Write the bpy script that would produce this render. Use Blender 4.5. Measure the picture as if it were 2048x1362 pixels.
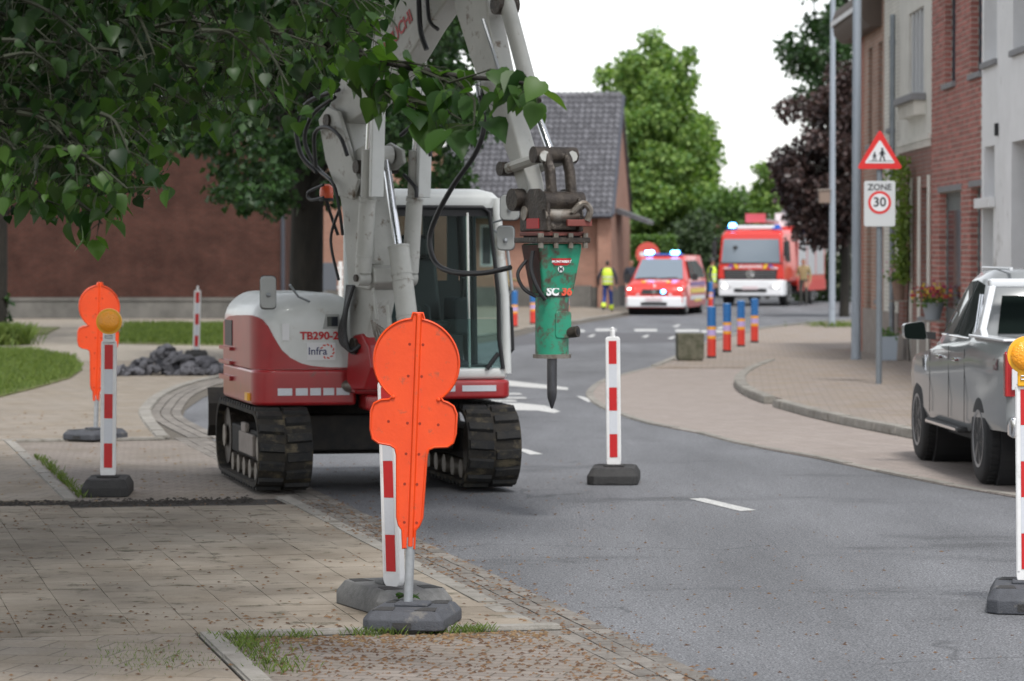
import bpy, bmesh, math, random
from mathutils import Vector, Matrix, noise
R = math.radians
random.seed(11)
for o in list(bpy.data.objects): bpy.data.objects.remove(o)
SC = bpy.context.scene
COL = SC.collection

# ---------------------------------------------------------------- camera, sky, sun, exposure
F = 6500.0            # focal length in pixels of the 2048 px wide photograph
CH = 2.0              # eye height
PITCH = math.atan(176.0 / F)
cam = bpy.data.cameras.new('camera'); camo = bpy.data.objects.new('camera', cam); COL.objects.link(camo)
cam.sensor_width = 36.0; cam.lens = F / 2048.0 * 36.0
cam.clip_start = 0.5; cam.clip_end = 4000
camo.location = (0, 0, CH); camo.rotation_euler = (R(90) - PITCH, 0, 0)
cam.dof.use_dof = True; cam.dof.focus_distance = 18.6; cam.dof.aperture_fstop = 4.6
SC.camera = camo

SUN_EL, SUN_AZ = R(60), R(168)     # azimuth measured clockwise from +Y (the viewing direction)
w = bpy.data.worlds.new('World'); SC.world = w; w.use_nodes = True
nt = w.node_tree; nt.nodes.clear()
sky = nt.nodes.new('ShaderNodeTexSky'); sky.sky_type = 'NISHITA'; sky.sun_disc = False
sky.sun_elevation = SUN_EL; sky.sun_rotation = SUN_AZ
sky.air_density = 1.0; sky.dust_density = 1.0; sky.ozone_density = 1.0
hs = nt.nodes.new('ShaderNodeHueSaturation'); hs.inputs['Saturation'].default_value = 0.2
bgn = nt.nodes.new('ShaderNodeBackground'); bgn.inputs['Strength'].default_value = 0.11
wo = nt.nodes.new('ShaderNodeOutputWorld')
nt.links.new(sky.outputs[0], hs.inputs['Color']); nt.links.new(hs.outputs[0], bgn.inputs['Color'])
nt.links.new(bgn.outputs[0], wo.inputs['Surface'])
sl = bpy.data.lights.new('sun', 'SUN'); sl.energy = 1.5; sl.angle = R(11); sl.color = (1, 0.97, 0.93)
slo = bpy.data.objects.new('sun', sl); COL.objects.link(slo)
sd = Vector((math.sin(SUN_AZ) * math.cos(SUN_EL), math.cos(SUN_AZ) * math.cos(SUN_EL), math.sin(SUN_EL)))
slo.rotation_euler = (-sd).to_track_quat('-Z', 'Y').to_euler(); slo.location = (0, -10, 40)
SC.view_settings.view_transform = 'Standard'; SC.view_settings.look = 'None'
SC.view_settings.gamma = 1.0; SC.view_settings.exposure = 1.18

# ---------------------------------------------------------------- pixel helpers (directions only; distance is given)
_cp, _sp = math.cos(PITCH), math.sin(PITCH)
def ray(px, py):
    dx, dy = (px - 1024) / F, (681 - py) / F
    return Vector((dx, _cp + dy * _sp, -_sp + dy * _cp))
def P(px, py, D):
    r = ray(px, py); return Vector((0, 0, CH)) + r * (D / r.y)
def G(px, py, z=0.0):
    r = ray(px, py); return Vector((0, 0, CH)) + r * ((z - CH) / r.z)
def DY(py): return G(1024, py).y          # ground distance of an image row

# ---------------------------------------------------------------- materials
MATS = {}
def nd(t, kind, **kw):
    n = t.nodes.new(kind)
    for k, v in kw.items(): setattr(n, k, v)
    return n
def mat(name, col, rough=0.6, metal=0.0, var=0.0, scale=8.0, bump=0.0, bscale=None, col2=None, island=0.0,
        spec=None, coat=0.0, emit=None, estr=0.0, dirt=None, dirt_amt=0.0, dirt_scale=3.0, detail=6.0, stretch=None, world=False):
    if name in MATS: return MATS[name]
    m = bpy.data.materials.new(name); m.use_nodes = True; t = m.node_tree
    b = t.nodes['Principled BSDF']
    b.inputs['Roughness'].default_value = rough; b.inputs['Metallic'].default_value = metal
    if spec is not None: b.inputs['Specular IOR Level'].default_value = spec
    if coat: b.inputs['Coat Weight'].default_value = coat; b.inputs['Coat Roughness'].default_value = 0.08
    c1 = (*col, 1); c2 = (*(col2 or [c * (1 - var) for c in col]), 1)
    src = None
    tc = nd(t, 'ShaderNodeTexCoord'); co = tc.outputs['Object']
    if world: co = nd(t, 'ShaderNodeNewGeometry').outputs['Position']
    if stretch:
        mp = nd(t, 'ShaderNodeMapping'); mp.inputs['Scale'].default_value = stretch
        t.links.new(co, mp.inputs['Vector']); co = mp.outputs['Vector']
    if var or col2:
        nz = nd(t, 'ShaderNodeTexNoise'); nz.inputs['Scale'].default_value = scale; nz.inputs['Detail'].default_value = detail
        nz.inputs['Roughness'].default_value = 0.65
        t.links.new(co, nz.inputs['Vector'])
        rp = nd(t, 'ShaderNodeValToRGB'); rp.color_ramp.elements[0].position = 0.34; rp.color_ramp.elements[1].position = 0.66
        rp.color_ramp.elements[0].color = c2; rp.color_ramp.elements[1].color = c1
        t.links.new(nz.outputs['Fac'], rp.inputs['Fac']); src = rp.outputs['Color']
    if island:
        ge = nd(t, 'ShaderNodeNewGeometry'); oi = nd(t, 'ShaderNodeObjectInfo')
        ad = nd(t, 'ShaderNodeMath', operation='ADD'); t.links.new(ge.outputs['Random Per Island'], ad.inputs[0]); t.links.new(oi.outputs['Random'], ad.inputs[1])
        fr = nd(t, 'ShaderNodeMath', operation='FRACT'); t.links.new(ad.outputs[0], fr.inputs[0])
        mr = nd(t, 'ShaderNodeMapRange'); mr.inputs[3].default_value = 1 - island; mr.inputs[4].default_value = 1 + island
        t.links.new(fr.outputs[0], mr.inputs[0])
        mx = nd(t, 'ShaderNodeVectorMath', operation='SCALE')
        if src: t.links.new(src, mx.inputs[0])
        else: mx.inputs[0].default_value = col
        t.links.new(mr.outputs[0], mx.inputs['Scale']); src = mx.outputs[0]
    if dirt:
        n2 = nd(t, 'ShaderNodeTexNoise'); n2.inputs['Scale'].default_value = dirt_scale; n2.inputs['Detail'].default_value = 8; n2.inputs['Roughness'].default_value = 0.7
        t.links.new(co, n2.inputs['Vector'])
        r2 = nd(t, 'ShaderNodeValToRGB'); r2.color_ramp.elements[0].position = 0.62 - dirt_amt * 0.3; r2.color_ramp.elements[1].position = 0.70 - dirt_amt * 0.22
        t.links.new(n2.outputs['Fac'], r2.inputs['Fac'])
        mx2 = nd(t, 'ShaderNodeMix', data_type='RGBA'); t.links.new(r2.outputs['Color'], mx2.inputs['Factor'])
        if src: t.links.new(src, mx2.inputs[6])
        else: mx2.inputs[6].default_value = c1
        mx2.inputs[7].default_value = (*dirt, 1); src = mx2.outputs[2]
    if src: t.links.new(src, b.inputs['Base Color'])
    else: b.inputs['Base Color'].default_value = c1
    if bump:
        n3 = nd(t, 'ShaderNodeTexNoise'); n3.inputs['Scale'].default_value = bscale or scale * 4; n3.inputs['Detail'].default_value = 5
        t.links.new(co, n3.inputs['Vector'])
        bp = nd(t, 'ShaderNodeBump'); bp.inputs['Strength'].default_value = bump; bp.inputs['Distance'].default_value = 0.02
        t.links.new(n3.outputs['Fac'], bp.inputs['Height']); t.links.new(bp.outputs['Normal'], b.inputs['Normal'])
    if emit: b.inputs['Emission Color'].default_value = (*emit, 1); b.inputs['Emission Strength'].default_value = estr
    MATS[name] = m; return m
def leafmat(name, col, col2, trans=0.35, rough=0.45, island=0.45, spec=0.5):
    m = bpy.data.materials.new(name); m.use_nodes = True; t = m.node_tree; t.nodes.remove(t.nodes['Principled BSDF'])
    out = t.nodes['Material Output']
    ge = nd(t, 'ShaderNodeNewGeometry'); oi = nd(t, 'ShaderNodeObjectInfo')
    ad = nd(t, 'ShaderNodeMath', operation='ADD'); t.links.new(ge.outputs['Random Per Island'], ad.inputs[0]); t.links.new(oi.outputs['Random'], ad.inputs[1])
    fr = nd(t, 'ShaderNodeMath', operation='FRACT'); t.links.new(ad.outputs[0], fr.inputs[0])
    rp = nd(t, 'ShaderNodeValToRGB'); rp.color_ramp.elements[0].color = (*col2, 1); rp.color_ramp.elements[1].color = (*col, 1)
    t.links.new(fr.outputs[0], rp.inputs['Fac'])
    b = nd(t, 'ShaderNodeBsdfPrincipled'); b.inputs['Roughness'].default_value = rough; b.inputs['Specular IOR Level'].default_value = spec
    tr = nd(t, 'ShaderNodeBsdfTranslucent')
    sc = nd(t, 'ShaderNodeVectorMath', operation='MULTIPLY'); sc.inputs[1].default_value = (1.5, 1.7, 0.6)
    t.links.new(rp.outputs['Color'], b.inputs['Base Color']); t.links.new(rp.outputs['Color'], sc.inputs[0]); t.links.new(sc.outputs[0], tr.inputs['Color'])
    ms = nd(t, 'ShaderNodeMixShader'); ms.inputs[0].default_value = trans
    t.links.new(b.outputs[0], ms.inputs[1]); t.links.new(tr.outputs[0], ms.inputs[2]); t.links.new(ms.outputs[0], out.inputs['Surface'])
    MATS[name] = m; return m
def glassmat(name, tint, refl=0.06, rough=0.02, opac=0.0, body=(0.02, 0.03, 0.03)):
    m = bpy.data.materials.new(name); m.use_nodes = True; t = m.node_tree; t.nodes.remove(t.nodes['Principled BSDF'])
    out = t.nodes['Material Output']
    tp = nd(t, 'ShaderNodeBsdfTransparent'); tp.inputs['Color'].default_value = (*tint, 1)
    gl = nd(t, 'ShaderNodeBsdfGlossy'); gl.inputs['Roughness'].default_value = rough
    df = nd(t, 'ShaderNodeBsdfDiffuse'); df.inputs['Color'].default_value = (*body, 1)
    m0 = nd(t, 'ShaderNodeMixShader'); m0.inputs[0].default_value = opac
    t.links.new(tp.outputs[0], m0.inputs[1]); t.links.new(df.outputs[0], m0.inputs[2])
    fz = nd(t, 'ShaderNodeLayerWeight'); fz.inputs['Blend'].default_value = 0.5
    pw = nd(t, 'ShaderNodeMath', operation='POWER'); pw.inputs[1].default_value = 5.0; t.links.new(fz.outputs['Facing'], pw.inputs[0])
    ad = nd(t, 'ShaderNodeMath', operation='MULTIPLY_ADD'); ad.inputs[1].default_value = 0.6; ad.inputs[2].default_value = 0.006 + refl * 0.2; ad.use_clamp = True
    t.links.new(pw.outputs[0], ad.inputs[0])
    m1 = nd(t, 'ShaderNodeMixShader'); t.links.new(ad.outputs[0], m1.inputs[0])
    t.links.new(m0.outputs[0], m1.inputs[1]); t.links.new(gl.outputs[0], m1.inputs[2]); t.links.new(m1.outputs[0], out.inputs['Surface'])
    MATS[name] = m; return m

# ---------------------------------------------------------------- mesh builder
class MB:
    def __init__(s, M=None): s.v = []; s.f = []; s.M = M
    def _a(s, pts):
        i = len(s.v)
        for p in pts:
            p = Vector(p); s.v.append(tuple(s.M @ p) if s.M else tuple(p))
        return i
    def face(s, pts): i = s._a(pts); s.f.append(tuple(range(i, i + len(pts)))); return s
    def box(s, c, d, rot=None):
        c = Vector(c); h = Vector(d) / 2; pts = []
        for x, y, z in ((-1,-1,-1),(1,-1,-1),(1,1,-1),(-1,1,-1),(-1,-1,1),(1,-1,1),(1,1,1),(-1,1,1)):
            p = Vector((x*h.x, y*h.y, z*h.z))
            if rot is not None: p = rot @ p
            pts.append(c + p)
        i = s._a(pts)
        for q in ((0,3,2,1),(4,5,6,7),(0,1,5,4),(1,2,6,5),(2,3,7,6),(3,0,4,7)): s.f.append(tuple(i + k for k in q))
        return s
    def ext(s, x0, x1, y0, y1, z0, z1): return s.box(((x0+x1)/2, (y0+y1)/2, (z0+z1)/2), (abs(x1-x0), abs(y1-y0), abs(z1-z0)))
    def loft(s, rings, cap=True, closed=True):
        n = len(rings[0]); ids = [s._a(r) for r in rings]
        for a, b in zip(ids[:-1], ids[1:]):
            for k in range(n if closed else n - 1):
                k2 = (k + 1) % n; s.f.append((a + k, a + k2, b + k2, b + k))
        if cap:
            s.f.append(tuple(reversed(range(ids[0], ids[0] + n)))); s.f.append(tuple(range(ids[-1], ids[-1] + n)))
        return s
    def prism(s, pts, vec):
        vec = Vector(vec); return s.loft([[Vector(p) for p in pts], [Vector(p) + vec for p in pts]])
    def tube(s, pts, r, n=10, cap=True):
        pts = [Vector(p) for p in pts]; rs = r if isinstance(r, (list, tuple)) else [r] * len(pts)
        rings = []; up = None
        for i, p in enumerate(pts):
            d = (pts[min(i+1, len(pts)-1)] - pts[max(i-1, 0)]).normalized()
            if up is None:
                up = Vector((0, 0, 1)) if abs(d.z) < 0.9 else Vector((1, 0, 0))
            a = d.cross(up).normalized(); b = a.cross(d).normalized(); up = b
            rings.append([p + (a * math.cos(2*math.pi*k/n) + b * math.sin(2*math.pi*k/n)) * rs[i] for k in range(n)])
        return s.loft(rings, cap)
    def cyl(s, p0, p1, r, r2=None, n=16): return s.tube([p0, p1], [r, r if r2 is None else r2], n)
    def lathe(s, prof, c=(0,0,0), n=20, axis='Z'):
        c = Vector(c); rings = []
        for r, h in prof:
            ring = []
            for k in range(n):
                a = 2*math.pi*k/n; x, y = r*math.cos(a), r*math.sin(a)
                ring.append(c + (Vector((x, y, h)) if axis == 'Z' else Vector((x, h, y)) if axis == 'Y' else Vector((h, x, y))))
            rings.append(ring)
        return s.loft(rings)
    def sph(s, c, r, n=12, m=8):
        r = Vector((r, r, r)) if isinstance(r, (int, float)) else Vector(r); c = Vector(c); rings = []
        for j in range(m + 1):
            t = math.pi * (j + 0.02) / (m + 0.04)
            rings.append([c + Vector((r.x*math.sin(t)*math.cos(2*math.pi*k/n), r.y*math.sin(t)*math.sin(2*math.pi*k/n), -r.z*math.cos(t))) for k in range(n)])
        return s.loft(rings)
    def mesh(s, name):
        me = bpy.data.meshes.new(name); me.from_pydata(s.v, [], s.f); me.validate(); me.update()
        return me
    def build(s, name, m, parent=None, bev=0.0, seg=2, smooth=None, fixn=True):
        me = s.mesh(name)
        if fixn:
            bm = bmesh.new(); bm.from_mesh(me); bmesh.ops.recalc_face_normals(bm, faces=bm.faces); bm.to_mesh(me); bm.free()
        me.materials.append(m)
        o = bpy.data.objects.new(name, me); COL.objects.link(o)
        if parent: o.parent = parent
        if smooth:
            sm(me, smooth)
        if bev:
            b = o.modifiers.new('bevel', 'BEVEL'); b.width = bev; b.segments = seg; b.limit_method = 'ANGLE'; b.angle_limit = R(35)
            b.harden_normals = False
            for p in me.polygons: p.use_smooth = True
            wn = o.modifiers.new('wn', 'WEIGHTED_NORMAL'); wn.keep_sharp = True
        return o
def sm(me, ang=40):
    for p in me.polygons: p.use_smooth = True
    bm = bmesh.new(); bm.from_mesh(me)
    for e in bm.edges:
        if len(e.link_faces) == 2: e.smooth = e.calc_face_angle(0) < R(ang)
        else: e.smooth = False
    bm.to_mesh(me); bm.free()
def tag(o, label=None, cat=None, group=None, kind=None):
    if label: o['label'] = label
    if cat: o['category'] = cat
    if group: o['group'] = group
    if kind: o['kind'] = kind
    return o
def thing(name, label, cat, loc, rz=0.0, group=None):
    o = bpy.data.objects.new(name, None); COL.objects.link(o); o.location = loc; o.rotation_euler = (0, 0, rz)
    o.empty_display_size = 0.2
    return tag(o, label, cat, group)
def linkmesh(name, me, parent, loc=(0,0,0), rot=None, scale=None):
    o = bpy.data.objects.new(name, me); COL.objects.link(o); o.parent = parent; o.location = loc
    if rot is not None: o.rotation_euler = rot
    if scale is not None: o.scale = scale
    return o
def copy_tree(src, loc, rz=0.0, label=None, group=None):
    c = src.copy(); COL.objects.link(c); c.location = loc; c.rotation_euler = (src.rotation_euler[0], src.rotation_euler[1], rz)
    if label: c['label'] = label
    if group: c['group'] = group
    def rec(a, b):
        for ch in a.children:
            d = ch.copy(); COL.objects.link(d); d.parent = b; rec(ch, d)
    rec(src, c); return c
def text(s, size, m, parent, loc, rot, name='lettering', ext=0.001, align='CENTER', shear=0.0, sx=1.0, bold=0.0):
    cu = bpy.data.curves.new(name, 'FONT'); cu.body = s; cu.size = size; cu.extrude = ext; cu.align_x = align; cu.align_y = 'CENTER'; cu.shear = shear; cu.offset = bold
    cu.resolution_u = 3
    t = bpy.data.objects.new(name, cu); COL.objects.link(t)
    dg = bpy.context.evaluated_depsgraph_get(); me = bpy.data.meshes.new_from_object(t.evaluated_get(dg))
    bpy.data.objects.remove(t); bpy.data.curves.remove(cu)
    me.materials.clear(); me.materials.append(m)
    o = bpy.data.objects.new(name, me); COL.objects.link(o); o.parent = parent; o.location = loc; o.rotation_euler = rot; o.scale = (sx, 1, 1)
    return o
def bake(o):
    dg = bpy.context.evaluated_depsgraph_get(); me = bpy.data.meshes.new_from_object(o.evaluated_get(dg))
    o.modifiers.clear(); old = o.data; o.data = me; bpy.data.meshes.remove(old)
def cut(o, cutters):
    for c in cutters:
        md = o.modifiers.new('cut', 'BOOLEAN'); md.operation = 'DIFFERENCE'; md.object = c; md.solver = 'EXACT'
    bpy.context.view_layer.update(); bake(o)
    for c in cutters: bpy.data.objects.remove(c)
def lerp(a, b, t): return a + (b - a) * t
def interp(tab, x):
    if x <= tab[0][0]: return tab[0][1]
    for (a, va), (b, vb) in zip(tab[:-1], tab[1:]):
        if x <= b: return va + (vb - va) * (x - a) / (b - a)
    return tab[-1][1]
def curvepts(pts, n=8):
    pts = [Vector(p) for p in pts]; out = []
    for i in range(len(pts) - 1):
        p0, p1, p2, p3 = pts[max(i-1, 0)], pts[i], pts[i+1], pts[min(i+2, len(pts)-1)]
        for k in range(n):
            t = k / n
            out.append(0.5 * ((2*p1) + (p2-p0)*t + (2*p0-5*p1+4*p2-p3)*t*t + (3*p1-p0-3*p2+p3)*t**3))
    out.append(pts[-1]); return out
# ---------------------------------------------------------------- ground materials
def asphalt_mat():
    m = bpy.data.materials.new('asphalt'); m.use_nodes = True; t = m.node_tree; b = t.nodes['Principled BSDF']
    tc = nd(t, 'ShaderNodeTexCoord')
    n1 = nd(t, 'ShaderNodeTexNoise'); n1.inputs['Scale'].default_value = 75; n1.inputs['Detail'].default_value = 3
    n2 = nd(t, 'ShaderNodeTexNoise'); n2.inputs['Scale'].default_value = 0.55; n2.inputs['Detail'].default_value = 7; n2.inputs['Roughness'].default_value = 0.62
    n4 = nd(t, 'ShaderNodeTexNoise'); n4.inputs['Scale'].default_value = 22; n4.inputs['Detail'].default_value = 4
    mp = nd(t, 'ShaderNodeMapping'); mp.inputs['Rotation'].default_value = (0, 0, R(-12)); mp.inputs['Scale'].default_value = (1.9, 0.35, 1)
    t.links.new(tc.outputs['Object'], n1.inputs['Vector']); t.links.new(tc.outputs['Object'], mp.inputs['Vector']); t.links.new(mp.outputs[0], n2.inputs['Vector']); t.links.new(tc.outputs['Object'], n4.inputs['Vector'])
    r1 = nd(t, 'ShaderNodeValToRGB'); r1.color_ramp.elements[0].position = 0.36; r1.color_ramp.elements[1].position = 0.66
    r1.color_ramp.elements[0].color = (0.058, 0.060, 0.066, 1); r1.color_ramp.elements[1].color = (0.225, 0.23, 0.243, 1)
    t.links.new(n1.outputs['Fac'], r1.inputs['Fac'])
    r2 = nd(t, 'ShaderNodeMapRange'); r2.inputs[1].default_value = 0.3; r2.inputs[2].default_value = 0.7; r2.inputs[3].default_value = 0.74; r2.inputs[4].default_value = 1.18
    t.links.new(n2.outputs['Fac'], r2.inputs[0])
    r4 = nd(t, 'ShaderNodeMapRange'); r4.inputs[1].default_value = 0.3; r4.inputs[2].default_value = 0.7; r4.inputs[3].default_value = 0.78; r4.inputs[4].default_value = 1.2
    t.links.new(n4.outputs['Fac'], r4.inputs[0])
    mm = nd(t, 'ShaderNodeMath', operation='MULTIPLY'); t.links.new(r2.outputs[0], mm.inputs[0]); t.links.new(r4.outputs[0], mm.inputs[1])
    # dark worn patches drawn out along the lane
    n5 = nd(t, 'ShaderNodeTexNoise'); n5.inputs['Scale'].default_value = 0.42; n5.inputs['Detail'].default_value = 9; n5.inputs['Roughness'].default_value = 0.68
    m5 = nd(t, 'ShaderNodeMapping'); m5.inputs['Rotation'].default_value = (0, 0, R(25)); m5.inputs['Scale'].default_value = (0.8, 1.5, 1); m5.inputs['Location'].default_value = (3.1, 0.4, 0)
    t.links.new(tc.outputs['Object'], m5.inputs['Vector']); t.links.new(m5.outputs[0], n5.inputs['Vector'])
    r5 = nd(t, 'ShaderNodeMapRange'); r5.inputs[1].default_value = 0.56; r5.inputs[2].default_value = 0.66; r5.inputs[3].default_value = 1.0; r5.inputs[4].default_value = 0.66; t.links.new(n5.outputs['Fac'], r5.inputs[0])
    mm5 = nd(t, 'ShaderNodeMath', operation='MULTIPLY'); t.links.new(mm.outputs[0], mm5.inputs[0]); t.links.new(r5.outputs[0], mm5.inputs[1])
    # fine cracks
    vo = nd(t, 'ShaderNodeTexVoronoi', feature='DISTANCE_TO_EDGE'); vo.inputs['Scale'].default_value = 0.55
    n6 = nd(t, 'ShaderNodeTexNoise'); n6.inputs['Scale'].default_value = 2.5; n6.inputs['Detail'].default_value = 6; t.links.new(tc.outputs['Object'], n6.inputs['Vector'])
    ml_ = nd(t, 'ShaderNodeMix', data_type='VECTOR'); ml_.inputs['Factor'].default_value = 0.22; t.links.new(tc.outputs['Object'], ml_.inputs[4]); t.links.new(n6.outputs['Color'], ml_.inputs[5]); t.links.new(ml_.outputs[1], vo.inputs['Vector'])
    r6 = nd(t, 'ShaderNodeMapRange'); r6.inputs[1].default_value = 0.0; r6.inputs[2].default_value = 0.012; r6.inputs[3].default_value = 0.6; r6.inputs[4].default_value = 1.0; t.links.new(vo.outputs['Distance'], r6.inputs[0])
    n7 = nd(t, 'ShaderNodeTexNoise'); n7.inputs['Scale'].default_value = 0.35; n7.inputs['Detail'].default_value = 3; t.links.new(tc.outputs['Object'], n7.inputs['Vector'])
    r7 = nd(t, 'ShaderNodeMapRange'); r7.inputs[1].default_value = 0.60; r7.inputs[2].default_value = 0.66; r7.inputs[3].default_value = 1.0; r7.inputs[4].default_value = 0.0; t.links.new(n7.outputs['Fac'], r7.inputs[0])
    mxk = nd(t, 'ShaderNodeMath', operation='MAXIMUM'); t.links.new(r6.outputs[0], mxk.inputs[0]); t.links.new(r7.outputs[0], mxk.inputs[1])
    mm6 = nd(t, 'ShaderNodeMath', operation='MULTIPLY'); t.links.new(mm5.outputs[0], mm6.inputs[0]); t.links.new(mxk.outputs[0], mm6.inputs[1])
    sc = nd(t, 'ShaderNodeVectorMath', operation='SCALE'); t.links.new(r1.outputs[0], sc.inputs[0]); t.links.new(mm6.outputs[0], sc.inputs['Scale'])
    t.links.new(sc.outputs[0], b.inputs['Base Color'])
    b.inputs['Roughness'].default_value = 0.72; b.inputs['Specular IOR Level'].default_value = 0.3
    bp = nd(t, 'ShaderNodeBump'); bp.inputs['Strength'].default_value = 0.5; bp.inputs['Distance'].default_value = 0.01
    t.links.new(n1.outputs['Fac'], bp.inputs['Height']); t.links.new(bp.outputs[0], b.inputs['Normal'])
    return m
def paver_mat(name, c1, c2, mortar, sx, sy, rot, rough=0.85, dirtc=(0.12, 0.10, 0.07)):
    m = bpy.data.materials.new(name); m.use_nodes = True; t = m.node_tree; b = t.nodes['Principled BSDF']
    tc = nd(t, 'ShaderNodeTexCoord'); mp = nd(t, 'ShaderNodeMapping'); mp.inputs['Rotation'].default_value = (0, 0, rot)
    t.links.new(tc.outputs['Object'], mp.inputs['Vector'])
    br = nd(t, 'ShaderNodeTexBrick'); br.inputs['Scale'].default_value = 1.0; br.inputs['Brick Width'].default_value = sx; br.inputs['Row Height'].default_value = sy
    br.inputs['Mortar Size'].default_value = 0.006; br.inputs['Color1'].default_value = (*c1, 1); br.inputs['Color2'].default_value = (*c2, 1); br.inputs['Mortar'].default_value = (*mortar, 1)
    t.links.new(mp.outputs[0], br.inputs['Vector'])
    n2 = nd(t, 'ShaderNodeTexNoise'); n2.inputs['Scale'].default_value = 1.3; n2.inputs['Detail'].default_value = 8; n2.inputs['Roughness'].default_value = 0.7
    t.links.new(tc.outputs['Object'], n2.inputs['Vector'])
    r2 = nd(t, 'ShaderNodeMapRange'); r2.inputs[1].default_value = 0.45; r2.inputs[2].default_value = 0.75; r2.inputs[3].default_value = 0.0; r2.inputs[4].default_value = 0.75
    t.links.new(n2.outputs['Fac'], r2.inputs[0])
    mx = nd(t, 'ShaderNodeMix', data_type='RGBA'); t.links.new(r2.outputs[0], mx.inputs['Factor']); t.links.new(br.outputs['Color'], mx.inputs[6]); mx.inputs[7].default_value = (*dirtc, 1)
    n3 = nd(t, 'ShaderNodeTexNoise'); n3.inputs['Scale'].default_value = 40; n3.inputs['Detail'].default_value = 5
    t.links.new(tc.outputs['Object'], n3.inputs['Vector'])
    r3 = nd(t, 'ShaderNodeMapRange'); r3.inputs[3].default_value = 0.7; r3.inputs[4].default_value = 1.3; t.links.new(n3.outputs['Fac'], r3.inputs[0])
    sc = nd(t, 'ShaderNodeVectorMath', operation='SCALE'); t.links.new(mx.outputs[2], sc.inputs[0]); t.links.new(r3.outputs[0], sc.inputs['Scale'])
    t.links.new(sc.outputs[0], b.inputs['Base Color']); b.inputs['Roughness'].default_value = rough
    bp = nd(t, 'ShaderNodeBump'); bp.inputs['Strength'].default_value = 0.5; bp.inputs['Distance'].default_value = 0.006; bp.invert = True
    t.links.new(br.outputs['Fac'], bp.inputs['Height']); t.links.new(bp.outputs[0], b.inputs['Normal'])
    return m
SA = math.atan(0.215)                       # street direction (to the left of the view)
M_asph = asphalt_mat()
M_grass = mat('lawn_soil', (0.12, 0.165, 0.03), 0.95, var=0.5, scale=3.0, col2=(0.13, 0.105, 0.06), bump=0.6, bscale=30)
M_ground = mat('far_soil', (0.10, 0.11, 0.05), 0.95, var=0.4, scale=0.3)
M_tile = mat('concrete_tile', (0.305, 0.268, 0.22), 0.88, var=0.0, scale=1.1, col2=(0.19, 0.16, 0.125), island=0.09, bump=0.35, bscale=60, dirt=(0.10, 0.088, 0.062), dirt_amt=0.22, dirt_scale=4.5, world=True, spec=.25, detail=9)
M_joint = mat('joint_soil', (0.125, 0.11, 0.09), 0.95, var=0.4, scale=20, bump=0.5)
M_kerb = mat('kerb_concrete', (0.27, 0.255, 0.23), 0.85, var=0.0, scale=7, col2=(0.19, 0.178, 0.155), island=0.10, bump=0.3, bscale=50, world=True, dirt=(.13, .115, .09), dirt_amt=.2, dirt_scale=5)
M_gutter = mat('gutter_stone', (0.20, 0.185, 0.165), 0.85, var=0.0, scale=14, col2=(0.13, 0.115, 0.10), island=0.22, bump=0.4, bscale=50)
M_bay = paver_mat('bay_pavers', (0.225, 0.195, 0.17), (0.18, 0.155, 0.135), (0.085, 0.072, 0.055), 0.22, 0.11, SA)
M_walk = paver_mat('sidewalk_pavers', (0.25, 0.215, 0.175), (0.205, 0.177, 0.145), (0.11, 0.095, 0.075), 0.3, 0.3, SA, dirtc=(0.14, 0.105, 0.06))
M_rpav = paver_mat('clay_pavers', (0.30, 0.258, 0.232), (0.25, 0.212, 0.192), (0.16, 0.14, 0.125), 0.21, 0.105, R(35), dirtc=(0.215, 0.18, 0.155))
M_rwalk = paver_mat('right_walk_pavers', (0.265, 0.225, 0.195), (0.22, 0.187, 0.165), (0.135, 0.115, 0.095), 0.22, 0.22, R(4), dirtc=(0.21, 0.155, 0.09))
M_trench = mat('dug_soil', (0.045, 0.038, 0.032), 0.95, var=0.5, scale=18, bump=1.0, bscale=25)
M_white = mat('road_paint', (0.62, 0.62, 0.60), 0.7, var=0.3, scale=25, dirt=(0.3, 0.3, 0.3), dirt_amt=0.5, dirt_scale=30)

def sheet(name, pts, m, z=None, thick=0.0, parent=None, kind='structure'):
    mb = MB(); ps = [Vector(p) for p in pts]
    if thick: mb.loft([[p + Vector((0, 0, -thick)) for p in ps], ps])
    else: mb.face(ps)
    o = mb.build(name, m, parent)
    if kind and not parent: o['kind'] = kind
    return o
def rect(x0, x1, y0, y1, z): return [(x0, y0, z), (x1, y0, z), (x1, y1, z), (x0, y1, z)]
sheet('ground', rect(-1500, 1500, -300, 3000, -0.06), M_ground)
road = sheet('road', rect(-40, 45, -6, 175, 0.0), M_asph)

# street frame: a along the street, b across it, origin where the near bay starts
O0 = Vector((-1.63, 16.8, 0)); tv = Vector((-math.sin(SA), math.cos(SA), 0)); nv = Vector((math.cos(SA), math.sin(SA), 0))
def S(a, b, z=0.0): return O0 + tv * a + nv * b + Vector((0, 0, z))

# left side: base bed of the pavement under everything
edge = [S(-12, 2.17), S(10.6, 2.17)] + [G(*p) for p in ((444,890),(385,862),(368,848),(365,837),(370,822),(381,813),(405,797),(440,781),(700,730),(1016,678),(1073,663),(1150,650),(1260,632),(1262,616))]
bed = [Vector((p.x, p.y, 0.006)) for p in edge] + [Vector((2, 150, 0.006)), Vector((-38, 150, 0.006)), Vector((-38, -5, 0.006))]
left_pavement = sheet('left_pavement', bed, M_joint)
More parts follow.
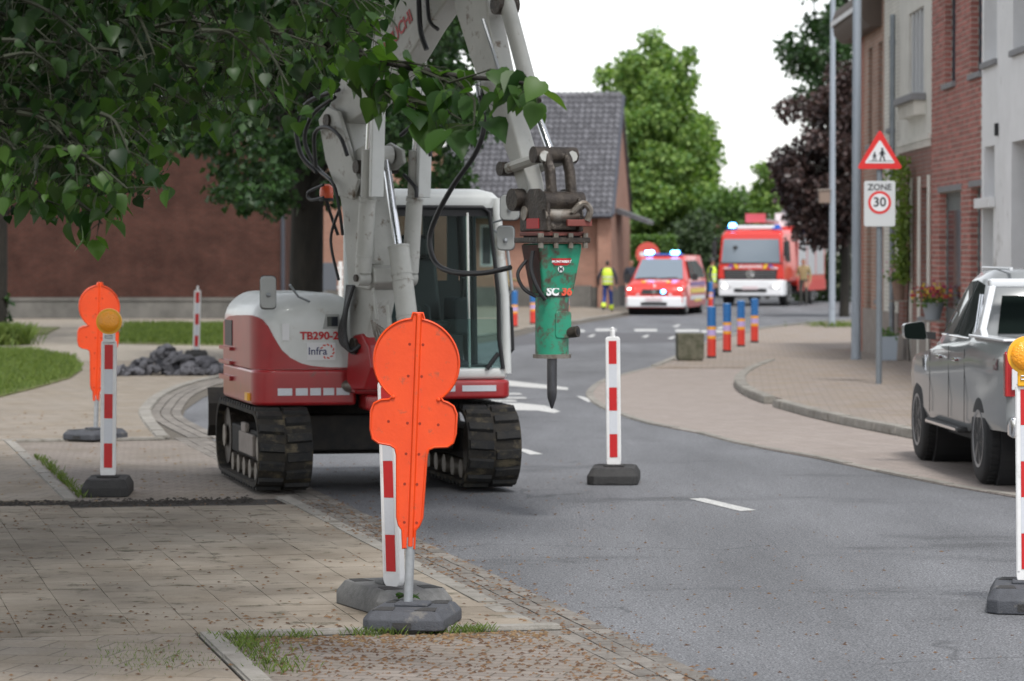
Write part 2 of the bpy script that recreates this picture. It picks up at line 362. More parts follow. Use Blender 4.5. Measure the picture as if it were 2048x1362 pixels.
# sidewalk b<0 all along, tiled near part separately
ZT = 0.03
sheet('sidewalk_left', [S(9.25, -14, ZT), S(9.25, -0.0, ZT), S(17.75, -0.0, ZT), S(17.75, -14, ZT)], M_walk, thick=0.022)
sheet('sidewalk_near', [S(-12, -6, ZT), S(-12, -0.02, ZT), S(-0.02, -0.02, ZT), S(-0.02, -6, ZT)], M_walk, thick=0.022)
cor = [G(*p) for p in ((293,840),(295,817),(337,785),(436,757),(700,712),(1000,668),(1073,655),(1150,644),(1256,627))]
walk = [S(17.9, -20, ZT), S(17.9, 1.62, ZT)] + [Vector((p.x, p.y, ZT)) for p in cor] + [Vector((1.5, 128, ZT)), Vector((-34, 128, ZT))]
sheet('sidewalk_corner', walk, M_walk, thick=0.022)
sheet('parking_bay_near', [S(-12, 0.13, 0.012), S(-12, 1.83, 0.012), S(-0.13, 1.83, 0.012), S(-0.13, 0.13, 0.012)], M_bay, thick=0.005)
sheet('parking_bay_far', [S(9.25, 0.13, 0.012), S(9.25, 1.83, 0.012), S(17.6, 1.83, 0.012), S(17.6, 0.13, 0.012)], M_bay, thick=0.005)
# trench where the paving has been broken out
sheet('trench_bed', [S(8.62, -0.6, 0.008), S(8.62, 1.75, 0.010), S(9.24, 1.75, 0.010), S(9.24, -0.6, 0.010)], M_trench)
# tiles of the platform: each its own piece
tile_me = MB().box((0, 0, 0), (0.2965, 0.2965, 0.03)).mesh('tile'); tile_me.materials.append(M_tile)
rr = random.Random(4)
cells = []
for i in range(29):
    for j in range(-6, 6):
        a, b = 0.16 + i * 0.3, 0.02 + j * 0.3 + 0.13
        if b > 1.70 or (i == 28 and b > 0.0 and rr.random() < 0.75): continue
        cells.append((a, b))
cells.sort(key=lambda c: c[0] - 0.4 * min(0, c[1] + 1.0))
extra = MB()
for k, (a, b) in enumerate(cells):
    p = S(a, b, ZT - 0.015 + rr.uniform(-0.002, 0.002)); rot = (rr.uniform(-.006, .006), rr.uniform(-.006, .006), SA + rr.uniform(-.008, .008))
    if k < 300: linkmesh('tile', tile_me, left_pavement, p, rot)
    else: extra.box(p, (0.294, 0.294, 0.03), Matrix.Rotation(SA, 3, 'Z'))
if extra.v: tag(extra.build('tile_field', M_tile, left_pavement), kind='stuff')
# kerb stones, one by one
kerb_me = {}
def kerb_run(p0, p1, wd, zt, h, L=1.0, gap=0.012, name='kerb_stone', parent=None, m=None):
    p0, p1 = Vector(p0), Vector(p1); d = p1 - p0; n = max(1, round(d.length / L)); l = d.length / n; an = math.atan2(d.y, d.x)
    key = (round(l, 2), wd, h)
    if key not in kerb_me:
        mb = MB().box((0, 0, 0), (l - gap, wd, h)); me = mb.mesh('kerb_stone'); bm = bmesh.new(); bm.from_mesh(me)
        bmesh.ops.bevel(bm, geom=[e for e in bm.edges], offset=0.012, segments=2, affect='EDGES'); bm.to_mesh(me); bm.free()
        me.materials.append(m or M_kerb); kerb_me[key] = me
    for i in range(n):
        c = p0 + d * ((i + 0.5) / n)
        linkmesh(name, kerb_me[key], parent or left_pavement, (c.x, c.y, zt - h/2 + rr.uniform(-.004, .004)), (rr.uniform(-.006, .006), 0, an + rr.uniform(-.006, .006)))
kerb_run(S(-0.06, 0.13), S(-0.06, 1.92), 0.12, 0.038, 0.035)              # lateral kerb, near bay
kerb_run(S(-11, 0.06), S(0, 0.06), 0.12, 0.038, 0.035)                    # along the sidewalk, near bay
kerb_run(S(9.25, 0.06), S(17.6, 0.06), 0.12, 0.038, 0.035)
kerb_run(S(17.68, -4.5), S(17.68, 1.7), 0.15, 0.040, 0.035)
kerb_run(S(0.05, 1.765), S(9.3, 1.765), 0.13, 0.034, 0.03)
def polyrun(pts, wd, zt, h, L=0.8, parent=None):
    pts = [Vector(p) for p in pts]
    for a, b in zip(pts[:-1], pts[1:]): kerb_run(a, b, wd, zt, h, L, parent=parent)
def offset(pts, d):
    out = []
    for i, p in enumerate(pts):
        t = (pts[min(i+1, len(pts)-1)] - pts[max(i-1, 0)]).normalized(); out.append(p + Vector((-t.y, t.x, 0)) * d)
    return out
cc = curvepts([S(17.9, 1.70)] + [Vector((p.x, p.y, 0)) for p in cor], 3)
polyrun(cc[:20], 0.16, 0.046, 0.04, 0.7); polyrun(cc[20:], 0.18, 0.05, 0.045, 2.0)
# gutter stones: three rows
gm = MB()
a = -11.5
while a < 18.0:
    for j in range(3):
        c = S(a + (0.07 if j == 1 else 0) + rr.uniform(-.004, .004), 1.83 + 0.057 + j * 0.113, -0.003 + rr.uniform(-.003, .003))
        gm.box(c, (0.104, 0.205, 0.03), Matrix.Rotation(SA + rr.uniform(-.02, .02), 3, 'Z'))
    a += 0.213
tag(gm.build('gutter_stones', M_gutter, left_pavement), kind='stuff')
gm = MB(); g0 = curvepts([S(17.9, 1.90)] + [Vector((p.x, p.y, 0)) for p in cor[:5]], 10)
for row in (0.14, 0.27, 0.40):
    pl = offset(g0, -row)
    for p, q in zip(pl[:-1], pl[1:]):
        d = q - p; n = max(1, int(d.length / 0.21))
        for i in range(n): gm.box(p + d * ((i + .5) / n) + Vector((0, 0, 0.006)), (d.length / n - .012, 0.115, 0.03), Matrix.Rotation(math.atan2(d.y, d.x), 3, 'Z'))
tag(gm.build('corner_gutter_stones', M_gutter, left_pavement), kind='stuff')

# lawn, gravel path and verge on the left (sheets above the corner sidewalk)
ZL = ZT + 0.02
def lawn(name, pxs, m, z): return sheet(name, [G(x, y, z) for x, y in pxs], m, thick=0.02)
M_path = mat('gravel_path', (0.30, 0.27, 0.225), 0.95, var=0.0, scale=4, col2=(0.22, 0.19, 0.155), bump=0.5, bscale=40)
lawn('path', [(-300,722),(440,722),(640,690),(640,640),(-300,640)], M_path, ZT + 0.006)
lawn('lawn', [(-300,800),(0,792),(70,775),(140,755),(165,738),(150,716),(60,700),(-300,700)], M_grass, ZL)
lawn('verge', [(232,686),(440,690),(660,690),(660,652),(250,650)], M_grass, ZL + 0.004)
lawn('wall_verge', [(-300,668),(90,668),(120,654),(-300,650)], M_grass, ZL + 0.012)

# right side
re = [(2600,1100),(2048,996),(1900,971),(1760,943),(1640,917),(1536,898),(1468,884),(1399,866),(1304,848),(1249,831),(1210,816),(1186,800),(1180,787),(1190,773),(1215,760),(1262,746),(1310,734)]
rp = [G(x, y, 0.012) for x, y in re] + [G(1545, 734, 0.012), G(2700, 734, 0.012), Vector((14, 13, 0.012))]
right_apron = sheet('right_apron', rp, M_rpav, thick=0.01)
rw = [(1310,735),(1358,715),(1406,690),(1470,671),(1529,657),(1618,647),(1720,641),(1800,640)]
rwp = [G(x, y, 0.03) for x, y in rw] + [Vector((26, 112, 0.03)), Vector((26, 40, 0.03)), G(2300, 735, 0.03)]
right_walk = sheet('right_sidewalk_far', rwp, M_rwalk, thick=0.028)
kk = [(1552,731),(1520,744),(1499,757),(1491,769),(1497,782),(1519,796),(1570,815),(1673,843),(1820,873),(2048,915),(2500,1000)]
kp = curvepts([G(x, y, 0.0) for x, y in kk], 4)
walkp = [Vector((p.x, p.y, 0.10)) for p in kp] + [Vector((13, 20, 0.10)), Vector((13, G(1024, 729).y, 0.10))]
right_walk2 = sheet('right_sidewalk', walkp, M_rwalk, thick=0.09)
polyrun(offset(kp, -0.085)[:24], 0.17, 0.112, 0.10, 0.6, parent=right_walk2); polyrun(offset(kp, -0.085)[24:], 0.17, 0.112, 0.10, 1.0, parent=right_walk2)
rb = [Vector((p.x, p.y, 0)) for p in (G(x, y) for x, y in re[1:])]
polyrun(curvepts(rb, 2), 0.12, 0.018, 0.03, 0.9, parent=right_apron)
rb2 = [Vector((p.x, p.y, 0)) for p in (G(x, y) for x, y in rw[:7])]
polyrun(curvepts(rb2, 2), 0.16, 0.042, 0.05, 1.0, parent=right_walk)

# painted markings
def mark(pxs, name='road_marking', z=0.004): 
    o = sheet(name, [G(x, y, z) for x, y in pxs], M_white, kind='structure'); return o
mark([(1378,997),(1408,996),(1512,1020),(1480,1022)])
mark([(1030,897),(1052,898),(1086,908),(1060,909)])
mark([(900,761),(1010,760),(1070,767),(1136,775),(1136,780),(1060,775),(1010,771),(900,773)])
mark([(880,804),(1040,806),(1090,811),(1121,823),(1108,826),(1075,821),(880,818)])
for x0, x1, y in ((955,1000,786),(1010,1040,786),(960,985,793),(1000,1050,794),(965,1030,800)): mark([(x0, y), (x1, y), (x1 + 5, y + 3), (x0 + 5, y + 3)])
mark([(1152,792),(1166,793),(1190,803),(1176,804)])
for x0, x1, y in ((1100,1168,661),(1190,1232,659),(1268,1313,659.5),(1350,1398,660.5),(1402,1450,662)): mark([(x0, y - 1.5), (x1, y - 1.5), (x1 + 2, y + 3), (x0 + 2, y + 3)])
for x, y in ((1352,651),(1182,671),(1290,672),(1342,675),(1440,655)): mark([(x - 8, y + 2), (x + 3, y - 2), (x + 10, y - 2), (x + 2, y + 3)])
M_patch = mat('asphalt_repair', (0.12, 0.12, 0.128), 0.8, var=0.0, scale=60, col2=(0.06, 0.06, 0.066), bump=0.4)
sheet('asphalt_patch', [G(x, y, 0.003) for x, y in ((1016,690),(1030,672),(1180,665),(1400,666),(1412,676),(1380,684),(1200,686))], M_patch)
M_patch2 = mat('asphalt_seal', (0.10, 0.10, 0.107), 0.75, var=0.0, scale=40, col2=(0.075, 0.075, 0.08), bump=0.4)
def blob(name, cx, cy, rx, ry, m, z, seed):
    r2 = random.Random(seed); pts = []
    for k in range(26):
        a = 2 * math.pi * k / 26; q = r2.uniform(0.72, 1.12); pts.append(G(cx + rx * q * math.cos(a), cy + ry * q * math.sin(a), z))
    return sheet(name, pts, m)
# ---------------------------------------------------------------- buildings on the right
def brickmat(name, c1, c2, mortar, w=0.22, h=0.075, ms=0.010, axis='x', var=0.5, rough=0.85):
    m = bpy.data.materials.new(name); m.use_nodes = True; t = m.node_tree; b = t.nodes['Principled BSDF']
    tc = nd(t, 'ShaderNodeTexCoord'); sp = nd(t, 'ShaderNodeSeparateXYZ'); cb = nd(t, 'ShaderNodeCombineXYZ')
    t.links.new(tc.outputs['Object'], sp.inputs[0])
    ad = nd(t, 'ShaderNodeMath', operation='ADD'); t.links.new(sp.outputs[0], ad.inputs[0]); t.links.new(sp.outputs[1], ad.inputs[1])
    t.links.new(ad.outputs[0], cb.inputs[0]); t.links.new(sp.outputs[2], cb.inputs[1])
    br = nd(t, 'ShaderNodeTexBrick'); br.inputs['Scale'].default_value = 1; br.inputs['Brick Width'].default_value = w; br.inputs['Row Height'].default_value = h
    br.inputs['Mortar Size'].default_value = ms; br.inputs['Color1'].default_value = (*c1, 1); br.inputs['Color2'].default_value = (*c2, 1); br.inputs['Mortar'].default_value = (*mortar, 1)
    t.links.new(cb.outputs[0], br.inputs['Vector'])
    n2 = nd(t, 'ShaderNodeTexNoise'); n2.inputs['Scale'].default_value = 0.9; n2.inputs['Detail'].default_value = 9; n2.inputs['Roughness'].default_value = 0.7
    t.links.new(tc.outputs['Object'], n2.inputs['Vector'])
    r2 = nd(t, 'ShaderNodeMapRange'); r2.inputs[1].default_value = 0.3; r2.inputs[2].default_value = 0.7; r2.inputs[3].default_value = 1 - var * 0.5; r2.inputs[4].default_value = 1 + var * 0.4
    t.links.new(n2.outputs['Fac'], r2.inputs[0])
    sc = nd(t, 'ShaderNodeVectorMath', operation='SCALE'); t.links.new(br.outputs['Color'], sc.inputs[0]); t.links.new(r2.outputs[0], sc.inputs['Scale'])
    t.links.new(sc.outputs[0], b.inputs['Base Color']); b.inputs['Roughness'].default_value = rough; b.inputs['Specular IOR Level'].default_value = 0.2
    bp = nd(t, 'ShaderNodeBump'); bp.inputs['Strength'].default_value = 0.6; bp.inputs['Distance'].default_value = 0.008; bp.invert = True
    t.links.new(br.outputs['Fac'], bp.inputs['Height']); t.links.new(bp.outputs[0], b.inputs['Normal'])
    return m
M_stucco = mat('white_stucco', (0.78, 0.78, 0.785), 0.85, var=0.0, scale=1.5, col2=(0.70, 0.70, 0.70), bump=0.15, bscale=60, dirt=(0.42, 0.41, 0.39), dirt_amt=0.02, dirt_scale=1.2)
M_cream = mat('cream_plaster', (0.72, 0.70, 0.64), 0.85, var=0.0, scale=2, col2=(0.62, 0.60, 0.55), bump=0.15, bscale=50)
M_whitebrick = brickmat('white_painted_brick', (0.72, 0.70, 0.64), (0.66, 0.64, 0.58), (0.52, 0.50, 0.45), var=0.25)
M_beige = brickmat('beige_brick', (0.42, 0.25, 0.19), (0.35, 0.20, 0.155), (0.42, 0.36, 0.30))
M_orange = brickmat('orange_brick', (0.44, 0.13, 0.08), (0.36, 0.10, 0.065), (0.36, 0.30, 0.25))
M_brownb = brickmat('brown_brick', (0.30, 0.145, 0.12), (0.25, 0.12, 0.10), (0.27, 0.22, 0.20))
M_redbrick = mat('red_brick', (0.42, 0.175, 0.145), 0.85, var=0.0, scale=30, col2=(0.31, 0.105, 0.088), island=0.30, bump=0.3, bscale=90)
M_mortar = mat('pale_mortar', (0.68, 0.63, 0.57), 0.95, var=0.2, scale=20)
M_sill = mat('blue_stone', (0.25, 0.25, 0.26), 0.7, var=0.25, scale=12)
M_frame = mat('anthracite_frame', (0.045, 0.05, 0.065), 0.4)
M_door = mat('grey_green_door', (0.13, 0.16, 0.165), 0.45, var=0.15, scale=4)
M_greyframe = mat('grey_white_frame', (0.55, 0.56, 0.57), 0.5)
M_pane = mat('window_pane', (0.03, 0.035, 0.045), 0.06, spec=0.9)
M_pipe = mat('zinc_pipe', (0.28, 0.31, 0.34), 0.45, metal=0.5, var=0.25, scale=5)
M_plinth = mat('stone_plinth', (0.33, 0.29, 0.26), 0.85, var=0.0, scale=4, col2=(0.25, 0.215, 0.19), bump=0.3)
M_dark = mat('dark_interior', (0.02, 0.02, 0.022), 0.8)
M_rooftile = mat('roof_tile_dark', (0.12, 0.12, 0.13), 0.36, var=0.0, scale=7, col2=(0.075, 0.075, 0.083), island=0.3, spec=0.6)
M_soffit = mat('soffit', (0.10, 0.075, 0.06), 0.7)
X0 = 7.0
def Dp(px): return X0 * F / (px - 1024)
def Zp(px, py): return CH + (505 - py) / ((px - 1024) / X0)
def facade(name, parent, m, y0, y1, z0, z1, ops, x=X0, th=0.28):
    ys = sorted({y0, y1, *[v for o in ops for v in o[:2]]}); zs = sorted({z0, z1, *[v for o in ops for v in o[2:4]]})
    mb = MB()
    for a, b in zip(ys[:-1], ys[1:]):
        run = None
        for c, d in zip(zs[:-1], zs[1:]):
            cy, cz = (a+b)/2, (c+d)/2
            hole = any(o[0] < cy < o[1] and o[2] < cz < o[3] for o in ops)
            if hole:
                if run: mb.ext(x, x + th, a, b, run[0], run[1]); run = None
            else: run = (run[0], d) if run else (c, d)
        if run: mb.ext(x, x + th, a, b, run[0], run[1])
    # merge
    o = mb.build(name, m, parent)
    bm = bmesh.new(); bm.from_mesh(o.data); bmesh.ops.remove_doubles(bm, verts=bm.verts, dist=0.0005)
    dup = {}
    for f in bm.faces:
        k = tuple(sorted(v.index for v in f.verts)); dup.setdefault(k, []).append(f)
    bmesh.ops.delete(bm, geom=[f for fs in dup.values() if len(fs) > 1 for f in fs], context='FACES'); bm.to_mesh(o.data); bm.free()
    return o
def window(parent, y0, y1, z0, z1, r, m=None, sill=True, x=X0, mull=True):
    fx = x + r; w = 0.06
    fo = MB().ext(fx, fx + .05, y0, y0 + w, z0, z1).ext(fx, fx + .05, y1 - w, y1, z0, z1).ext(fx, fx + .05, y0 + w, y1 - w, z0, z0 + w).ext(fx, fx + .05, y0 + w, y1 - w, z1 - w, z1)
    if mull: fo.ext(fx, fx + .05, (y0+y1)/2 - .025, (y0+y1)/2 + .025, z0 + w, z1 - w)
    f = fo.build('window', m or M_frame, parent)
    MB().ext(fx + .02, fx + .03, y0 + w, y1 - w, z0 + w, z1 - w).build('pane', M_pane, f)
    if sill: MB().ext(x - .06, fx, y0 - .05, y1 + .05, z0 - .09, z0 - .002).build('sill', M_sill, f, bev=.008)
    return f
def house_body(parent, y0, y1, m, zt=7.2, roof=True):
    MB().ext(X0 + .29, X0 + 8.5, y0 + .002, y1 - .002, 0, zt - .01).build('back_wall', m, parent)
    if roof:
        xm = X0 + 4.4
        rb = MB().loft([[(X0 - .3, y, zt), (X0 + 8.8, y, zt), (xm, y, zt + 3.2)] for y in (y0 + .003, y1 - .003)]).build('roof', M_rooftile, parent)
        MB().ext(X0 - .34, X0 - .24, y0 + .004, y1 - .004, zt - .03, zt + .09).build('gutter', M_pipe, rb)
# --- white stucco house
yw0, yw1 = 33.0, Dp(1962)
H = thing('stucco_house', 'white stucco house at the right edge behind the silver pickup', 'house', (0, 0, 0))
zs = Zp(1990, 118); zl0, zl1 = Zp(1987, 394), Zp(1985, 291)
ops = [(Dp(1992), Dp(1966), zs, 6.2), (38.9, Dp(2024), Zp(2030, 100), 6.2), (Dp(1988), Dp(1967), zl0, zl1), (Dp(1986), Dp(1964.5), 0.05, Zp(1985, 415)), (37.5, Dp(2022), 0.05, Zp(2030, 283))]
facade('wall', H, M_stucco, yw0, yw1, 0, 7.2, ops)
window(H, *ops[0][:2], ops[0][2], ops[0][3], .2, M_greyframe); window(H, *ops[1][:2], ops[1][2], ops[1][3], .2, M_frame); window(H, *ops[2][:2], ops[2][2], ops[2][3], .2, M_greyframe, mull=False)
d = MB().ext(X0 + .2, X0 + .25, ops[3][0], ops[3][1], .05, ops[3][3]).build('door', M_door, H); MB().sph((X0 + .18, ops[3][0] + .12, 1.05), .03).build('handle', M_pipe, d)
gd = MB().ext(X0 + .24, X0 + .27, ops[4][0], ops[4][1], .05, ops[4][3])
gdo = gd.build('garage_door', M_dark, H)
for k in range(8): MB().ext(X0 + .222, X0 + .239, ops[4][0] + .02, ops[4][1] - .02, .1 + k*.4, .45 + k*.4).build('door_panel', M_frame, gdo)
zz = Zp(1975, 404); MB().ext(X0 - .10, X0 - .002, Dp(1990) , Dp(1960), zz - .09, zz + .06).build('ledge', M_stucco, H, bev=.01)
MB().ext(X0 - .05, X0 - .002, Dp(1996), Dp(1994), Zp(1995, 272), Zp(1995, 247)).build('wall_lamp', M_dark, H)
house_body(H, yw0, yw1, M_stucco)
# --- red brick house: real bricks in front of the mortar
yr0, yr1 = Dp(1962) + .004, Dp(1862)
H = thing('red_brick_house', 'red brick terraced house between the white stucco house and the cream house', 'house', (0, 0, 0))
zu = Zp(1895, 168)
ops = [(Dp(1909), Dp(1888), zu, 6.2), (Dp(1961), Dp(1940), zu, 6.2), (Dp(1921), Dp(1878), 0.05, Zp(1900, 383)), (Dp(1960.5), Dp(1940), 0.05, Zp(1950, 374))]
facade('wall', H, M_mortar, yr0, yr1, 0, 7.2, ops, x=X0 + .008)
bm_ = MB(); row = 0; z = .02; rb_ = random.Random(8)
while z < 6.25:
    y = yr0 + (0.0 if row % 2 else 0.11)
    while y < yr1 - .03:
        e = min(y + .208, yr1 - .002); seg = [(y, e)]
        for o in ops:
            if o[2] - .03 < z + .03 < o[3] + .0:
                ns = []
                for s0, s1 in seg:
                    if s1 <= o[0] or s0 >= o[1]: ns.append((s0, s1))
                    else:
                        if s0 < o[0] - .02: ns.append((s0, o[0]))
                        if s1 > o[1] + .02: ns.append((o[1], s1))
                seg = ns
        for s0, s1 in seg:
            if s1 - s0 > .02: bm_.ext(X0 - rb_.uniform(0, .004), X0 + .02, s0, s1, z, z + .066)
        y += .22
    for o in ops:                                        # bricks of the far reveals
        if o[2] < z < o[3] - .07: bm_.ext(X0 + (.001 if row % 2 else .0), X0 + (.10 if row % 2 else .115), o[1] - .014, o[1] + .012, z, z + .066)
    z += .0845; row += 1
tag(bm_.build('bricks', M_redbrick, H), kind='stuff')
for o in ops[:2]: window(H, *o, .12, M_frame, mull=False)
for o, dx in ((ops[2], .10), (ops[3], .2)):
    fr = MB().ext(X0 + .12, X0 + .17, o[0], o[0] + .07, .05, o[3]).ext(X0 + .12, X0 + .17, o[1] - .07, o[1], .05, o[3]).ext(X0 + .12, X0 + .17, o[0] + .07, o[1] - .07, o[3] - .08, o[3]).build('door_frame', M_door, H)
    d = MB().ext(X0 + .13, X0 + .16, o[0] + .07, o[1] - .07, .05, o[3] - .08).build('door', M_door, H)
    MB().ext(X0 + .12, X0 + .128, o[0] + .2, o[1] - .2, 1.1, o[3] - .3).build('door_glass', M_pane, d)
    MB().ext(X0 - .02, X0 + .12, o[0] - .1, o[1] + .1, o[3] + .002, o[3] + .10).build('lintel', M_sill, H, bev=.006)
house_body(H, yr0, yr1, M_brownb)
# --- cream house with a bay ledge and brown brick ground floor
yc0, yc1 = Dp(1862) + .004, Dp(1797)
H = thing('cream_house', 'narrow cream plaster house with moulded ledge above a brown brick ground floor', 'house', (0, 0, 0))
zb = 3.95
ops = [(Dp(1846), Dp(1816), 4.72, 6.2)]
facade('wall', H, M_cream, yc0, yc1, zb, 7.2, ops)
ops2 = [(Dp(1857), Dp(1842), .9, 3.1), (Dp(1822), Dp(1806), .05, 3.0)]
facade('ground_floor_wall', H, M_brownb, yc0, yc1, 0, zb - .002, ops2)
window(H, *ops[0], .14, M_greyframe, sill=False); window(H, *ops2[0], .12, M_greyframe)
for k in range(4):
    yk = lerp(ops[0][0], ops[0][1], (k + .5) / 4); MB().ext(X0 + .03, X0 + .1, yk - .05, yk + .05, 4.72, 6.2).build('mullion', M_greyframe, H)
lg = MB().ext(X0 - .26, X0 - .002, Dp(1851), Dp(1814), 4.58, 4.70).build('ledge', M_sill, H, bev=.01)
for k in range(6):
    yk = lerp(Dp(1849), Dp(1817), k / 5); MB().ext(X0 - .2, X0 - .002, yk - .05, yk + .05, 4.34, 4.578).build('corbel', M_cream, lg)
co_ = MB().ext(X0 - .05, X0 - .002, yc0, yc1, zb - .05, zb + .05).build('cornice', M_cream, H)
for k in range(16):
    yk = lerp(yc0 + .1, yc1 - .1, k / 15); MB().ext(X0 - .045, X0 - .002, yk - .06, yk + .06, zb - .17, zb - .052).build('dentil', M_cream, co_)
d = MB().ext(X0 + .14, X0 + .19, *ops2[1][:2], .05, 3.0).build('door', M_cream, H); MB().sph((X0 + .12, ops2[1][0] + .1, 1.05), .03).build('handle', M_pipe, d)
for y_ in (ops2[0][0] - .14, ops2[0][1] + .14, ops2[1][0] - .14): MB().ext(X0 - .04, X0 - .002, y_ - .1, y_ + .1, .05, 3.3).build('pilaster', M_cream, H, bev=.01)
MB().ext(X0 - .035, X0 - .002, yc0 + .02, yc1 - .02, 0, .55).build('plinth', M_plinth, H)
dp = MB().tube([(X0 - .12, Dp(1797), 0.1), (X0 - .12, Dp(1797), 6.3)], .05, 12).build('drainpipe', M_pipe, H, smooth=60)
for z in (1.0, 2.6, 4.2, 5.8): MB().lathe([(.06, -.03), (.06, .03)], (X0 - .12, Dp(1797), z), 12).build('bracket', M_pipe, dp)
house_body(H, yc0, yc1, M_cream)
# --- white painted brick house
ya0, ya1 = Dp(1797) + .004, Dp(1767)
H = thing('white_brick_house', 'white painted brick house behind the school warning sign', 'house', (0, 0, 0))
ops = [(ya0 + .9, ya0 + 1.6, 4.3, 6.0)]
facade('wall', H, M_whitebrick, ya0, ya1, .9, 7.2, ops); facade('plinth', H, M_plinth, ya0, ya1, 0, .898, [], x=X0 - .02)
window(H, *ops[0], .1, M_greyframe); house_body(H, ya0, ya1, M_whitebrick)
# --- beige and orange brick houses
ye0, ye1 = Dp(1767) + .004, Dp(1727)
H = thing('beige_brick_house', 'beige brick house between the white painted house and the orange brick gable', 'house', (0, 0, 0))
ops = [(ye0 + .3, ye0 + 1.0, 4.1, 6.0), (ye0 + 2.0, ye0 + 2.7, 4.1, 6.0), (ye0 + .3, ye0 + 1.1, 1.1, 2.9), (ye0 + 2.1, ye0 + 2.9, 0.1, 2.8)]
facade('wall', H, M_beige, ye0, ye1, .9, 7.2, [(a, b, max(c, .9), d) for a, b, c, d in ops]); facade('plinth', H, M_plinth, ye0, ye1, 0, .898, [], x=X0 - .02)
for o in ops[:3]: window(H, *o, .12, M_frame)
MB().ext(X0 + .1, X0 + .15, ops[3][0], ops[3][1], .9, 2.8).build('door', M_door, H); house_body(H, ye0, ye1, M_beige)
yo0, yo1 = Dp(1727) + .004, Dp(1706)
H = thing('orange_brick_house', 'orange brick end house with dark curved eave beside the thick lamp post', 'house', (0, 0, 0))
ops = [(yo0 + .8, yo0 + 1.4, 4.0, 5.8)]
facade('wall', H, M_orange, yo0, yo1, 0, 6.6, ops); window(H, *ops[0], .1, M_frame); house_body(H, yo0, yo1, M_orange, 6.65)
ev = MB().loft([[(X0 - .42, y, 6.75), (X0 - .38, y, 6.45), (X0 - .22, y, 6.28), (X0 + .1, y, 6.30), (X0 + .1, y, 6.9), (X0 - .36, y, 6.95)] for y in (ye0 + .4, yo1 + .25)]).build('eave', M_soffit, H, smooth=50)
MB().ext(X0 - .455, X0 - .43, ye0 + .4, yo1 + .25, 6.62, 6.72).build('fascia', M_stucco, ev)

# ---------------------------------------------------------------- brick buildings on the far left
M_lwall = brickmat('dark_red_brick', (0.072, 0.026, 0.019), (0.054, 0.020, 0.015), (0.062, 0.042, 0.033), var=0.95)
M_pink = brickmat('pink_brick', (0.36, 0.18, 0.13), (0.30, 0.15, 0.11), (0.32, 0.24, 0.19), var=0.35)
M_gplinth = mat('grey_render', (0.15, 0.143, 0.13), 0.9, var=0.0, scale=1.2, col2=(0.085, 0.082, 0.075), bump=0.4, bscale=8)
yl = 97.0
def Xp(px, D): return (px - 1024) / F * D
H = thing('brick_hall', 'long dark red brick hall with grey rendered plinth behind the left lawn', 'building', (Xp(200, yl), yl, 0))
xl, xr = Xp(-420, yl) - H.location.x, Xp(560, yl) - H.location.x
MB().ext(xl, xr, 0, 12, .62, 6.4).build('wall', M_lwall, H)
MB().ext(xl - .05, xr + .05, -.07, 12.05, 0, .615).build('plinth', M_gplinth, H, bev=.03)
MB().ext(xl - .05, xr + .05, -.10, -.072, .56, .66).build('plinth_cap', M_gplinth, H)
MB().loft([[(x, -.5, 6.4), (x, 12.5, 6.4), (x, 6, 11)] for x in (xl - .2, xr + .2)]).build('roof', M_rooftile, H)
MB().tube([(xr + .10, -.16, .1), (xr + .10, -.16, 6.3)], .06, 10).build('drainpipe', M_frame, H, smooth=60)
# gabled house
yg = 118.0
H = thing('gabled_brick_house', 'pink brick house with steep dark pantile roof behind the excavator', 'house', (Xp(1080, yg), yg, 0), R(-6.5))
hx = H.location.x
def gx(px, D=yg): return Xp(px, D) - hx
def gz(py, D=yg): return CH + (505 - py) / F * D
xa, xb = gx(885), gx(1222); ze, zr = gz(420), gz(183); dep = 9.0; run = 4.2
MB().ext(xa + .05, xb, 0, dep, .75, ze).build('wall', M_pink, H)
MB().ext(xa, xb + .03, -.05, dep + .02, 0, .748).build('plinth', M_gplinth, H)
gable = MB().prism([(xb - .28, .0, ze), (xb - .28, dep, ze), (xb - .28, run, zr - .12)], (.28, 0, 0)).build('gable', M_pink, H)
MB().ext(xb - .45, xb + .04, -.32, -.06, .0, ze + .1).build('pier', M_pink, H)
rf = MB().loft([[(x, -.55, ze - .18), (x, -.55, ze - .30), (x, run, zr - .14), (x, dep + .4, ze - .2), (x, run, zr)] for x in (xa - .1, xb + .1)]).build('roof', M_rooftile, H)
MB().tube([(xa - .1, -.62, ze - .22), (xb + .1, -.62, ze - .22)], .09, 8).build('gutter', M_frame, rf)
MB().tube([(xb - 1.45, -.16, .1), (xb - 1.45, -.16, ze - .3)], .06, 8).build('drainpipe', M_frame, H)
MB().tube([(xb + .12, -.6, ze - .2), (xb + .12, run, zr + .02)], .07, 6).build('verge', M_frame, rf)
MB().tube([(xa - .12, -.6, ze - .2), (xa - .12, run, zr + .02)], .07, 6).build('verge', M_frame, rf)
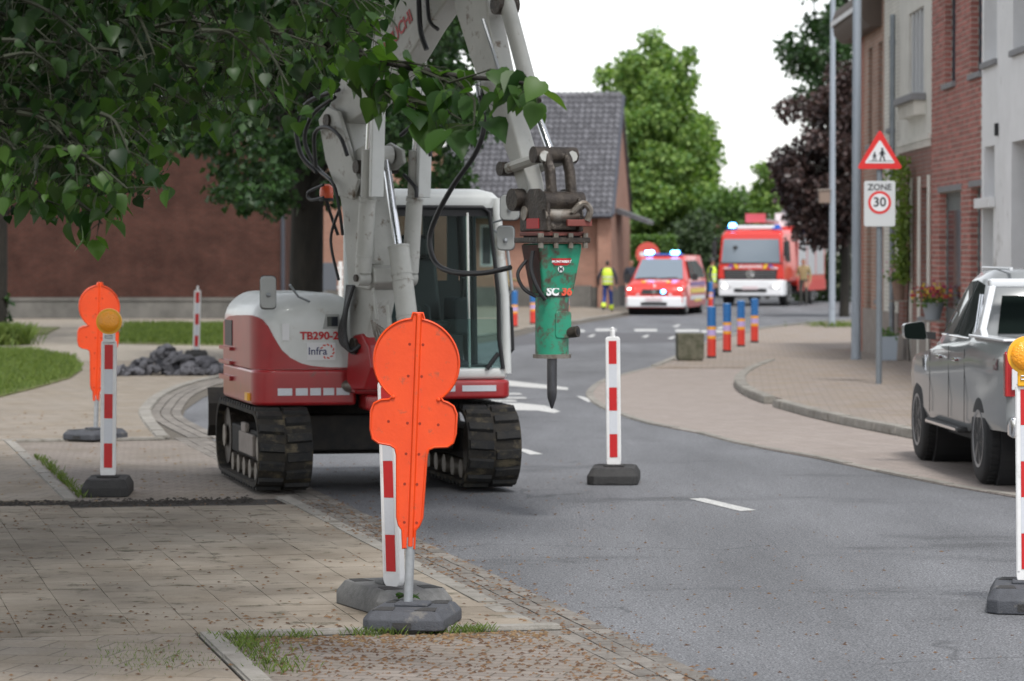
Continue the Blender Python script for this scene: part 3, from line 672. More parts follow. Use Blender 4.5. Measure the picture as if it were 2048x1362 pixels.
# pantiles
sl = Vector((0, run + .55, zr - ze + .18)); L = sl.length; sd_ = sl.normalized(); nn = Vector((0, -sd_.z, sd_.y))
tw, tl = .225, .29; tm = MB(); prof = [(-.112, .0), (-.075, .045), (-.03, .07), (.015, .045), (.06, .005), (.118, .004)]
tm.loft([[(x, sd_.y * v + nn.y * (h + dz), sd_.z * v + nn.z * (h + dz)) for x, h in prof] for v, dz in ((0, .05), (tl + .05, .005))], cap=False, closed=False)
tm.loft([[(x, nn.y * (h + .05), nn.z * (h + .05)) for x, h in prof], [(x, nn.y * h, nn.z * h) for x, h in prof]], cap=False, closed=False)
pan = tm.mesh('roof_tile'); pan.materials.append(M_rooftile); sm(pan, 50)
ext_ = MB(); nr = int(L / tl) + 1; nc = int((xb - xa + .1) / tw); cnt = 0; tl_ = []
for i in range(nr):
    for j in range(nc): tl_.append((i, j))
tl_.sort(key=lambda q: -q[1] - .3 * q[0])
for i, j in tl_:
    c = Vector((xb - j * tw - .05, -.56, ze - .16)) + sd_ * (i * tl)
    if cnt < 300 : linkmesh('roof_tile', pan, rf, c + Vector((0, 0, rr.uniform(-.006, .006))), (rr.uniform(-.01, .01), rr.uniform(-.015, .015), 0))
    else:
        base = len(ext_.v); ext_.v += [tuple(Vector(v.co) + c) for v in pan.vertices]; ext_.f += [tuple(base + k for k in p.vertices) for p in pan.polygons]
    cnt += 1
if ext_.v: tag(ext_.build('roof_tiles', M_rooftile, rf, smooth=50, fixn=False), kind='stuff')
rid = MB()
for k in range(18):
    x = lerp(xa, xb, (k + .5) / 18); MB().tube([(x - .19, run, zr + .03), (x + .2, run, zr + .045)], .12, 10).build('ridge_tile', M_rooftile, rf)
# porch stone in front, windows of the far wall
MB().ext(gx(1130), gx(1185), -.6, -.06, 0, .8).build('step_block', M_gplinth, H)
for a, b in ((960, 985), (1060, 1085)):
    f = MB().ext(gx(a), gx(b), -.03, -.002, 1.5, 3.0).build('window', M_greyframe, H); MB().ext(gx(a) + .06, gx(b) - .06, -.04, -.031, 1.57, 2.93).build('pane', M_pane, f)
MB().ext(gx(940), gx(1210), -.04, -.003, 2.75, 2.95).build('stone_band', M_plinth, H) if False else None
# small lean-to roof at the right of the gable
MB().loft([[(xb + .02, 2.0 + y, ze + .1), (xb + 1.2, 2.0 + y, ze - .35), (xb + 1.2, 2.0 + y, ze - .5), (xb + .02, 2.0 + y, ze - .1)] for y in (0, 3)]).build('lean_to_roof', M_rooftile, H)
# wing left of the roof
H = thing('brick_wing', 'pink brick gable wing partly hidden by the linden trunk', 'building', (Xp(780, 112), 112, 0))
wx0, wx1 = Xp(600, 112) - H.location.x, Xp(938, 112) - H.location.x
MB().loft([[(wx0, y, .7), (wx1, y, .7), (wx1, y, 4.2), ((wx0 + wx1) / 2 - .2, y, 8.6), (wx0, y, 4.2)] for y in (0, 6)]).build('wall', M_pink, H)
MB().ext(wx0 - .03, wx1 + .03, -.05, 6.03, 0, .698).build('plinth', M_gplinth, H)
MB().loft([[(wx1 + .12, y, 4.0), (wx1 + .12, y, 4.16), ((wx0 + wx1) / 2 - .2, y, 8.78), ((wx0 + wx1) / 2 - .2, y, 8.62)] for y in (-.12, 6.1)]).build('roof_slope', M_rooftile, H)
MB().loft([[(wx0 - .12, y, 4.0), (wx0 - .12, y, 4.16), ((wx0 + wx1) / 2 - .21, y, 8.78), ((wx0 + wx1) / 2 - .21, y, 8.62)] for y in (-.12, 6.1)]).build('roof_slope', M_rooftile, H)
f = MB().ext(Xp(900, 112) - H.location.x, Xp(916, 112) - H.location.x, -.05, -.002, 4.0, 5.0).build('window', M_frame, H)
# far roofs
H = thing('distant_house', 'distant house with grey roof seen between the two big trees', 'house', (Xp(1475, 230), 230, 0))
MB().ext(-4, 4, 0, 8, 0, 4.2).build('wall', M_pink, H); MB().loft([[(x, -.5, 4.2), (x, 8.5, 4.2), (x, 4, 6.4)] for x in (-4.4, 4.4)]).build('roof', mat('grey_roof', (0.12, 0.11, 0.12), 0.7, var=.3, scale=3), H)
H = thing('white_shed', 'small white house with pale chimney behind the fire engine', 'house', (Xp(1540, 150), 150, 0))
MB().ext(-1.6, 1.6, 0, 5, 0, 2.9).build('wall', M_stucco, H); MB().loft([[(x, -.3, 2.9), (x, 5.3, 2.9), (x, 2.5, 4.2)] for x in (-1.7, 1.7)]).build('roof', MATS['grey_roof'], H); MB().ext(-.45, .05, .8, 1.4, 3.0, 4.6).build('chimney', M_stucco, H)
# ---------------------------------------------------------------- vegetation
M_bark = mat('bark', (0.026, 0.022, 0.017), 0.95, var=0.0, scale=9, col2=(0.012, 0.011, 0.009), bump=0.9, bscale=14, stretch=(1, 1, .25))
M_twig = mat('twig', (0.02, 0.024, 0.010), 0.8, var=.3, scale=30)
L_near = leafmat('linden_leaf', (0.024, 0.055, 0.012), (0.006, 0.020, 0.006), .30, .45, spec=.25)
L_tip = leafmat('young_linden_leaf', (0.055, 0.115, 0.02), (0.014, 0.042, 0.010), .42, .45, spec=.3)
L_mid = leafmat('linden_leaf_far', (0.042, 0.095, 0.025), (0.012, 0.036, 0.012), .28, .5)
L_big = leafmat('tall_tree_leaf', (0.23, 0.33, 0.08), (0.08, 0.165, 0.045), .35, .6)
L_purple = leafmat('copper_leaf', (0.080, 0.046, 0.042), (0.020, 0.013, 0.013), .12, .4)
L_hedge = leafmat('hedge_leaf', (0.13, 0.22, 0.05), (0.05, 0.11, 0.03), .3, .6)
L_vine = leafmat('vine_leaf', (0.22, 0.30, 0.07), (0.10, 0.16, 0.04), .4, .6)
L_dark = leafmat('shade_leaf', (0.05, 0.085, 0.03), (0.02, 0.04, 0.015), .2, .6)  # darkened hedge green, shade put into the leaf colour
L_grass = leafmat('grass_blade', (0.14, 0.19, 0.035), (0.07, 0.115, 0.022), .3, .7)
M_dead = leafmat('dry_bits', (0.20, 0.11, 0.05), (0.07, 0.035, 0.02), .05, .8)
M_dead2 = leafmat('dry_leaf', (0.24, 0.16, 0.08), (0.12, 0.07, 0.035), .1, .8)
def leaf_shape(L, W, fold=.25, droop=.2):
    """heart shaped leaf along +X, folded on its midrib; 10 verts"""
    o = [(0, 0), (-.06, .16), (.06, .36), (.26, .46), (.52, .38), (.78, .18), (1.0, 0)]
    up, lo, mid = [], [], []
    for x, y in o:
        z = -droop * x * x * L
        up.append(Vector((x * L, y * W, z + fold * y * W))); lo.append(Vector((x * L, -y * W, z + fold * y * W)))
    ridge = [Vector((t * L, 0, -droop * t * t * L)) for t in (0.0, .06, .26, .52, .78)]
    v = up + lo[1:6] + ridge[1:]
    # indices up 0..6, lo 7..11, ridge 12..15
    f = [(0, 12, 2, 1), (12, 13, 3, 2), (13, 14, 4, 3), (14, 15, 5, 4), (15, 6, 5), (0, 7, 8, 12), (12, 8, 9, 13), (13, 9, 10, 14), (14, 10, 11, 15), (15, 11, 6)]
    return v, f
def simple_leaf(L, W): 
    return [Vector((0, 0, 0)), Vector((L * .45, W * .5, .12 * W)), Vector((L, 0, -.12 * L)), Vector((L * .45, -W * .5, .12 * W)), Vector((L * .45, 0, -.05 * L))], [(0, 4, 1), (1, 4, 2), (0, 3, 4), (3, 2, 4)]
def rnd_rot(r, tilt=.9, droop=.5):
    return Matrix.Rotation(r.uniform(0, 2 * math.pi), 3, 'Z') @ Matrix.Rotation(droop + r.gauss(0, tilt * .6), 3, 'Y') @ Matrix.Rotation(r.gauss(0, tilt), 3, 'X')
class Foliage:
    def __init__(s): s.v = []; s.f = []
    def add(s, shape, M, p):
        b = len(s.v); s.v += [tuple(M @ v + p) for v in shape[0]]; s.f += [tuple(b + k for k in f) for f in shape[1]]
    def build(s, name, m, parent=None):
        me = bpy.data.meshes.new(name); me.from_pydata(s.v, [], s.f); me.update(); me.materials.append(m)
        for p in me.polygons: p.use_smooth = True
        o = bpy.data.objects.new(name, me); COL.objects.link(o); o.parent = parent; return o
SL = [simple_leaf(1, .8)]
def clump_crown(parent, clumps, n, size, m, seed, name='crown', tilt=.9, stuff=False):
    """clumps: (center, radius vector). leaves denser to the clump surface"""
    r = random.Random(seed); fo = Foliage(); tot = sum(c[1].x * c[1].z for c in clumps)
    shp = simple_leaf(1, .8)
    for c, rad in clumps:
        k = max(8, int(n * rad.x * rad.z / tot))
        for _ in range(k):
            d = Vector((r.gauss(0, 1), r.gauss(0, 1), r.gauss(0, 1))).normalized(); q = r.random() ** .42
            p = c + Vector((d.x * rad.x, d.y * rad.y, d.z * rad.z)) * q * (1 + .18 * noise.noise(d * 2.5 + c))
            s = size * r.uniform(.6, 1.35); M = rnd_rot(r, tilt) * s
            fo.add(shp, M, p)
    o = fo.build(name, m, parent)
    return o
def limb(mb, p0, p1, r0, r1, r, bend=.15, n=6):
    p0, p1 = Vector(p0), Vector(p1); L = (p1 - p0).length; pts = []
    off = Vector((r.uniform(-1, 1), r.uniform(-1, 1), r.uniform(-.3, .6))) * bend * L
    for i in range(n + 1):
        t = i / n; pts.append(p0.lerp(p1, t) + off * (4 * t * (1 - t)))
    mb.tube(pts, [lerp(r0, r1, i / n) for i in range(n + 1)], 8); return pts
def tree(name, label, base, h, crown_c, crown_r, m, nclump, nleaf, size, seed, trunk_r=.2, cl_r=(.16, .3), cat='tree', group=None, shape=None):
    r = random.Random(seed); t = thing(name, label, cat, base, 0, group); cc = Vector(crown_c) - Vector(base); cr = Vector(crown_r)
    tb = MB(); top = Vector((cc.x * .9, cc.y * .9, cc.z + cr.z * .5)); limb(tb, (0, 0, -.05), top, trunk_r, trunk_r * .25, r, .02, 8)
    cl = []
    for k in range(nclump):
        for _ in range(50):
            d = Vector((r.uniform(-1, 1), r.uniform(-1, 1), r.uniform(-1, 1)))
            if .25 < d.length < 1 and (shape is None or shape(d, r)): break
        p = cc + Vector((d.x * cr.x, d.y * cr.y, d.z * cr.z)); q = r.uniform(*cl_r) * cr.x
        cl.append((p, Vector((q, q, q * r.uniform(.7, 1.1)))))
        if k % 3 == 0: limb(tb, top * r.uniform(.45, .9), p, trunk_r * .3, .02, r, .08, 4)
    tb.build('trunk', M_bark, t, smooth=60)
    clump_crown(t, cl, nleaf, size, m, seed + 1)
    return t
# tall light green tree in the middle
def cone(d, r):
    lim = 1.0 if d.z < -.1 else 1 - (d.z + .1) * .62
    return math.hypot(d.x, d.y) < lim
Dt = 150.0
tree('tall_tree', 'tall light green tree rising above the road behind the red van', (Xp(1325, Dt), Dt, 0), 13, (Xp(1318, Dt), Dt, gz(330, Dt)), (3.1, 3.1, 6.2), L_big, 170, 46000, .235, 21, .3, (.16, .30), shape=cone)
tree('side_tree', 'lower light green tree against the right end of the tiled roof', (Xp(1215, 158), 158, 0), 9, (Xp(1225, 158), 158, gz(290, 158)), (1.8, 1.8, 3.9), L_big, 45, 7000, .28, 22, .2, (.25, .4))
tree('copper_beech', 'dark purple leaved tree beside the thin lamp post', (Xp(1688, 101), 101, 0), 7, (Xp(1676, 101), 101, gz(315, 101)), (1.9, 1.9, 2.75), L_purple, 75, 20000, .17, 23, .16, (.2, .38))
tree('background_tree', 'blue green tree behind the purple tree at the eave', (Xp(1690, 128), 128, 0), 13, (Xp(1690, 128), 128, gz(90, 128)), (2.1, 2.1, 4.4), L_mid, 50, 9000, .22, 24, .2, (.22, .4))
tree('small_tree', 'small yellow green tree left of the purple tree', (Xp(1535, 140), 140, 0), 5.6, (Xp(1537, 140), 140, gz(395, 140)), (.75, .75, 1.5), L_big, 16, 2500, .2, 25, .08, (.4, .6))
tree('bushy_tree', 'bushy green tree behind the fire engine cab', (Xp(1475, 146), 146, 0), 5, (Xp(1470, 146), 146, gz(450, 146)), (1.7, 1.3, 1.3), L_hedge, 30, 5000, .2, 26, .1, (.35, .55))
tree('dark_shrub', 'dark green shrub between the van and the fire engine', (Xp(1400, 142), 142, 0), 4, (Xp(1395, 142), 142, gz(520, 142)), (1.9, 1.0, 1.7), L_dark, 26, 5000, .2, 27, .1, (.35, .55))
def hedge(name, label, x0, x1, y0, y1, h, m, n, size, seed):
    r = random.Random(seed); t = thing(name, label, 'hedge', ((x0+x1)/2, y0, 0)); fo = Foliage(); shp = simple_leaf(1, .8)
    for _ in range(n):
        u, v, w_ = r.random(), r.random(), r.random()
        k = r.random()
        if k < .5: v = r.random() ** 3 * .3
        elif k < .85: w_ = 1 - r.random() ** 3 * .15
        p = Vector((lerp(x0, x1, u) - (x0+x1)/2, lerp(y0, y1, v) - y0, w_ * h * (1 + .05 * noise.noise(Vector((u * 9, v * 3, seed))))))
        fo.add(shp, rnd_rot(r) * size * r.uniform(.6, 1.3), p)
    fo.build('foliage', m, t)
    st = MB()
    for k in range(6): x = lerp(x0, x1, (k + .5) / 6) - (x0+x1)/2; st.tube([(x, (y1-y0)/2, 0), (x + .1, (y1-y0)/2, h * .7)], .04, 6)
    st.build('stem', M_bark, t)
    return t
hedge('hedge', 'clipped yellow green hedge behind the red van', Xp(1253, 128), Xp(1352, 128), 128, 130, gz(472, 128), L_hedge, 4500, .15, 31)
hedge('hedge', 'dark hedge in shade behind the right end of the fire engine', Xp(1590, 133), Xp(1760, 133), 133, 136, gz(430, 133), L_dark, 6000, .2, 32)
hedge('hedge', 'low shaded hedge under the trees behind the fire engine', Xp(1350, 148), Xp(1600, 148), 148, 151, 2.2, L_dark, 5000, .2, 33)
# far linden behind the excavator
Df = 55.0; r = random.Random(77)
T = thing('linden_tree', 'broad linden tree standing behind the excavator, its dark trunk left of the boom', 'tree', (Xp(606, Df), Df, 0)); tb = T.location
bk = MB(); limb(bk, (0, 0, -.05), (.1, 0, 6.5), .31, .22, r, .01, 8)
low = [(360,250),(400,320),(450,420),(520,430),(600,430),(650,415),(690,380),(760,400),(850,405),(900,395),(940,355),(962,300),(980,160),(990,0)]
cl = []
while len(cl) < 700:
    px, py, D = r.uniform(330, 985), r.uniform(-380, 430), r.uniform(50, 61)
    if py > interp(low, px) - 12: continue
    p = P(px, py, D) - tb; q = r.uniform(.18, .42); cl.append((p, Vector((q, q, q * .75))))
for c, _ in cl[:110:2]: limb(bk, (0.05, 0, r.uniform(2.6, 6)), c, .06, .012, r, .06, 5)
bk.build('trunk', M_bark, T, smooth=60); clump_crown(T, cl, 50000, .135, L_mid, 78)
# linden at the left edge further back
D3 = 70.0
T = thing('linden_tree', 'linden tree whose mossy trunk just shows at the left edge of the lawn', 'tree', (Xp(-6, D3), D3, 0)); tb = T.location
bk = MB(); limb(bk, (0, 0, -.05), (0, 0, 6.5), .2, .15, r, .01, 8)
cl = []
while len(cl) < 300:
    px, py, D = r.uniform(-420, 520), r.uniform(-420, 300), r.uniform(66, 86); p = P(px, py, D) - tb; q = r.uniform(.35, .6); cl.append((p, Vector((q, q, q * .75))))
for c, _ in cl[::3]: limb(bk, (0, 0, r.uniform(2.6, 6)), c, .05, .012, r, .06, 4)
for k in range(14):
    p = P(r.uniform(-8, 18), r.uniform(585, 690), D3) - tb; cl.append((p, Vector((.08, .08, .1))))
bk.build('trunk', M_bark, T, smooth=60); clump_crown(T, cl, 18000, .2, L_mid, 79)
# near linden: its low branches hang into the picture from the left
T = thing('linden_tree', 'near linden branches with large heart shaped leaves hanging in from the upper left', 'tree', (-5.2, 21.5, 0)); tb = Vector(T.location)
bk = MB(); limb(bk, (0, 0, -.05), (.1, -.1, 6.5), .30, .22, r, .01, 8)
tw = MB(); leaves = []
def near(px, py, D): return P(px, py, D) - tb
def low_n(px): return interp([(-200,330),(0,345),(60,395),(110,425),(150,425),(205,462),(240,430),(280,375),(330,315),(400,260),(480,235),(560,235),(620,190),(680,150),(730,95),(780,30),(820,-20),(900,-60)], px)
def spray(path, spread, n, tip=False, sz=(.05, .092)):
    tw.tube(path, [lerp(.012, .003, i / (len(path) - 1)) for i in range(len(path))], 5)
    for _ in range(n):
        t = r.random() * (len(path) - 1); i = min(int(t), len(path) - 2); p = path[i].lerp(path[i+1], t - i)
        q = p + Vector((r.gauss(0, 1), r.gauss(0, 1), r.gauss(-.6, .8))) * spread
        tw.tube([p, p.lerp(q, .6) + Vector((0, 0, .01)), q], [.0025, .002, .0015], 3, cap=False)
        leaves.append((q, r.uniform(*sz), tip))
# the long branch reaching right over the excavator
main = curvepts([near(-420, -180, 20), near(-40, -60, 18.4), near(330, 20, 16.8), near(600, 70, 15.6), near(760, 120, 15), near(900, 150, 14.6), near(1010, 160, 14.3), near(1078, 172, 14.1)], 6)
bk.tube(main, [lerp(.05, .004, (i / (len(main) - 1)) ** .7) for i in range(len(main))], 7)
for ends, n in (([(1010,158,14.3),(1050,170,14.2),(1088,182,14.0)], 15), ([(900,150,14.6),(950,200,14.4),(948,250,14.3)], 9), ([(840,140,14.7),(900,165,14.5),(980,140,14.3)], 16), ([(700,105,15.2),(780,120,14.8),(880,135,14.6)], 14),
               ([(700,110,15.2),(760,170,14.9),(850,205,14.6)], 10), ([(640,90,15.4),(700,130,15.1),(760,150,14.9)], 12), ([(820,200,14.7),(880,215,14.5),(925,240,14.4)], 8), ([(640,60,15.4),(720,60,15),(760,90,14.9)], 9), ([(660,20,15.5),(720,30,15.2),(770,75,14.9)], 9), ([(740,160,14.9),(790,200,14.8),(860,230,14.6)], 6)):
    spray([near(*e) for e in ends], .055, n, True, (.085, .135))
# the hanging mass
for k in range(520):
    for _ in range(60):
        px, py = r.uniform(-160, 800), r.uniform(-140, 440); D = r.uniform(13.6, 22)
        if py < low_n(px) - 25: break
    else: continue
    e = near(px, py, D); s = e + Vector((r.uniform(-.55, -.15), r.uniform(-.2, .5), r.uniform(.02, .35)))
    if px < 330 and py > 250: s = e + Vector((r.uniform(-.4, -.1), r.uniform(0, .3), r.uniform(.1, .3)))
    mid = (s + e) / 2 + Vector((0, 0, .05)); spray(curvepts([s, mid, e], 3), .085, r.randint(15, 24), py > low_n(px) - 90 and D < 17)
for k in range(26):
    px, py, D = r.uniform(-100, 700), r.uniform(-150, 60), r.uniform(15, 21); limb(bk, (.1, -.1, r.uniform(3.2, 5.5)), near(px, py, D), .05, .008, r, .06, 6)
for ends in ([(150,400,15),(185,425,15),(205,448,15)], [(60,375,15),(90,400,15),(120,410,15)], [(20,360,15),(40,380,15),(70,385,15)], [(230,400,15.2),(215,420,15),(200,440,14.9)]): spray([near(*e) for e in ends], .05, 7, True, (.09, .13))
bk.build('trunk', M_bark, T, smooth=60); tw.build('twigs', M_twig, T)
order = sorted(range(len(leaves)), key=lambda i: (leaves[i][0] + tb).y + (0 if leaves[i][2] else 3))
lm = []
for k in range(5):
    sh = leaf_shape(1, .95 + .1 * (k % 3), .15 + .1 * k, .1 + .12 * (k % 3)); me = bpy.data.meshes.new('leaf'); me.from_pydata([tuple(v) for v in sh[0]], [], sh[1])
    for p in me.polygons: p.use_smooth = True
    lm.append((me, sh))
ml = []
for me, sh in lm:
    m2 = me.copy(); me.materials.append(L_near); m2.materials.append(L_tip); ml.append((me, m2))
fo, fo2 = Foliage(), Foliage()
for k, i in enumerate(order):
    p, s, tip = leaves[i]; M = rnd_rot(r, .55, .75)
    s *= 1 + .25 * math.sin(k * 2.4)
    if k < 300:
        o = linkmesh('leaf', ml[k % 5][1 if tip else 0], T, p, M.to_euler(), (s, s * (.8 + .35 * ((k * .618) % 1)), s))
    else: (fo2 if tip else fo).add(lm[k % 5][1], M * s, p)
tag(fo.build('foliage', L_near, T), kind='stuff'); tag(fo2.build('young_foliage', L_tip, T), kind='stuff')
# the rest of the near crown, added unseen above the picture for its shade
cl = []
for k in range(230):
    a, q = r.uniform(0, 6.283), math.sqrt(r.random()); c = Vector((.6 + 5.2 * q * math.cos(a), 1.0 + 5.6 * q * math.sin(a), r.uniform(3.9, 8.0) - .9 * q)); s = r.uniform(.55, 1.0); lim = 2 + 505 / F * (tb.y + c.y + s) + s * .75 + .35; c.z = max(c.z, lim + r.uniform(0, 1.2))
    cl.append((c, Vector((s, s, s * .6))))
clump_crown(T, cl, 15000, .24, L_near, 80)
# vine on the cream house
T = thing('climbing_plant', 'yellow green climbing plant on the cream house front', 'plant', (X0 - .05, Dp(1826), .6)); r = random.Random(5)
fo = Foliage(); shp = simple_leaf(1, .9); st = MB()
for k in range(900):
    z = r.random(); zz = lerp(.9, 3.1, z); wdt = interp([(0, .05), (.4, .1), (.55, .14), (.7, .3), (.9, .38), (1, .15)], z)
    fo.add(shp, rnd_rot(r) * r.uniform(.06, .12), Vector((-.06 - abs(r.gauss(0, .1)) * (1 + (z > .6)), r.gauss(0, .6) * wdt * 2.0, zz)))
st.tube(curvepts([(.0, 0, -.6), (-.03, .05, .3), (-.02, -.05, 1.2), (-.04, 0, 2.9)], 5), .015, 6)
fo.build('foliage', L_vine, T); st.build('stem', M_bark, T)
# ---------------------------------------------------------------- street furniture
M_orange_p = mat('orange_plastic', (0.74, 0.070, 0.008), 0.40, var=0.0, scale=3, col2=(0.64, 0.055, 0.007), bump=.05, bscale=60, dirt=(.42, .075, .03), dirt_amt=.09, dirt_scale=14)
M_hole = mat('hole_dark', (0.25, 0.02, 0.005), 0.8)
M_zinc = mat('galvanised_steel', (0.42, 0.44, 0.46), 0.42, metal=0.7, var=0.2, scale=18)
M_rubber = mat('recycled_rubber', (0.062, 0.066, 0.077), 0.75, var=0.0, scale=25, col2=(0.045, 0.048, 0.056), bump=.3, bscale=120, dirt=(.11, .105, .10), dirt_amt=.2, dirt_scale=9)
M_rubber2 = mat('weathered_rubber', (0.15, 0.15, 0.148), 0.85, var=0.0, scale=20, col2=(0.10, 0.10, 0.098), bump=.3, bscale=90)
M_rubber3 = mat('black_rubber', (0.036, 0.035, 0.035), 0.85, var=0.0, scale=20, col2=(0.024, 0.024, 0.024), bump=.3, bscale=90)
M_wplas = mat('white_plastic', (0.74, 0.74, 0.74), 0.5, var=0.0, scale=9, col2=(0.66, 0.66, 0.655), dirt=(.45, .43, .40), dirt_amt=.1, dirt_scale=5)
M_reflw = mat('white_reflective', (0.58, 0.60, 0.64), 0.35, var=.06, scale=60)
M_reflr = mat('red_reflective', (0.52, 0.012, 0.014), 0.35, var=.12, scale=20)
M_amber = mat('amber_lens', (0.95, 0.36, 0.01), 0.15, spec=.8, bump=.5, bscale=70)
M_ylamp = mat('yellow_housing', (0.85, 0.42, 0.015), 0.4)
def outline_prism(mb, pts, y0, y1): mb.loft([[(x, y0, z) for x, z in pts], [(x, y1, z) for x, z in pts]])
def round_poly(pts, rad, n=5):
    out = []; N = len(pts)
    for i in range(N):
        p, a, b = Vector(pts[i]), Vector(pts[i-1]), Vector(pts[(i+1) % N]); rr_ = rad[i] if isinstance(rad, (list, tuple)) else rad
        u, v = (a - p), (b - p); lu, lv = u.length, v.length; u.normalize(); v.normalize(); d = min(rr_, lu * .48, lv * .48)
        for k in range(n + 1):
            t = k / n; out.append(tuple((p + u*d).lerp(p, t).lerp(p.lerp(p + v*d, t), t)))
    return out
def foot(name, parent, m, wx=.40, wy=.82, h=.10, rz=0.0, loc=(0, 0, 0), lug=True, c=.06):
    """recycled rubber stand: chamfered block with cast pockets and a socket"""
    M = Matrix.Translation(Vector(loc)) @ Matrix.Rotation(rz, 4, 'Z'); mb = MB(M)
    base = [(-wx/2, -wy/2 + c), (-wx/2 + c, -wy/2), (wx/2 - c, -wy/2), (wx/2, -wy/2 + c), (wx/2, wy/2 - c), (wx/2 - c, wy/2), (-wx/2 + c, wy/2), (-wx/2, wy/2 - c)]
    rings = [[(x, y, 0.0) for x, y in base], [(x, y, h * .55) for x, y in base], [(x * .84, y * .86, h) for x, y in base]]
    mb.loft(rings); o = mb.build(name, m, parent, bev=.008)
    if lug:
        for sx, sy in ((-1, -1), (1, -1), (-1, 1), (1, 1)):
            pk = MB(M).loft([[(sx*wx*.26 + x*.055, sy*wy*.30 + y*.075, h - .001 + dz) for x, y in ((-1, -1), (1, -1), (.7, 1), (-.7, 1))] for dz in (0, .004)]); pk.build('pocket', M_rubber3, o)  # pockets are thin dark plates, recess shade put into the colour
        MB(M).ext(-.09, .09, -.07, .07, h - .005, h + .02).build('socket', m, o, bev=.01)
        MB(M).ext(-.05, .05, -wy/2 - .003, -wy/2 + .03, h*.12, h*.42).build('handle_recess', M_rubber3, o)  # solid dark block, the recess shade is only its colour
    return o
SIGN_S = 369.0
def sign_outline():
    def q(px, py): return ((px - 816 - (1244 - py) * .042) / SIGN_S, (1244 - py) / SIGN_S)
    out = []
    for k in range(0, 41):                      # disc, from lower right round to lower left
        a = R(-55 + k * (290 / 40)); x, y = 836 + 83 * math.cos(a), 731 - 84 * math.sin(a)
        if k == 20: out += [q(852, 648), q(849, 636), q(830, 636), q(827, 648)]
        else: out.append(q(x, y))
    low = [(783,806),(766,808),(753,815),(747,830),(746,865),(750,884),(762,892),(784,895),(794,901),(797,914),(797,1035),(800,1050),(807,1060),(808,1096),(830,1096),(832,1060),(840,1050),(846,1035),(855,914),(859,901),(870,896),(896,894),(907,886),(912,868),(914,830),(908,815),(896,808),(888,806)]
    return out + [q(*p) for p in low], q
def prohibition_back(label, loc, rz, lean, base_rz, base_m, foot_loc=(0, 0, 0), group=None):
    t = thing('sign_stand', label, 'traffic sign', loc, rz, group)
    out, q = sign_outline(); M = Matrix.Rotation(lean, 4, 'Y')
    mb = MB(M); outline_prism(mb, out, -.012, .012); pn = mb.build('sign_panel', M_orange_p, t, bev=.006, seg=3)
    rim = MB(M); ring = [(x, -.013, z) for x, z in out] + [(out[0][0], -.013, out[0][1])]
    rim.tube(ring, .0075, 6); rim.build('rim', M_orange_p, pn, smooth=60)
    rb = MB(M); zt, zb = (1244 - 638) / SIGN_S, (1244 - 1092) / SIGN_S
    rb.loft([[(-.018, -.008, z), (-.008, -.03, z), (.008, -.03, z), (.018, -.008, z)] for z in (zb, zt)]); rb.build('spine', M_orange_p, pn, bev=.003)
    for px, py in ((823,697),(849,697),(820,759),(846,759),(781,849),(818,851),(842,851),(878,852),(815,911),(840,911),(812,970),(836,970),(811,1045),(835,1045)):
        x, z = q(px, py); MB(M).cyl((x, -.0135, z), (x, -.010, z), .0075, n=10).build('rivet_hole', M_hole, pn)  # flat discs, the shade of the holes put into a darker orange
    for px, py in ((790,801),(879,803)): x, z = q(px, py); MB(M).sph((x, -.014, z), .012, 8, 6).build('stud', M_orange_p, pn)
    MB(M).tube([(0, 0, .02), (0, 0, .46)], .024, 16).build('post', M_zinc, t, smooth=60)
    foot('base', t, base_m, wx=.43, wy=.62, c=.035, rz=base_rz, loc=foot_loc)
    return t
p = G(815, 1262, ZT) + Vector((0, .30, 0))
prohibition_back('bright orange plastic back of a round road sign, close in front of the excavator', (p.x - .01, p.y, ZT + .003), 0, R(2.2), R(-9), M_rubber, foot_loc=(.03, -.02, 0))
p = G(186, 880, ZT) + Vector((0, .2, 0))
prohibition_back('orange plastic back of a round road sign on the left pavement near the rubble', (p.x, p.y, ZT + .003), R(28), R(2.0), R(-60), M_rubber)

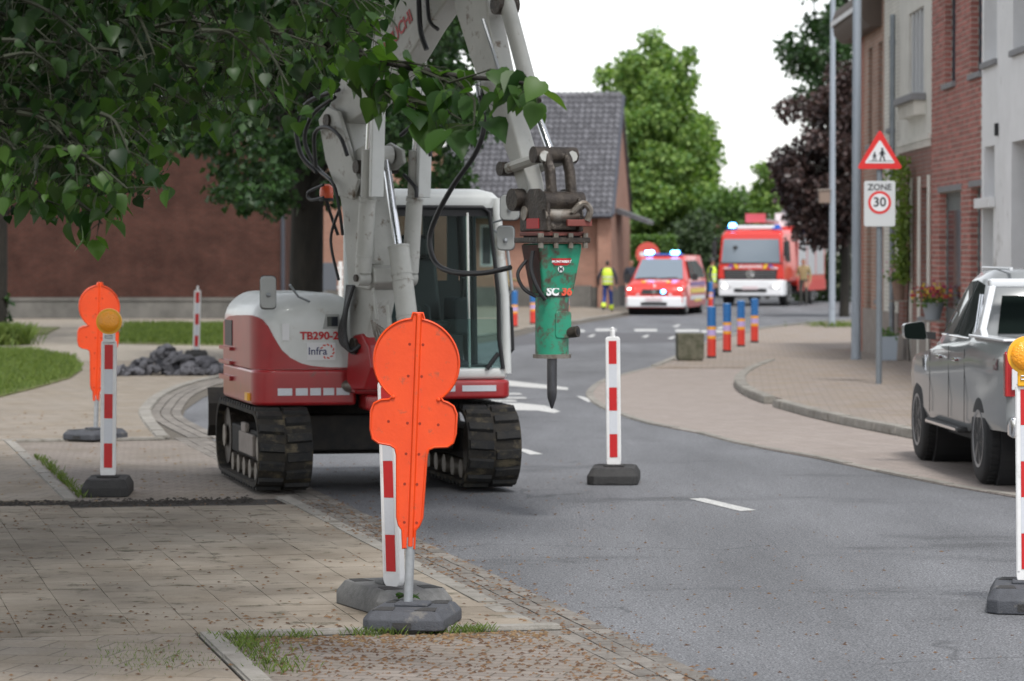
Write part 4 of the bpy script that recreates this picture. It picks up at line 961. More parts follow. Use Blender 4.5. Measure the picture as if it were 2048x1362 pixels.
def GO(px, py, z, dy=.4):
    p = G(px, py, z); k = (p.y + dy) / p.y; return Vector((p.x * k, p.y + dy, z))
def delineator(label, loc, rz, lean=0.0, lamp=None, base_m=None, base_rz=0.0, base=True, h=1.14, tip=True, foot_off=(0, 0, 0), wx=.44):
    t = thing('delineator_post', label, 'delineator', loc, rz, 'red and white delineator posts around the works')
    M = Matrix.Rotation(lean, 4, 'Y'); w_ = .128; z0 = .125
    out = round_poly([(-w_/2, z0), (w_/2, z0), (w_/2, z0 + h), (-w_/2, z0 + h)], [.06, .06, .03, .03])
    mb = MB(M); outline_prism(mb, out, -.022, .022); pn = mb.build('panel', M_wplas, t, bev=.006, seg=2)
    zz = z0 + h - .035; k = 0; sh = .203
    while zz - sh > z0 + .02:
        s = MB(M).box((0, -.0235, zz - sh/2), (.068, .003, sh - .002)); s.build('reflector', M_reflr if k % 2 == 0 else M_reflw, pn); zz -= sh; k += 1
    for sx in (-1, 1): MB(M).ext(sx*(w_/2 - .014) - .006, sx*(w_/2 - .014) + .006, -.027, -.021, z0 + .08, z0 + h - .02).build('rib', M_wplas, pn)
    MB(M).ext(-.03, .03, -.018, .018, .05, z0 + .02).build('peg', M_wplas, t)
    if tip and not lamp: MB(M).lathe([(.022, z0 + h - .01), (.022, z0 + h + .05), (.017, z0 + h + .055), (.017, z0 + h + .075), (.005, z0 + h + .085)], n=12).build('tip', M_wplas, t, smooth=40)
    if lamp:
        zc = z0 + h + .155
        lp = MB(M).ext(-.05, .05, -.04, .04, z0 + h - .02, z0 + h + .075).build('lamp', M_ylamp if lamp == 'yellow' else M_wplas, t, bev=.008)
        MB(M).lathe([(.06, -.045), (.105, -.04), (.108, 0), (.105, .04), (.06, .045)], (0, 0, zc), 28, 'Y').build('housing', M_ylamp, lp, smooth=40)
        MB(M).lathe([(.085, -.052), (.075, -.066), (.03, -.075), (.004, -.077)], (0, 0, zc), 28, 'Y').build('lens', M_amber, lp, smooth=60)
        MB(M).lathe([(.085, .052), (.075, .066), (.03, .075), (.004, .077)], (0, 0, zc), 28, 'Y').build('lens', M_amber, lp, smooth=60)
        MB(M).tube([(-.03, -.045, z0 + h + .02), (.03, -.045, z0 + h + .02), (.03, -.045, z0 + h + .04), (-.03, -.045, z0 + h + .04), (-.03, -.045, z0 + h + .02)], .004, 6).build('clasp', M_zinc, lp)
    if base: foot('base', t, base_m or M_rubber2, wx=wx, wy=.80, h=.135, rz=base_rz, loc=foot_off)
    return t
p = G(790, 1222, ZT); delineator('white edged red and white delineator hidden behind the near orange sign', (p.x, p.y, ZT + .003), R(-40), R(-2.2), base_m=M_rubber2, base_rz=R(62), foot_off=(-.10, .10, 0))
p = GO(216, 995, .012); delineator('red and white delineator with amber lamp on the left parking bay', (p.x, p.y, .013), R(3), R(.6), lamp='white', base_m=M_rubber3, wx=.38)
p = GO(1228, 971, 0); delineator('red and white delineator standing alone on the road right of the breaker', (p.x, p.y, .003), R(-4), R(-.6), base_m=M_rubber3, wx=.44)
p = GO(2056, 1231, 0); delineator('red and white delineator with yellow lamp cut by the right edge of the picture', (p.x, p.y, .003), R(-10), R(-.6), lamp='yellow', base_m=M_rubber, wx=.44)
p = G(392, 716, ZT); delineator('red and white delineator leaning behind the rubble heap', (p.x, p.y, ZT + .003), R(5), R(1.6), base_m=M_rubber3)
p = G(583, 712, .08); delineator('delineator behind the excavator with only its amber lamp showing above the engine cover', (p.x, p.y + 1.5, ZT + .003), R(20), 0, lamp='yellow', base_m=M_rubber3)
p = G(920, 905); delineator('delineator behind the excavator tracks, glimpsed below the red skirt', (p.x, p.y + 10, .003), R(0), 0, base_m=M_rubber3)

# grey board with a white post behind the excavator
p = G(648, 690); T = thing('road_board', 'grey backed road works board on a white post behind the excavator', 'sign', (p.x, p.y, ZT))
MB().ext(-.42, .28, -.02, .02, 1.15, 1.75).build('board', mat('board_grey', (.10, .11, .13), .6), T, bev=.01)
MB().ext(-.05, .05, .03, .08, .1, 1.2).build('post', M_zinc, T); MB().ext(-.5, .4, -.15, .25, 0, .1).build('base', M_rubber3, T, bev=.02)
wp = MB(); wp.ext(.32, .40, -.03, .03, .0, 1.78)
for z in (1.2, 1.42, 1.62): wp.ext(.29, .43, -.035, .035, z, z + .04)
wp.build('edge_post', M_wplas, T)

# bollards
M_bblue = mat('bollard_blue', (0.02, 0.13, 0.36), 0.5, var=.1, scale=6); M_byel = mat('bollard_yellow', (0.72, 0.32, 0.03), 0.5)
M_blil = mat('bollard_lilac', (0.42, 0.32, 0.58), 0.5); M_bred = mat('bollard_red', (0.62, 0.045, 0.03), 0.5, var=.15, scale=5)
T0 = None
bl = [(1423,716,'nearest blue and red bollard of the right row beside the concrete planter'),(1454,704,'second bollard from the concrete planter in the right row'),(1482,693,'third bollard from the concrete planter in the right row'),(1509,685,'fourth and farthest bollard of the right row beyond the planter'),
      (1421,616,'lone bollard in the distance in front of the gap between van and fire engine'),(1029,654,'blue and red bollard next to the excavator cab'),(1066,648,'bollard partly hidden behind the green breaker'),(1132,638,'farthest bollard of the left row, right of the breaker')]
for i, (px, py, lab) in enumerate(bl):
    g = G(px, py, .03); loc = (g.x, g.y, .03 if px > 1300 else ZT)
    if px == 1421: loc = (g.x, g.y, .0)
    if T0 is None:
        T0 = thing('bollard', lab, 'bollard', loc, 0, 'painted bollards')
        for z0, z1, m, nm in ((0.0, .04, M_rubber3, 'foot_ring'), (.04, .36, M_bred, 'red_band'), (.36, .42, M_byel, 'yellow_band'), (.42, .53, M_blil, 'lilac_band'), (.53, .59, M_byel, 'yellow_band'), (.59, .96, M_bblue, 'blue_top')):
            rr2 = .088 if nm == 'foot_ring' else .083
            b_ = MB().lathe([(rr2, z0), (rr2, z1)] if nm != 'blue_top' else [(rr2, z0), (rr2, z1 - .01), (rr2 - .012, z1)], n=20).build(nm, m, T0, smooth=40)
            if nm == 'blue_top': MB().lathe([(.07, z1 + .001), (.068, z1 + .006)], n=20).build('cap', mat('cap_pale', (.45, .55, .65), .5), b_)
    else: copy_tree(T0, loc, random.uniform(0, 1), lab)
g = G(1381, 722, .03); T = thing('planter_block', 'mossy square concrete planter at the end of the bollard row', 'planter', (g.x, g.y + .25, .028), R(3))
M_moss = mat('mossy_concrete', (0.15, 0.14, 0.105), 0.95, var=0.0, scale=6, col2=(0.055, 0.06, 0.035), bump=.6, bscale=30)
s = .24; hh = .50
mb = MB()
for a in (0, 1, 2, 3):
    M = Matrix.Rotation(a * math.pi / 2, 4, 'Z'); mb.M = M; mb.loft([[(-s + .06*0, -s, z) if False else (-s * k_, -s * k_, z), (s * k_, -s * k_, z), (s * k_ - .06, -s * k_ + .06, z), (-s * k_ + .06, -s * k_ + .06, z)] for z, k_ in ((.0, .86), (hh * .12, .98), (hh, 1.0))])
mb.build('wall', M_moss, T, bev=.012); MB().ext(-s + .05, s - .05, -s + .05, s - .05, .02, hh - .06).build('soil', M_trench, T)
# lamp posts
M_post = mat('post_grey', (0.33, 0.37, 0.42), 0.5, metal=.2, var=0.0, scale=2, col2=(0.27, 0.31, 0.36), stretch=(1, 1, .15))
M_post2 = mat('sign_post_grey', (0.20, 0.225, 0.25), 0.45, metal=.4, var=.15, scale=6)
def lamp_post(label, px, py, r0, r1, hgt):
    g = G(px, py, .06); T = thing('lamp_post', label, 'lamp post', (g.x, g.y, .03))
    MB().tube([(0, 0, 0), (0, 0, hgt)], [r0, r1], 20).build('pole', M_post, T, smooth=60)
    MB().lathe([(r0 + .03, 0), (r0 + .03, .04), (r0 + .004, .06)], n=20).build('base_collar', M_post2, T)
    dr = MB().ext(-.04, .04, -r0 - .006, -r0 + .02, .5, .9).build('service_door', M_post, T, bev=.004)
    ar = MB().tube(curvepts([(0, 0, hgt - .05), (-.15, 0, hgt + .4), (-.9, 0, hgt + .7), (-1.5, 0, hgt + .75)], 4), .03, 8).build('arm', M_post, T); MB().box((-1.7, 0, hgt + .74), (.6, .22, .12)).build('lamp_head', M_post, ar, bev=.03)
    return T
T = lamp_post('thick grey lamp post in front of the orange brick house', 1712, 721, .088, .07, 12.0)
T = lamp_post('thinner grey lamp post in front of the purple tree', 1664, 651, .088, .06, 12.5)
zb = CH + (505 - 392) / F * T.location.y - .03
bx_ = MB().ext(-.36, -.07, -.12, .12, zb - .19, zb + .15).build('junction_box', mat('box_brown', (.20, .15, .12), .7), T, bev=.01); MB().ext(-.40, -.05, -.15, .15, zb + .151, zb + .18).build('box_lid', M_plinth, bx_)
# road sign pole: children warning triangle and zone 30 plate
g = G(1758, 768, .1); T = thing('road_sign', 'post with red triangle children warning sign above a zone 30 plate', 'traffic sign', (g.x, g.y, .10), R(-4))
s_ = g.y / F
def sz(py): return (768 - py) * s_
MB().tube([(0, 0.04, 0), (0, .04, sz(262))], .044, 16).build('post', M_post2, T, smooth=60)
M_sred = mat('sign_red', (0.60, 0.02, 0.02), 0.4); M_swh = mat('sign_white', (0.66, 0.67, 0.69), 0.4); M_sbk = mat('sign_black', (0.015, 0.015, 0.018), 0.5); M_sgr = mat('sign_plate_grey', (0.50, 0.52, 0.53), 0.5)
def tri(k, y, m, nm, par, th=.004, rad=.05):
    pts = [(-46 * s_ * k, sz(338) + (1 - k) * .24), (46 * s_ * k, sz(338) + (1 - k) * .24), (0, sz(258) - (1 - k) * .46)]
    mb = MB(); outline_prism(mb, round_poly(pts, rad), y, y - th); return mb.build(nm, m, par)
pl = tri(1.0, -.018, M_sred, 'triangle_plate', T, .012, .06); tri(.66, -.0305, M_swh, 'triangle_face', pl, .003, .03)
kid = MB()
def kidfig(mb, x, z, h, fl=1):
    y0, y1 = -.0345, -.0385
    def pl_(pts): outline_prism(mb, [(x + a * h * fl, z + b * h) for a, b in pts], y0, y1)
    pl_([(.09 * math.cos(a), .91 + .09 * math.sin(a)) for a in [k * math.pi / 5 for k in range(10)]])
    pl_([(-.09, .80), (.09, .80), (.13, .45), (-.13, .45)]); pl_([(-.10, .45), (.0, .45), (-.12, .0), (-.22, .02)]); pl_([(0, .45), (.1, .45), (.24, .04), (.14, .0)])
    pl_([(.07, .78), (.12, .72), (.26, .5), (.2, .47)]); pl_([(-.07, .78), (-.12, .72), (-.24, .52), (-.18, .48)])
kidfig(kid, .035, sz(322), .19, 1); kidfig(kid, -.075, sz(322), .13, -1); outline_prism(kid, [(-.16, sz(322.5)), (.19, sz(322.5)), (.19, sz(321.8)), (-.16, sz(321.8))], -.0345, -.0385)
kid.build('pictogram', M_sbk, pl)
mb = MB(); outline_prism(mb, round_poly([(-31 * s_, sz(453)), (31 * s_, sz(453)), (31 * s_, sz(362)), (-31 * s_, sz(362))], .04), -.018, -.030); zp = mb.build('zone_plate', M_sgr, T, bev=.003)
text('ZONE', .125, M_sbk, zp, (0, -.0312, sz(375)), (R(90), 0, 0), bold=.002)
cz_ = sz(405)
MB().lathe([(.166, -.034), (.166, -.0315)], (0, 0, cz_), 36, 'Y').build('ring', M_sred, zp); MB().lathe([(.128, -.0365), (.128, -.0345)], (0, 0, cz_), 36, 'Y').build('disc', M_swh, zp)
text('30', .19, M_sbk, zp, (0, -.0372, cz_), (R(90), 0, 0), bold=.004)
for z in (sz(300), sz(375), sz(440)): MB().ext(-.07, .07, -.012, .09, z - .015, z + .015).build('clamp', M_zinc, T)
# round no entry sign behind the van
g = G(1305, 622); T = thing('round_sign', 'round red sign behind the roof of the red van', 'traffic sign', (g.x, g.y + 4, 0))
D_ = T.location.y; zc = CH + (505 - 508) / F * D_
MB().tube([(0, .05, 0), (0, .05, zc + .3)], .04, 10).build('post', M_post2, T); MB().lathe([(.42, -.02), (.42, .02)], (0, 0, zc), 32, 'Y').build('disc', mat('faded_red', (.55, .08, .06), .5), T); MB().ext(-.28, .28, -.026, -.021, zc - .07, zc + .07).build('bar', M_swh, T)
# flower pots on the house fronts
M_terra = mat('clay_pot', (0.30, 0.20, 0.16), .8, var=.2, scale=6); M_gpot = mat('grey_pot', (0.30, 0.33, 0.36), .6)
def pot(label, px, pz, wd, h, potm, cols, n, stand=True, droop=0.0):
    y = Dp(px); T = thing('flower_pot', label, 'flower pot', (X0 - .18, y, pz)); r = random.Random(px)
    MB().lathe([(wd * .32, 0), (wd * .5, h), (wd * .54, h + .02), (wd * .45, h + .021)], n=16).build('pot', potm, T, smooth=40)
    fo = Foliage(); shp = simple_leaf(1, .8)
    for _ in range(n): fo.add(shp, rnd_rot(r) * r.uniform(.05, .09), Vector((r.gauss(0, wd * .35), r.gauss(0, wd * .5), h + abs(r.gauss(.08, .08)))))
    fo.build('foliage', L_hedge, T)
    for ci, (cn, c) in enumerate(cols):
        fl = Foliage()
        for _ in range(n // 2): fl.add(shp, rnd_rot(r) * r.uniform(.05, .085), Vector((r.gauss(0, wd * .35), r.gauss(0, wd * .5), h + .12 + abs(r.gauss(.07, .07)))))
        fl.build('blossom', leafmat(cn, c, tuple(k * .7 for k in c), .2, .7), T)
    MB().ext(-.16, .17, -.18, .18, -.03, -.002).build('bracket', M_plinth, T)
    return T
pot('clay pot of pink hydrangeas on a bracket at the cream house', 1818, CH - (600 - 505) * X0 / (1818 - 1024), .26, .34, M_terra, [('pink_flower', (.72, .30, .52)), ('pale_pink_flower', (.75, .55, .65))], 120)
pot('grey pot of red and yellow flowers at the red brick house', 1888, CH - (640 - 505) * X0 / (1888 - 1024), .36, .26, M_gpot, [('red_flower', (.55, .08, .06)), ('yellow_flower', (.75, .55, .10)), ('magenta_flower', (.45, .05, .20))], 160)
y = Dp(1815); T = thing('planter_box', 'pale blue grey square planter on the pavement by the drainpipe', 'planter', (X0 - .35, y, .10))
MB().loft([[(-.15*k, -.3*k, z), (.15*k, -.3*k, z), (.15*k, .3*k, z), (-.15*k, .3*k, z)] for z, k in ((0, .85), (.42, 1.0), (.42, .9), (.36, .9))]).build('box', mat('pale_planter', (.42, .48, .55), .6), T)
fo = Foliage(); shp = simple_leaf(1, .6); r = random.Random(3)
for _ in range(80): fo.add(shp, rnd_rot(r) * r.uniform(.06, .12), Vector((r.gauss(0, .06), r.gauss(0, .12), .40 + abs(r.gauss(0, .08)))))
fo.build('foliage', L_hedge, T)
# ---------------------------------------------------------------- the excavator
M_cw = mat('machine_grey_white', (0.62, 0.635, 0.62), 0.36, var=0.0, scale=3, col2=(0.55, 0.565, 0.55), coat=.25, dirt=(.46, .44, .40), dirt_amt=.10, dirt_scale=4.5)
M_boom = mat('boom_grey', (0.50, 0.50, 0.47), 0.45, var=0.0, scale=3, col2=(0.41, 0.41, 0.38), dirt=(.17, .13, .095), dirt_amt=.16, dirt_scale=6)
M_cr = mat('machine_red', (0.36, 0.014, 0.018), 0.34, var=0.0, scale=4, col2=(0.29, 0.012, 0.015), coat=.3, dirt=(.12, .05, .04), dirt_amt=.05, dirt_scale=4)
M_under = mat('undercarriage_grey', (0.018, 0.018, 0.019), 0.75, var=0.0, scale=6, col2=(0.034, 0.03, 0.026), bump=.3, spec=.25)
M_trk = mat('track_rubber', (0.018, 0.018, 0.019), 0.8, var=0.0, scale=7, col2=(0.04, 0.035, 0.028), bump=.3, bscale=40, dirt=(.11, .092, .062), dirt_amt=.35, dirt_scale=5, spec=.2)
M_lug = mat('lug_rubber', (0.014, 0.015, 0.017), 0.7, var=0.0, scale=9, col2=(0.03, 0.028, 0.025), bump=.3, bscale=50, world=True, dirt=(.07, .06, .042), dirt_amt=.2, dirt_scale=7, spec=.25)
M_chrome = mat('chrome_rod', (0.72, 0.73, 0.75), 0.12, metal=1.0)
M_hose = mat('hose_black', (0.018, 0.018, 0.02), 0.45)
M_steel = mat('greasy_steel', (0.075, 0.06, 0.048), 0.5, metal=.4, var=0.0, scale=12, col2=(0.028, 0.022, 0.019), bump=.4, dirt=(.22, .19, .16), dirt_amt=.1, dirt_scale=14)
M_worn = mat('worn_steel', (0.30, 0.28, 0.25), 0.45, metal=.6, var=0.0, scale=15, col2=(0.14, 0.11, 0.085))
M_green = mat('breaker_green', (0.02, 0.28, 0.165), 0.42, var=0.0, scale=4, col2=(0.016, 0.235, 0.14), dirt=(.085, .055, .04), dirt_amt=.42, dirt_scale=7)
M_rustp = mat('rusty_plate', (0.10, 0.028, 0.022), 0.7, var=0.0, scale=6, col2=(0.045, 0.03, 0.027), dirt=(.02, .11, .065), dirt_amt=.2, dirt_scale=3)
M_rplate = mat('red_primer', (0.20, 0.045, 0.035), 0.6, var=0.0, scale=8, col2=(0.16, 0.05, 0.04))
M_chis = mat('chisel_steel', (0.14, 0.14, 0.15), 0.35, metal=.85, var=0.0, scale=9, col2=(0.07, 0.07, 0.078), stretch=(1, 1, .3))
M_blk = mat('black_trim', (0.014, 0.014, 0.016), 0.5)
M_seat = mat('seat_vinyl', (0.010, 0.010, 0.011), 0.5, var=0.0, scale=5, col2=(0.022, 0.02, 0.022))
M_rglass = glassmat('rear_cab_glass', (0.24, 0.28, 0.27), .0)  # extra dark tint stands in for shade inside the cab
M_cabg = mat('cab_inner_grey', (0.035, 0.038, 0.042), 0.6)
M_glass = glassmat('cab_glass', (0.72, 0.86, 0.84), .0)
M_glass2 = glassmat('lower_cab_glass', (0.62, 0.80, 0.78), .08, opac=.06, body=(.25, .36, .36))
M_mirror = mat('mirror_shell', (0.36, 0.37, 0.36), .45); M_beacon = mat('beacon_lens', (0.75, 0.09, 0.02), .25, spec=.7)
M_stick = mat('white_sticker', (0.72, 0.72, 0.73), .4); M_navy = mat('navy_print', (0.02, 0.025, 0.12), .5); M_rprint = mat('red_print', (0.50, 0.015, 0.02), .5); M_oprint = mat('orange_red_print', (0.62, 0.07, 0.03), .5); M_bprint = mat('dark_print', (.02, .03, .03), .5)
EX = thing('excavator', 'grey white and red tracked excavator with green hydraulic breaker, parked at the kerb', 'excavator', (-1.29, 28.05, .034), R(12.5))
EM = Matrix.Translation(EX.location) @ Matrix.Rotation(R(12.5), 4, 'Z'); EI = EM.inverted()
# undercarriage
def track_profile(y):   # stadium outline, param list of (y, z, normal)
    pts = []
    r_, hl, zc = .315, 1.06, .345
    n = 14
    for k in range(n + 1):
        a = R(90) + math.pi * k / n; pts.append((-hl + r_ * math.cos(a), zc + r_ * math.sin(a)))
    for k in range(n + 1):
        a = R(270) + math.pi * k / n; pts.append((hl + r_ * math.cos(a), zc + r_ * math.sin(a)))
    return pts
for sx in (-1, 1):
    xc = sx * .875; w_ = .45
    tp = track_profile(0)
    # sag the return run a little
    mb = MB(); ins = [(y * .965 , .345 + (z - .345) * .90) for y, z in tp]
    n = len(tp)
    ro = [[(xc - w_/2, y, z) for y, z in tp], [(xc + w_/2, y, z) for y, z in tp], [(xc + w_/2, y, z) for y, z in ins], [(xc - w_/2, y, z) for y, z in ins]]
    mb.loft(ro + [ro[0]], cap=False); trk = mb.build('track', M_trk, EX, smooth=50)
    # lugs walked along the perimeter
    per = [Vector((0, y, z)) for y, z in tp] + [Vector((0, *tp[0]))]; acc = [0]
    for a, b in zip(per[:-1], per[1:]): acc.append(acc[-1] + (b - a).length)
    N = 40; 
    lug_me = MB().loft([[(-.105, -.05, 0), (.105, -.036, 0), (.105, .048, 0), (-.105, .034, 0)], [(-.098, -.038, .03), (.10, -.026, .03), (.10, .038, .03), (-.098, .024, .03)]]).mesh('lug'); lug_me.materials.append(M_lug)
    bm = bmesh.new(); bm.from_mesh(lug_me); bmesh.ops.recalc_face_normals(bm, faces=bm.faces); bm.to_mesh(lug_me); bm.free()
    for k in range(N):
        for side in (-1, 1):
            d = ((k + (.5 if side > 0 else 0)) / N * acc[-1]) % acc[-1]
            for i in range(len(acc) - 1):
                if acc[i] <= d <= acc[i+1]: break
            t = (d - acc[i]) / max(1e-6, acc[i+1] - acc[i]); p_ = per[i].lerp(per[i+1], t); tg = (per[i+1] - per[i]).normalized()
            nrm = Vector((0, tg.z, -tg.y))
            if nrm.dot(p_ - Vector((0, 0, .345))) < 0: nrm = -nrm
            ang = math.atan2(-nrm.y, nrm.z)
            linkmesh('lug', lug_me, trk, Vector((xc + side * .112, p_.y, p_.z)) + nrm * -.001, (ang, 0, 0), (side, 1, 1))
    fr = MB().ext(xc - .15, xc + .15, -.95, .95, .22, .47).build('track_frame', M_under, EX, bev=.02)
    ox = xc + sx * .17
    for y, rr_ in ((-1.06, .25), (1.06, .25)):
        wl = MB().cyl((xc - .16, y, .345), (xc + .16, y, .345), rr_, n=24).build('idler' if y < 0 else 'sprocket', M_steel, EX, smooth=40); MB().cyl((ox - .005, y, .345), (ox + .02 * sx, y, .345), .1, n=16).build('hub', M_worn, wl)
    for k in range(5): MB().cyl((xc - .16, -.72 + k * .36, .13), (xc + .16, -.72 + k * .36, .13), .085, n=14).build('roller', M_worn, EX, smooth=40)
    pk = MB(); pk.ext(ox - .02, ox + .015, -.75, .1, .26, .44).ext(ox - .02, ox + .02, -.3, -.05, .44, .52); pk.build('frame_plate', M_plinth, fr, bev=.01)
MB().ext(-.66, .66, -.72, .72, .30, .60).ext(-.7, .7, -.5, .5, .26, .3).build('carbody', M_under, EX, bev=.02)
MB().cyl((0, 0, .58), (0, 0, .74), .52, n=32).build('slew_ring', M_under, EX, smooth=40)
bl_ = MB()
for k in range(10): pass
bl_.loft([[(x, 1.78, .30), (x, 1.70, .40), (x, 1.69, .60), (x, 1.76, .74), (x, 1.80, .74), (x, 1.74, .60), (x, 1.75, .40), (x, 1.82, .30)] for x in (-1.12, 1.12)])
bl = bl_.build('dozer_blade', M_under, EX); MB().tube([(-.45, .7, .42), (-.45, 1.76, .5)], .06, 8).tube([(.45, .7, .42), (.45, 1.76, .5)], .06, 8).tube([(0, .7, .5), (0, 1.74, .62)], .05, 8).build('blade_arm', M_under, bl)
# deck and red skirts
MB().ext(-1.02, 1.02, -.86, 1.05, .74, .80).build('deck', M_under, EX, bev=.01)
def skirt(x0, x1, z0, z1, y0, y1, rad, m, name, **k):
    pts = round_poly([(x0, y0), (x1, y0), (x1, y1), (x0, y1)], rad, 6); mb = MB(); mb.loft([[(x, y, z) for x, y in pts] for z in (z0, z1)]); return mb.build(name, m, EX, **k)
sk = skirt(-1.10, -.24, .70, 1.00, -1.09, 1.14, [.20, .04, .04, .35], M_cr, 'left_skirt', bev=.035, seg=3)
sk2 = skirt(.20, 1.09, .74, .90, -1.06, 1.12, [.04, .16, .3, .04], M_cr, 'right_skirt', bev=.03, seg=3)
for k, (xa_, xb_) in enumerate(((-.90, -.78), (-.75, -.65), (-.63, -.54), (-.52, -.43), (-.41, -.30))): MB().ext(xa_, xb_, -1.0955, -1.0905, .785, .845).build('reflective_strip', M_reflw, sk)
for xa_, xb_ in ((.30, .44), (.48, .60), (.66, .95)): MB().ext(xa_, xb_, -1.0655, -1.0605, .805, .855).build('reflective_strip', M_reflw, sk2)
MB().ext(-1.125, -1.08, -.88, -.72, .735, .80).build('marker_lamp', M_ylamp, sk)
# engine cover
def hood_out(i, e=0.0): return round_poly([(-1.09 + i - e, -1.07 + i - e), (-.20 - i + e, -1.07 + i - e), (-.20 - i + e, 1.12 - i + e), (-1.09 + i - e, 1.12 - i + e)], [.30, .10, .10, .3], 8)
hr = [(1.0, 0), (1.2, .0)]
for k in range(9): a_ = R(90) * k / 8; hr.append((1.37 + .26 * math.sin(a_), .24 * (1 - math.cos(a_)) + .004))
hm = MB().loft([[(x, y, z) for x, y in hood_out(i)] for z, i in hr]).build('engine_cover', M_cw, EX, smooth=60)
ou = hood_out(0, .007)
po = [(x, ou[8][1]) for x in (-.30, -.50, -.62, -.70, -.74)] + [ou[k] for k in range(8, -1, -1)] + [(ou[0][0], y) for y in (-.5, 0, .5, .85)]
pi_ = [(p_[0] + (.0 if k < 6 else .03), p_[1] + (.03 if k <= 11 else 0)) for k, p_ in enumerate(po)]
tops = [1.012, 1.016, 1.03, 1.05, 1.07, 1.10, 1.16, 1.26, 1.36, 1.41, 1.43, 1.44, 1.445, 1.445, 1.44, 1.43, 1.41, 1.36]
sp_ = MB(); sp_.loft([[(*pi_[k], 1.002), (*po[k], 1.002), (*po[k], tops[k]), (*pi_[k], tops[k])] for k in range(len(po))]); sp_ = sp_.build('side_panel', M_cr, hm, smooth=50)
MB().ext(-1.104, -1.0975, .25, .7, 1.16, 1.38).build('side_vent', M_blk, hm)
MB().ext(-1.13, -1.09, .2, .9, .86, .90).ext(-1.13, -1.09, .2, .9, 1.0, 1.03).ext(-1.13, -1.09, .2, .9, 1.12, 1.15).build('guard_rib', M_cr, hm)
wl = MB().loft([[(-.44 + k*.075, -1.076, 1.35), (-.30 + k*-.0, -1.076, 1.35), (-.315, -1.076, 1.48), (-.425 + k*.06, -1.076, 1.48)] for k in (0, 0)]) if False else MB().prism([(-.52, -1.060, 1.335), (-.36, -1.060, 1.335), (-.385, -1.060, 1.455), (-.495, -1.060, 1.455)], (0, -.014, 0))
wl = wl.build('work_light', M_mirror, hm, bev=.004); MB().ext(-.485, -.395, -1.080, -1.0745, 1.355, 1.435).build('lamp_glass', M_pane, wl)
text('TB290-2', .088, M_rprint, hm, (-.55, -1.0755, 1.275), (R(90), 0, 0), bold=.003, sx=1.05)
stk = MB().ext(-.655, -.415, -1.0775, -1.0715, 1.075, 1.22).build('sticker', M_stick, hm); text('Infra', .088, M_navy, stk, (-.565, -1.0785, 1.148), (R(90), 0, 0), bold=.001)
for k in range(11):
    a = 2 * math.pi * k / 11 + .3
    if 2.6 < a % (2*math.pi) < 3.9: continue
    c = Vector((-.485 + .055 * math.cos(a), -1.0785, 1.148 + .055 * math.sin(a))); MB().box(c, (.024, .001, .012), Matrix.Rotation(-a - 1.0, 3, 'Y')).build('sun_ray', M_oprint, stk)
MB().ext(-.86, -.80, -1.0775, -1.0712, 1.24, 1.38).build('sticker', M_stick, hm)
MB().tube([(-.62, -1.0, 1.56), (-.72, -1.05, 1.60), (-.80, -1.10, 1.70)], .010, 8).build('mirror_stalk', M_zinc, hm)
mr_ = round_poly([(-.09, 0), (.05, 0), (.05, .28), (-.09, .28)], .06)
def mirror(parent, c, w2, h2, yaw):
    M = EI @ Matrix.Translation(c) @ Matrix.Rotation(yaw, 4, 'Z'); pts = round_poly([(-w2/2, -h2/2), (w2/2, -h2/2), (w2/2, h2/2), (-w2/2, h2/2)], min(w2, h2) * .3)
    mb = MB(M); mb.loft([[(x*.9, .02, z*.9) for x, z in pts], [(x, -.005, z) for x, z in pts], [(x*.9, -.035, z*.92) for x, z in pts]]); o = mb.build('mirror', M_mirror, parent, smooth=50)
    MB(M).loft([[(x, -.012, z) for x, z in pts], [(x*1.02, -.005, z*1.02) for x, z in pts], [(x, .004, z) for x, z in pts]]).build('mirror_rim', M_blk, o)
    MB(M).sph((0, -.04, -.02), .02, 8, 6).build('mirror_mount', M_zinc, o)
mirror(hm, P(536, 585, 26.8), .135, .275, R(10))
# cab
xl_, xr_, yf, yb, zc0, zc1 = -.06, 1.04, -1.0, .52, .90, 2.47
cab = MB().ext(xl_ + .02, xr_ + .02, yf, yb, zc0 + .002, zc0 + .10).build('cab', M_cw, EX, bev=.03)
roof = MB().loft([[(x, y, z) for x, y in round_poly([(xl_ + i, yf + i), (xr_ - .05 - i, yf + i), (xr_ - .05 - i, yb - i), (xl_ + i, yb - i)], .14, 6)] for z, i in ((2.34, -.0), (2.42, -.015), (2.47, .03), (2.50, .13))]).build('cab_roof', M_cw, cab, smooth=60)
def pillar(pts, r_, m=None): return MB().tube(pts, r_, 10).build('pillar', m or M_cw, cab, smooth=60)
pillar([(xr_ + .02, yf + .03, .95), (xr_ + .0, yf + .03, 1.6), (xr_ - .075, yf + .05, 2.42)], .042)
pillar([(xl_ + .02, yf + .03, .95), (xl_ + .02, yf + .05, 2.42)], .042)
pillar([(xr_ - .0, yb - .06, .95), (xr_ - .08, yb - .06, 2.42)], .05, M_blk); pillar([(xl_ + .03, yb - .06, .95), (xl_ + .03, yb - .06, 2.42)], .06)
MB().tube([(xr_ - .02, yf - .01, .99), (xr_ - .055, yf - .012, 1.25), (xr_ - .06, yf - .012, 1.6), (xr_ - .135, yf - .0, 2.30), (xr_ - .19, yf - .0, 2.345), (xl_ + .1, yf + .0, 2.345)], .018, 8).build('gasket', M_blk, cab)
MB().tube([(xr_ - .06, yf - .012, 1.12), (xr_ - .16, yf - .012, .99)], .02, 8).build('gasket_corner', M_blk, cab)
MB().face([(xl_ + .06, yf + .01, 1.42), (xr_ - .07, yf + .01, 1.42), (xr_ - .14, yf + .03, 2.35), (xl_ + .06, yf + .03, 2.35)]).build('windscreen', M_glass, cab)
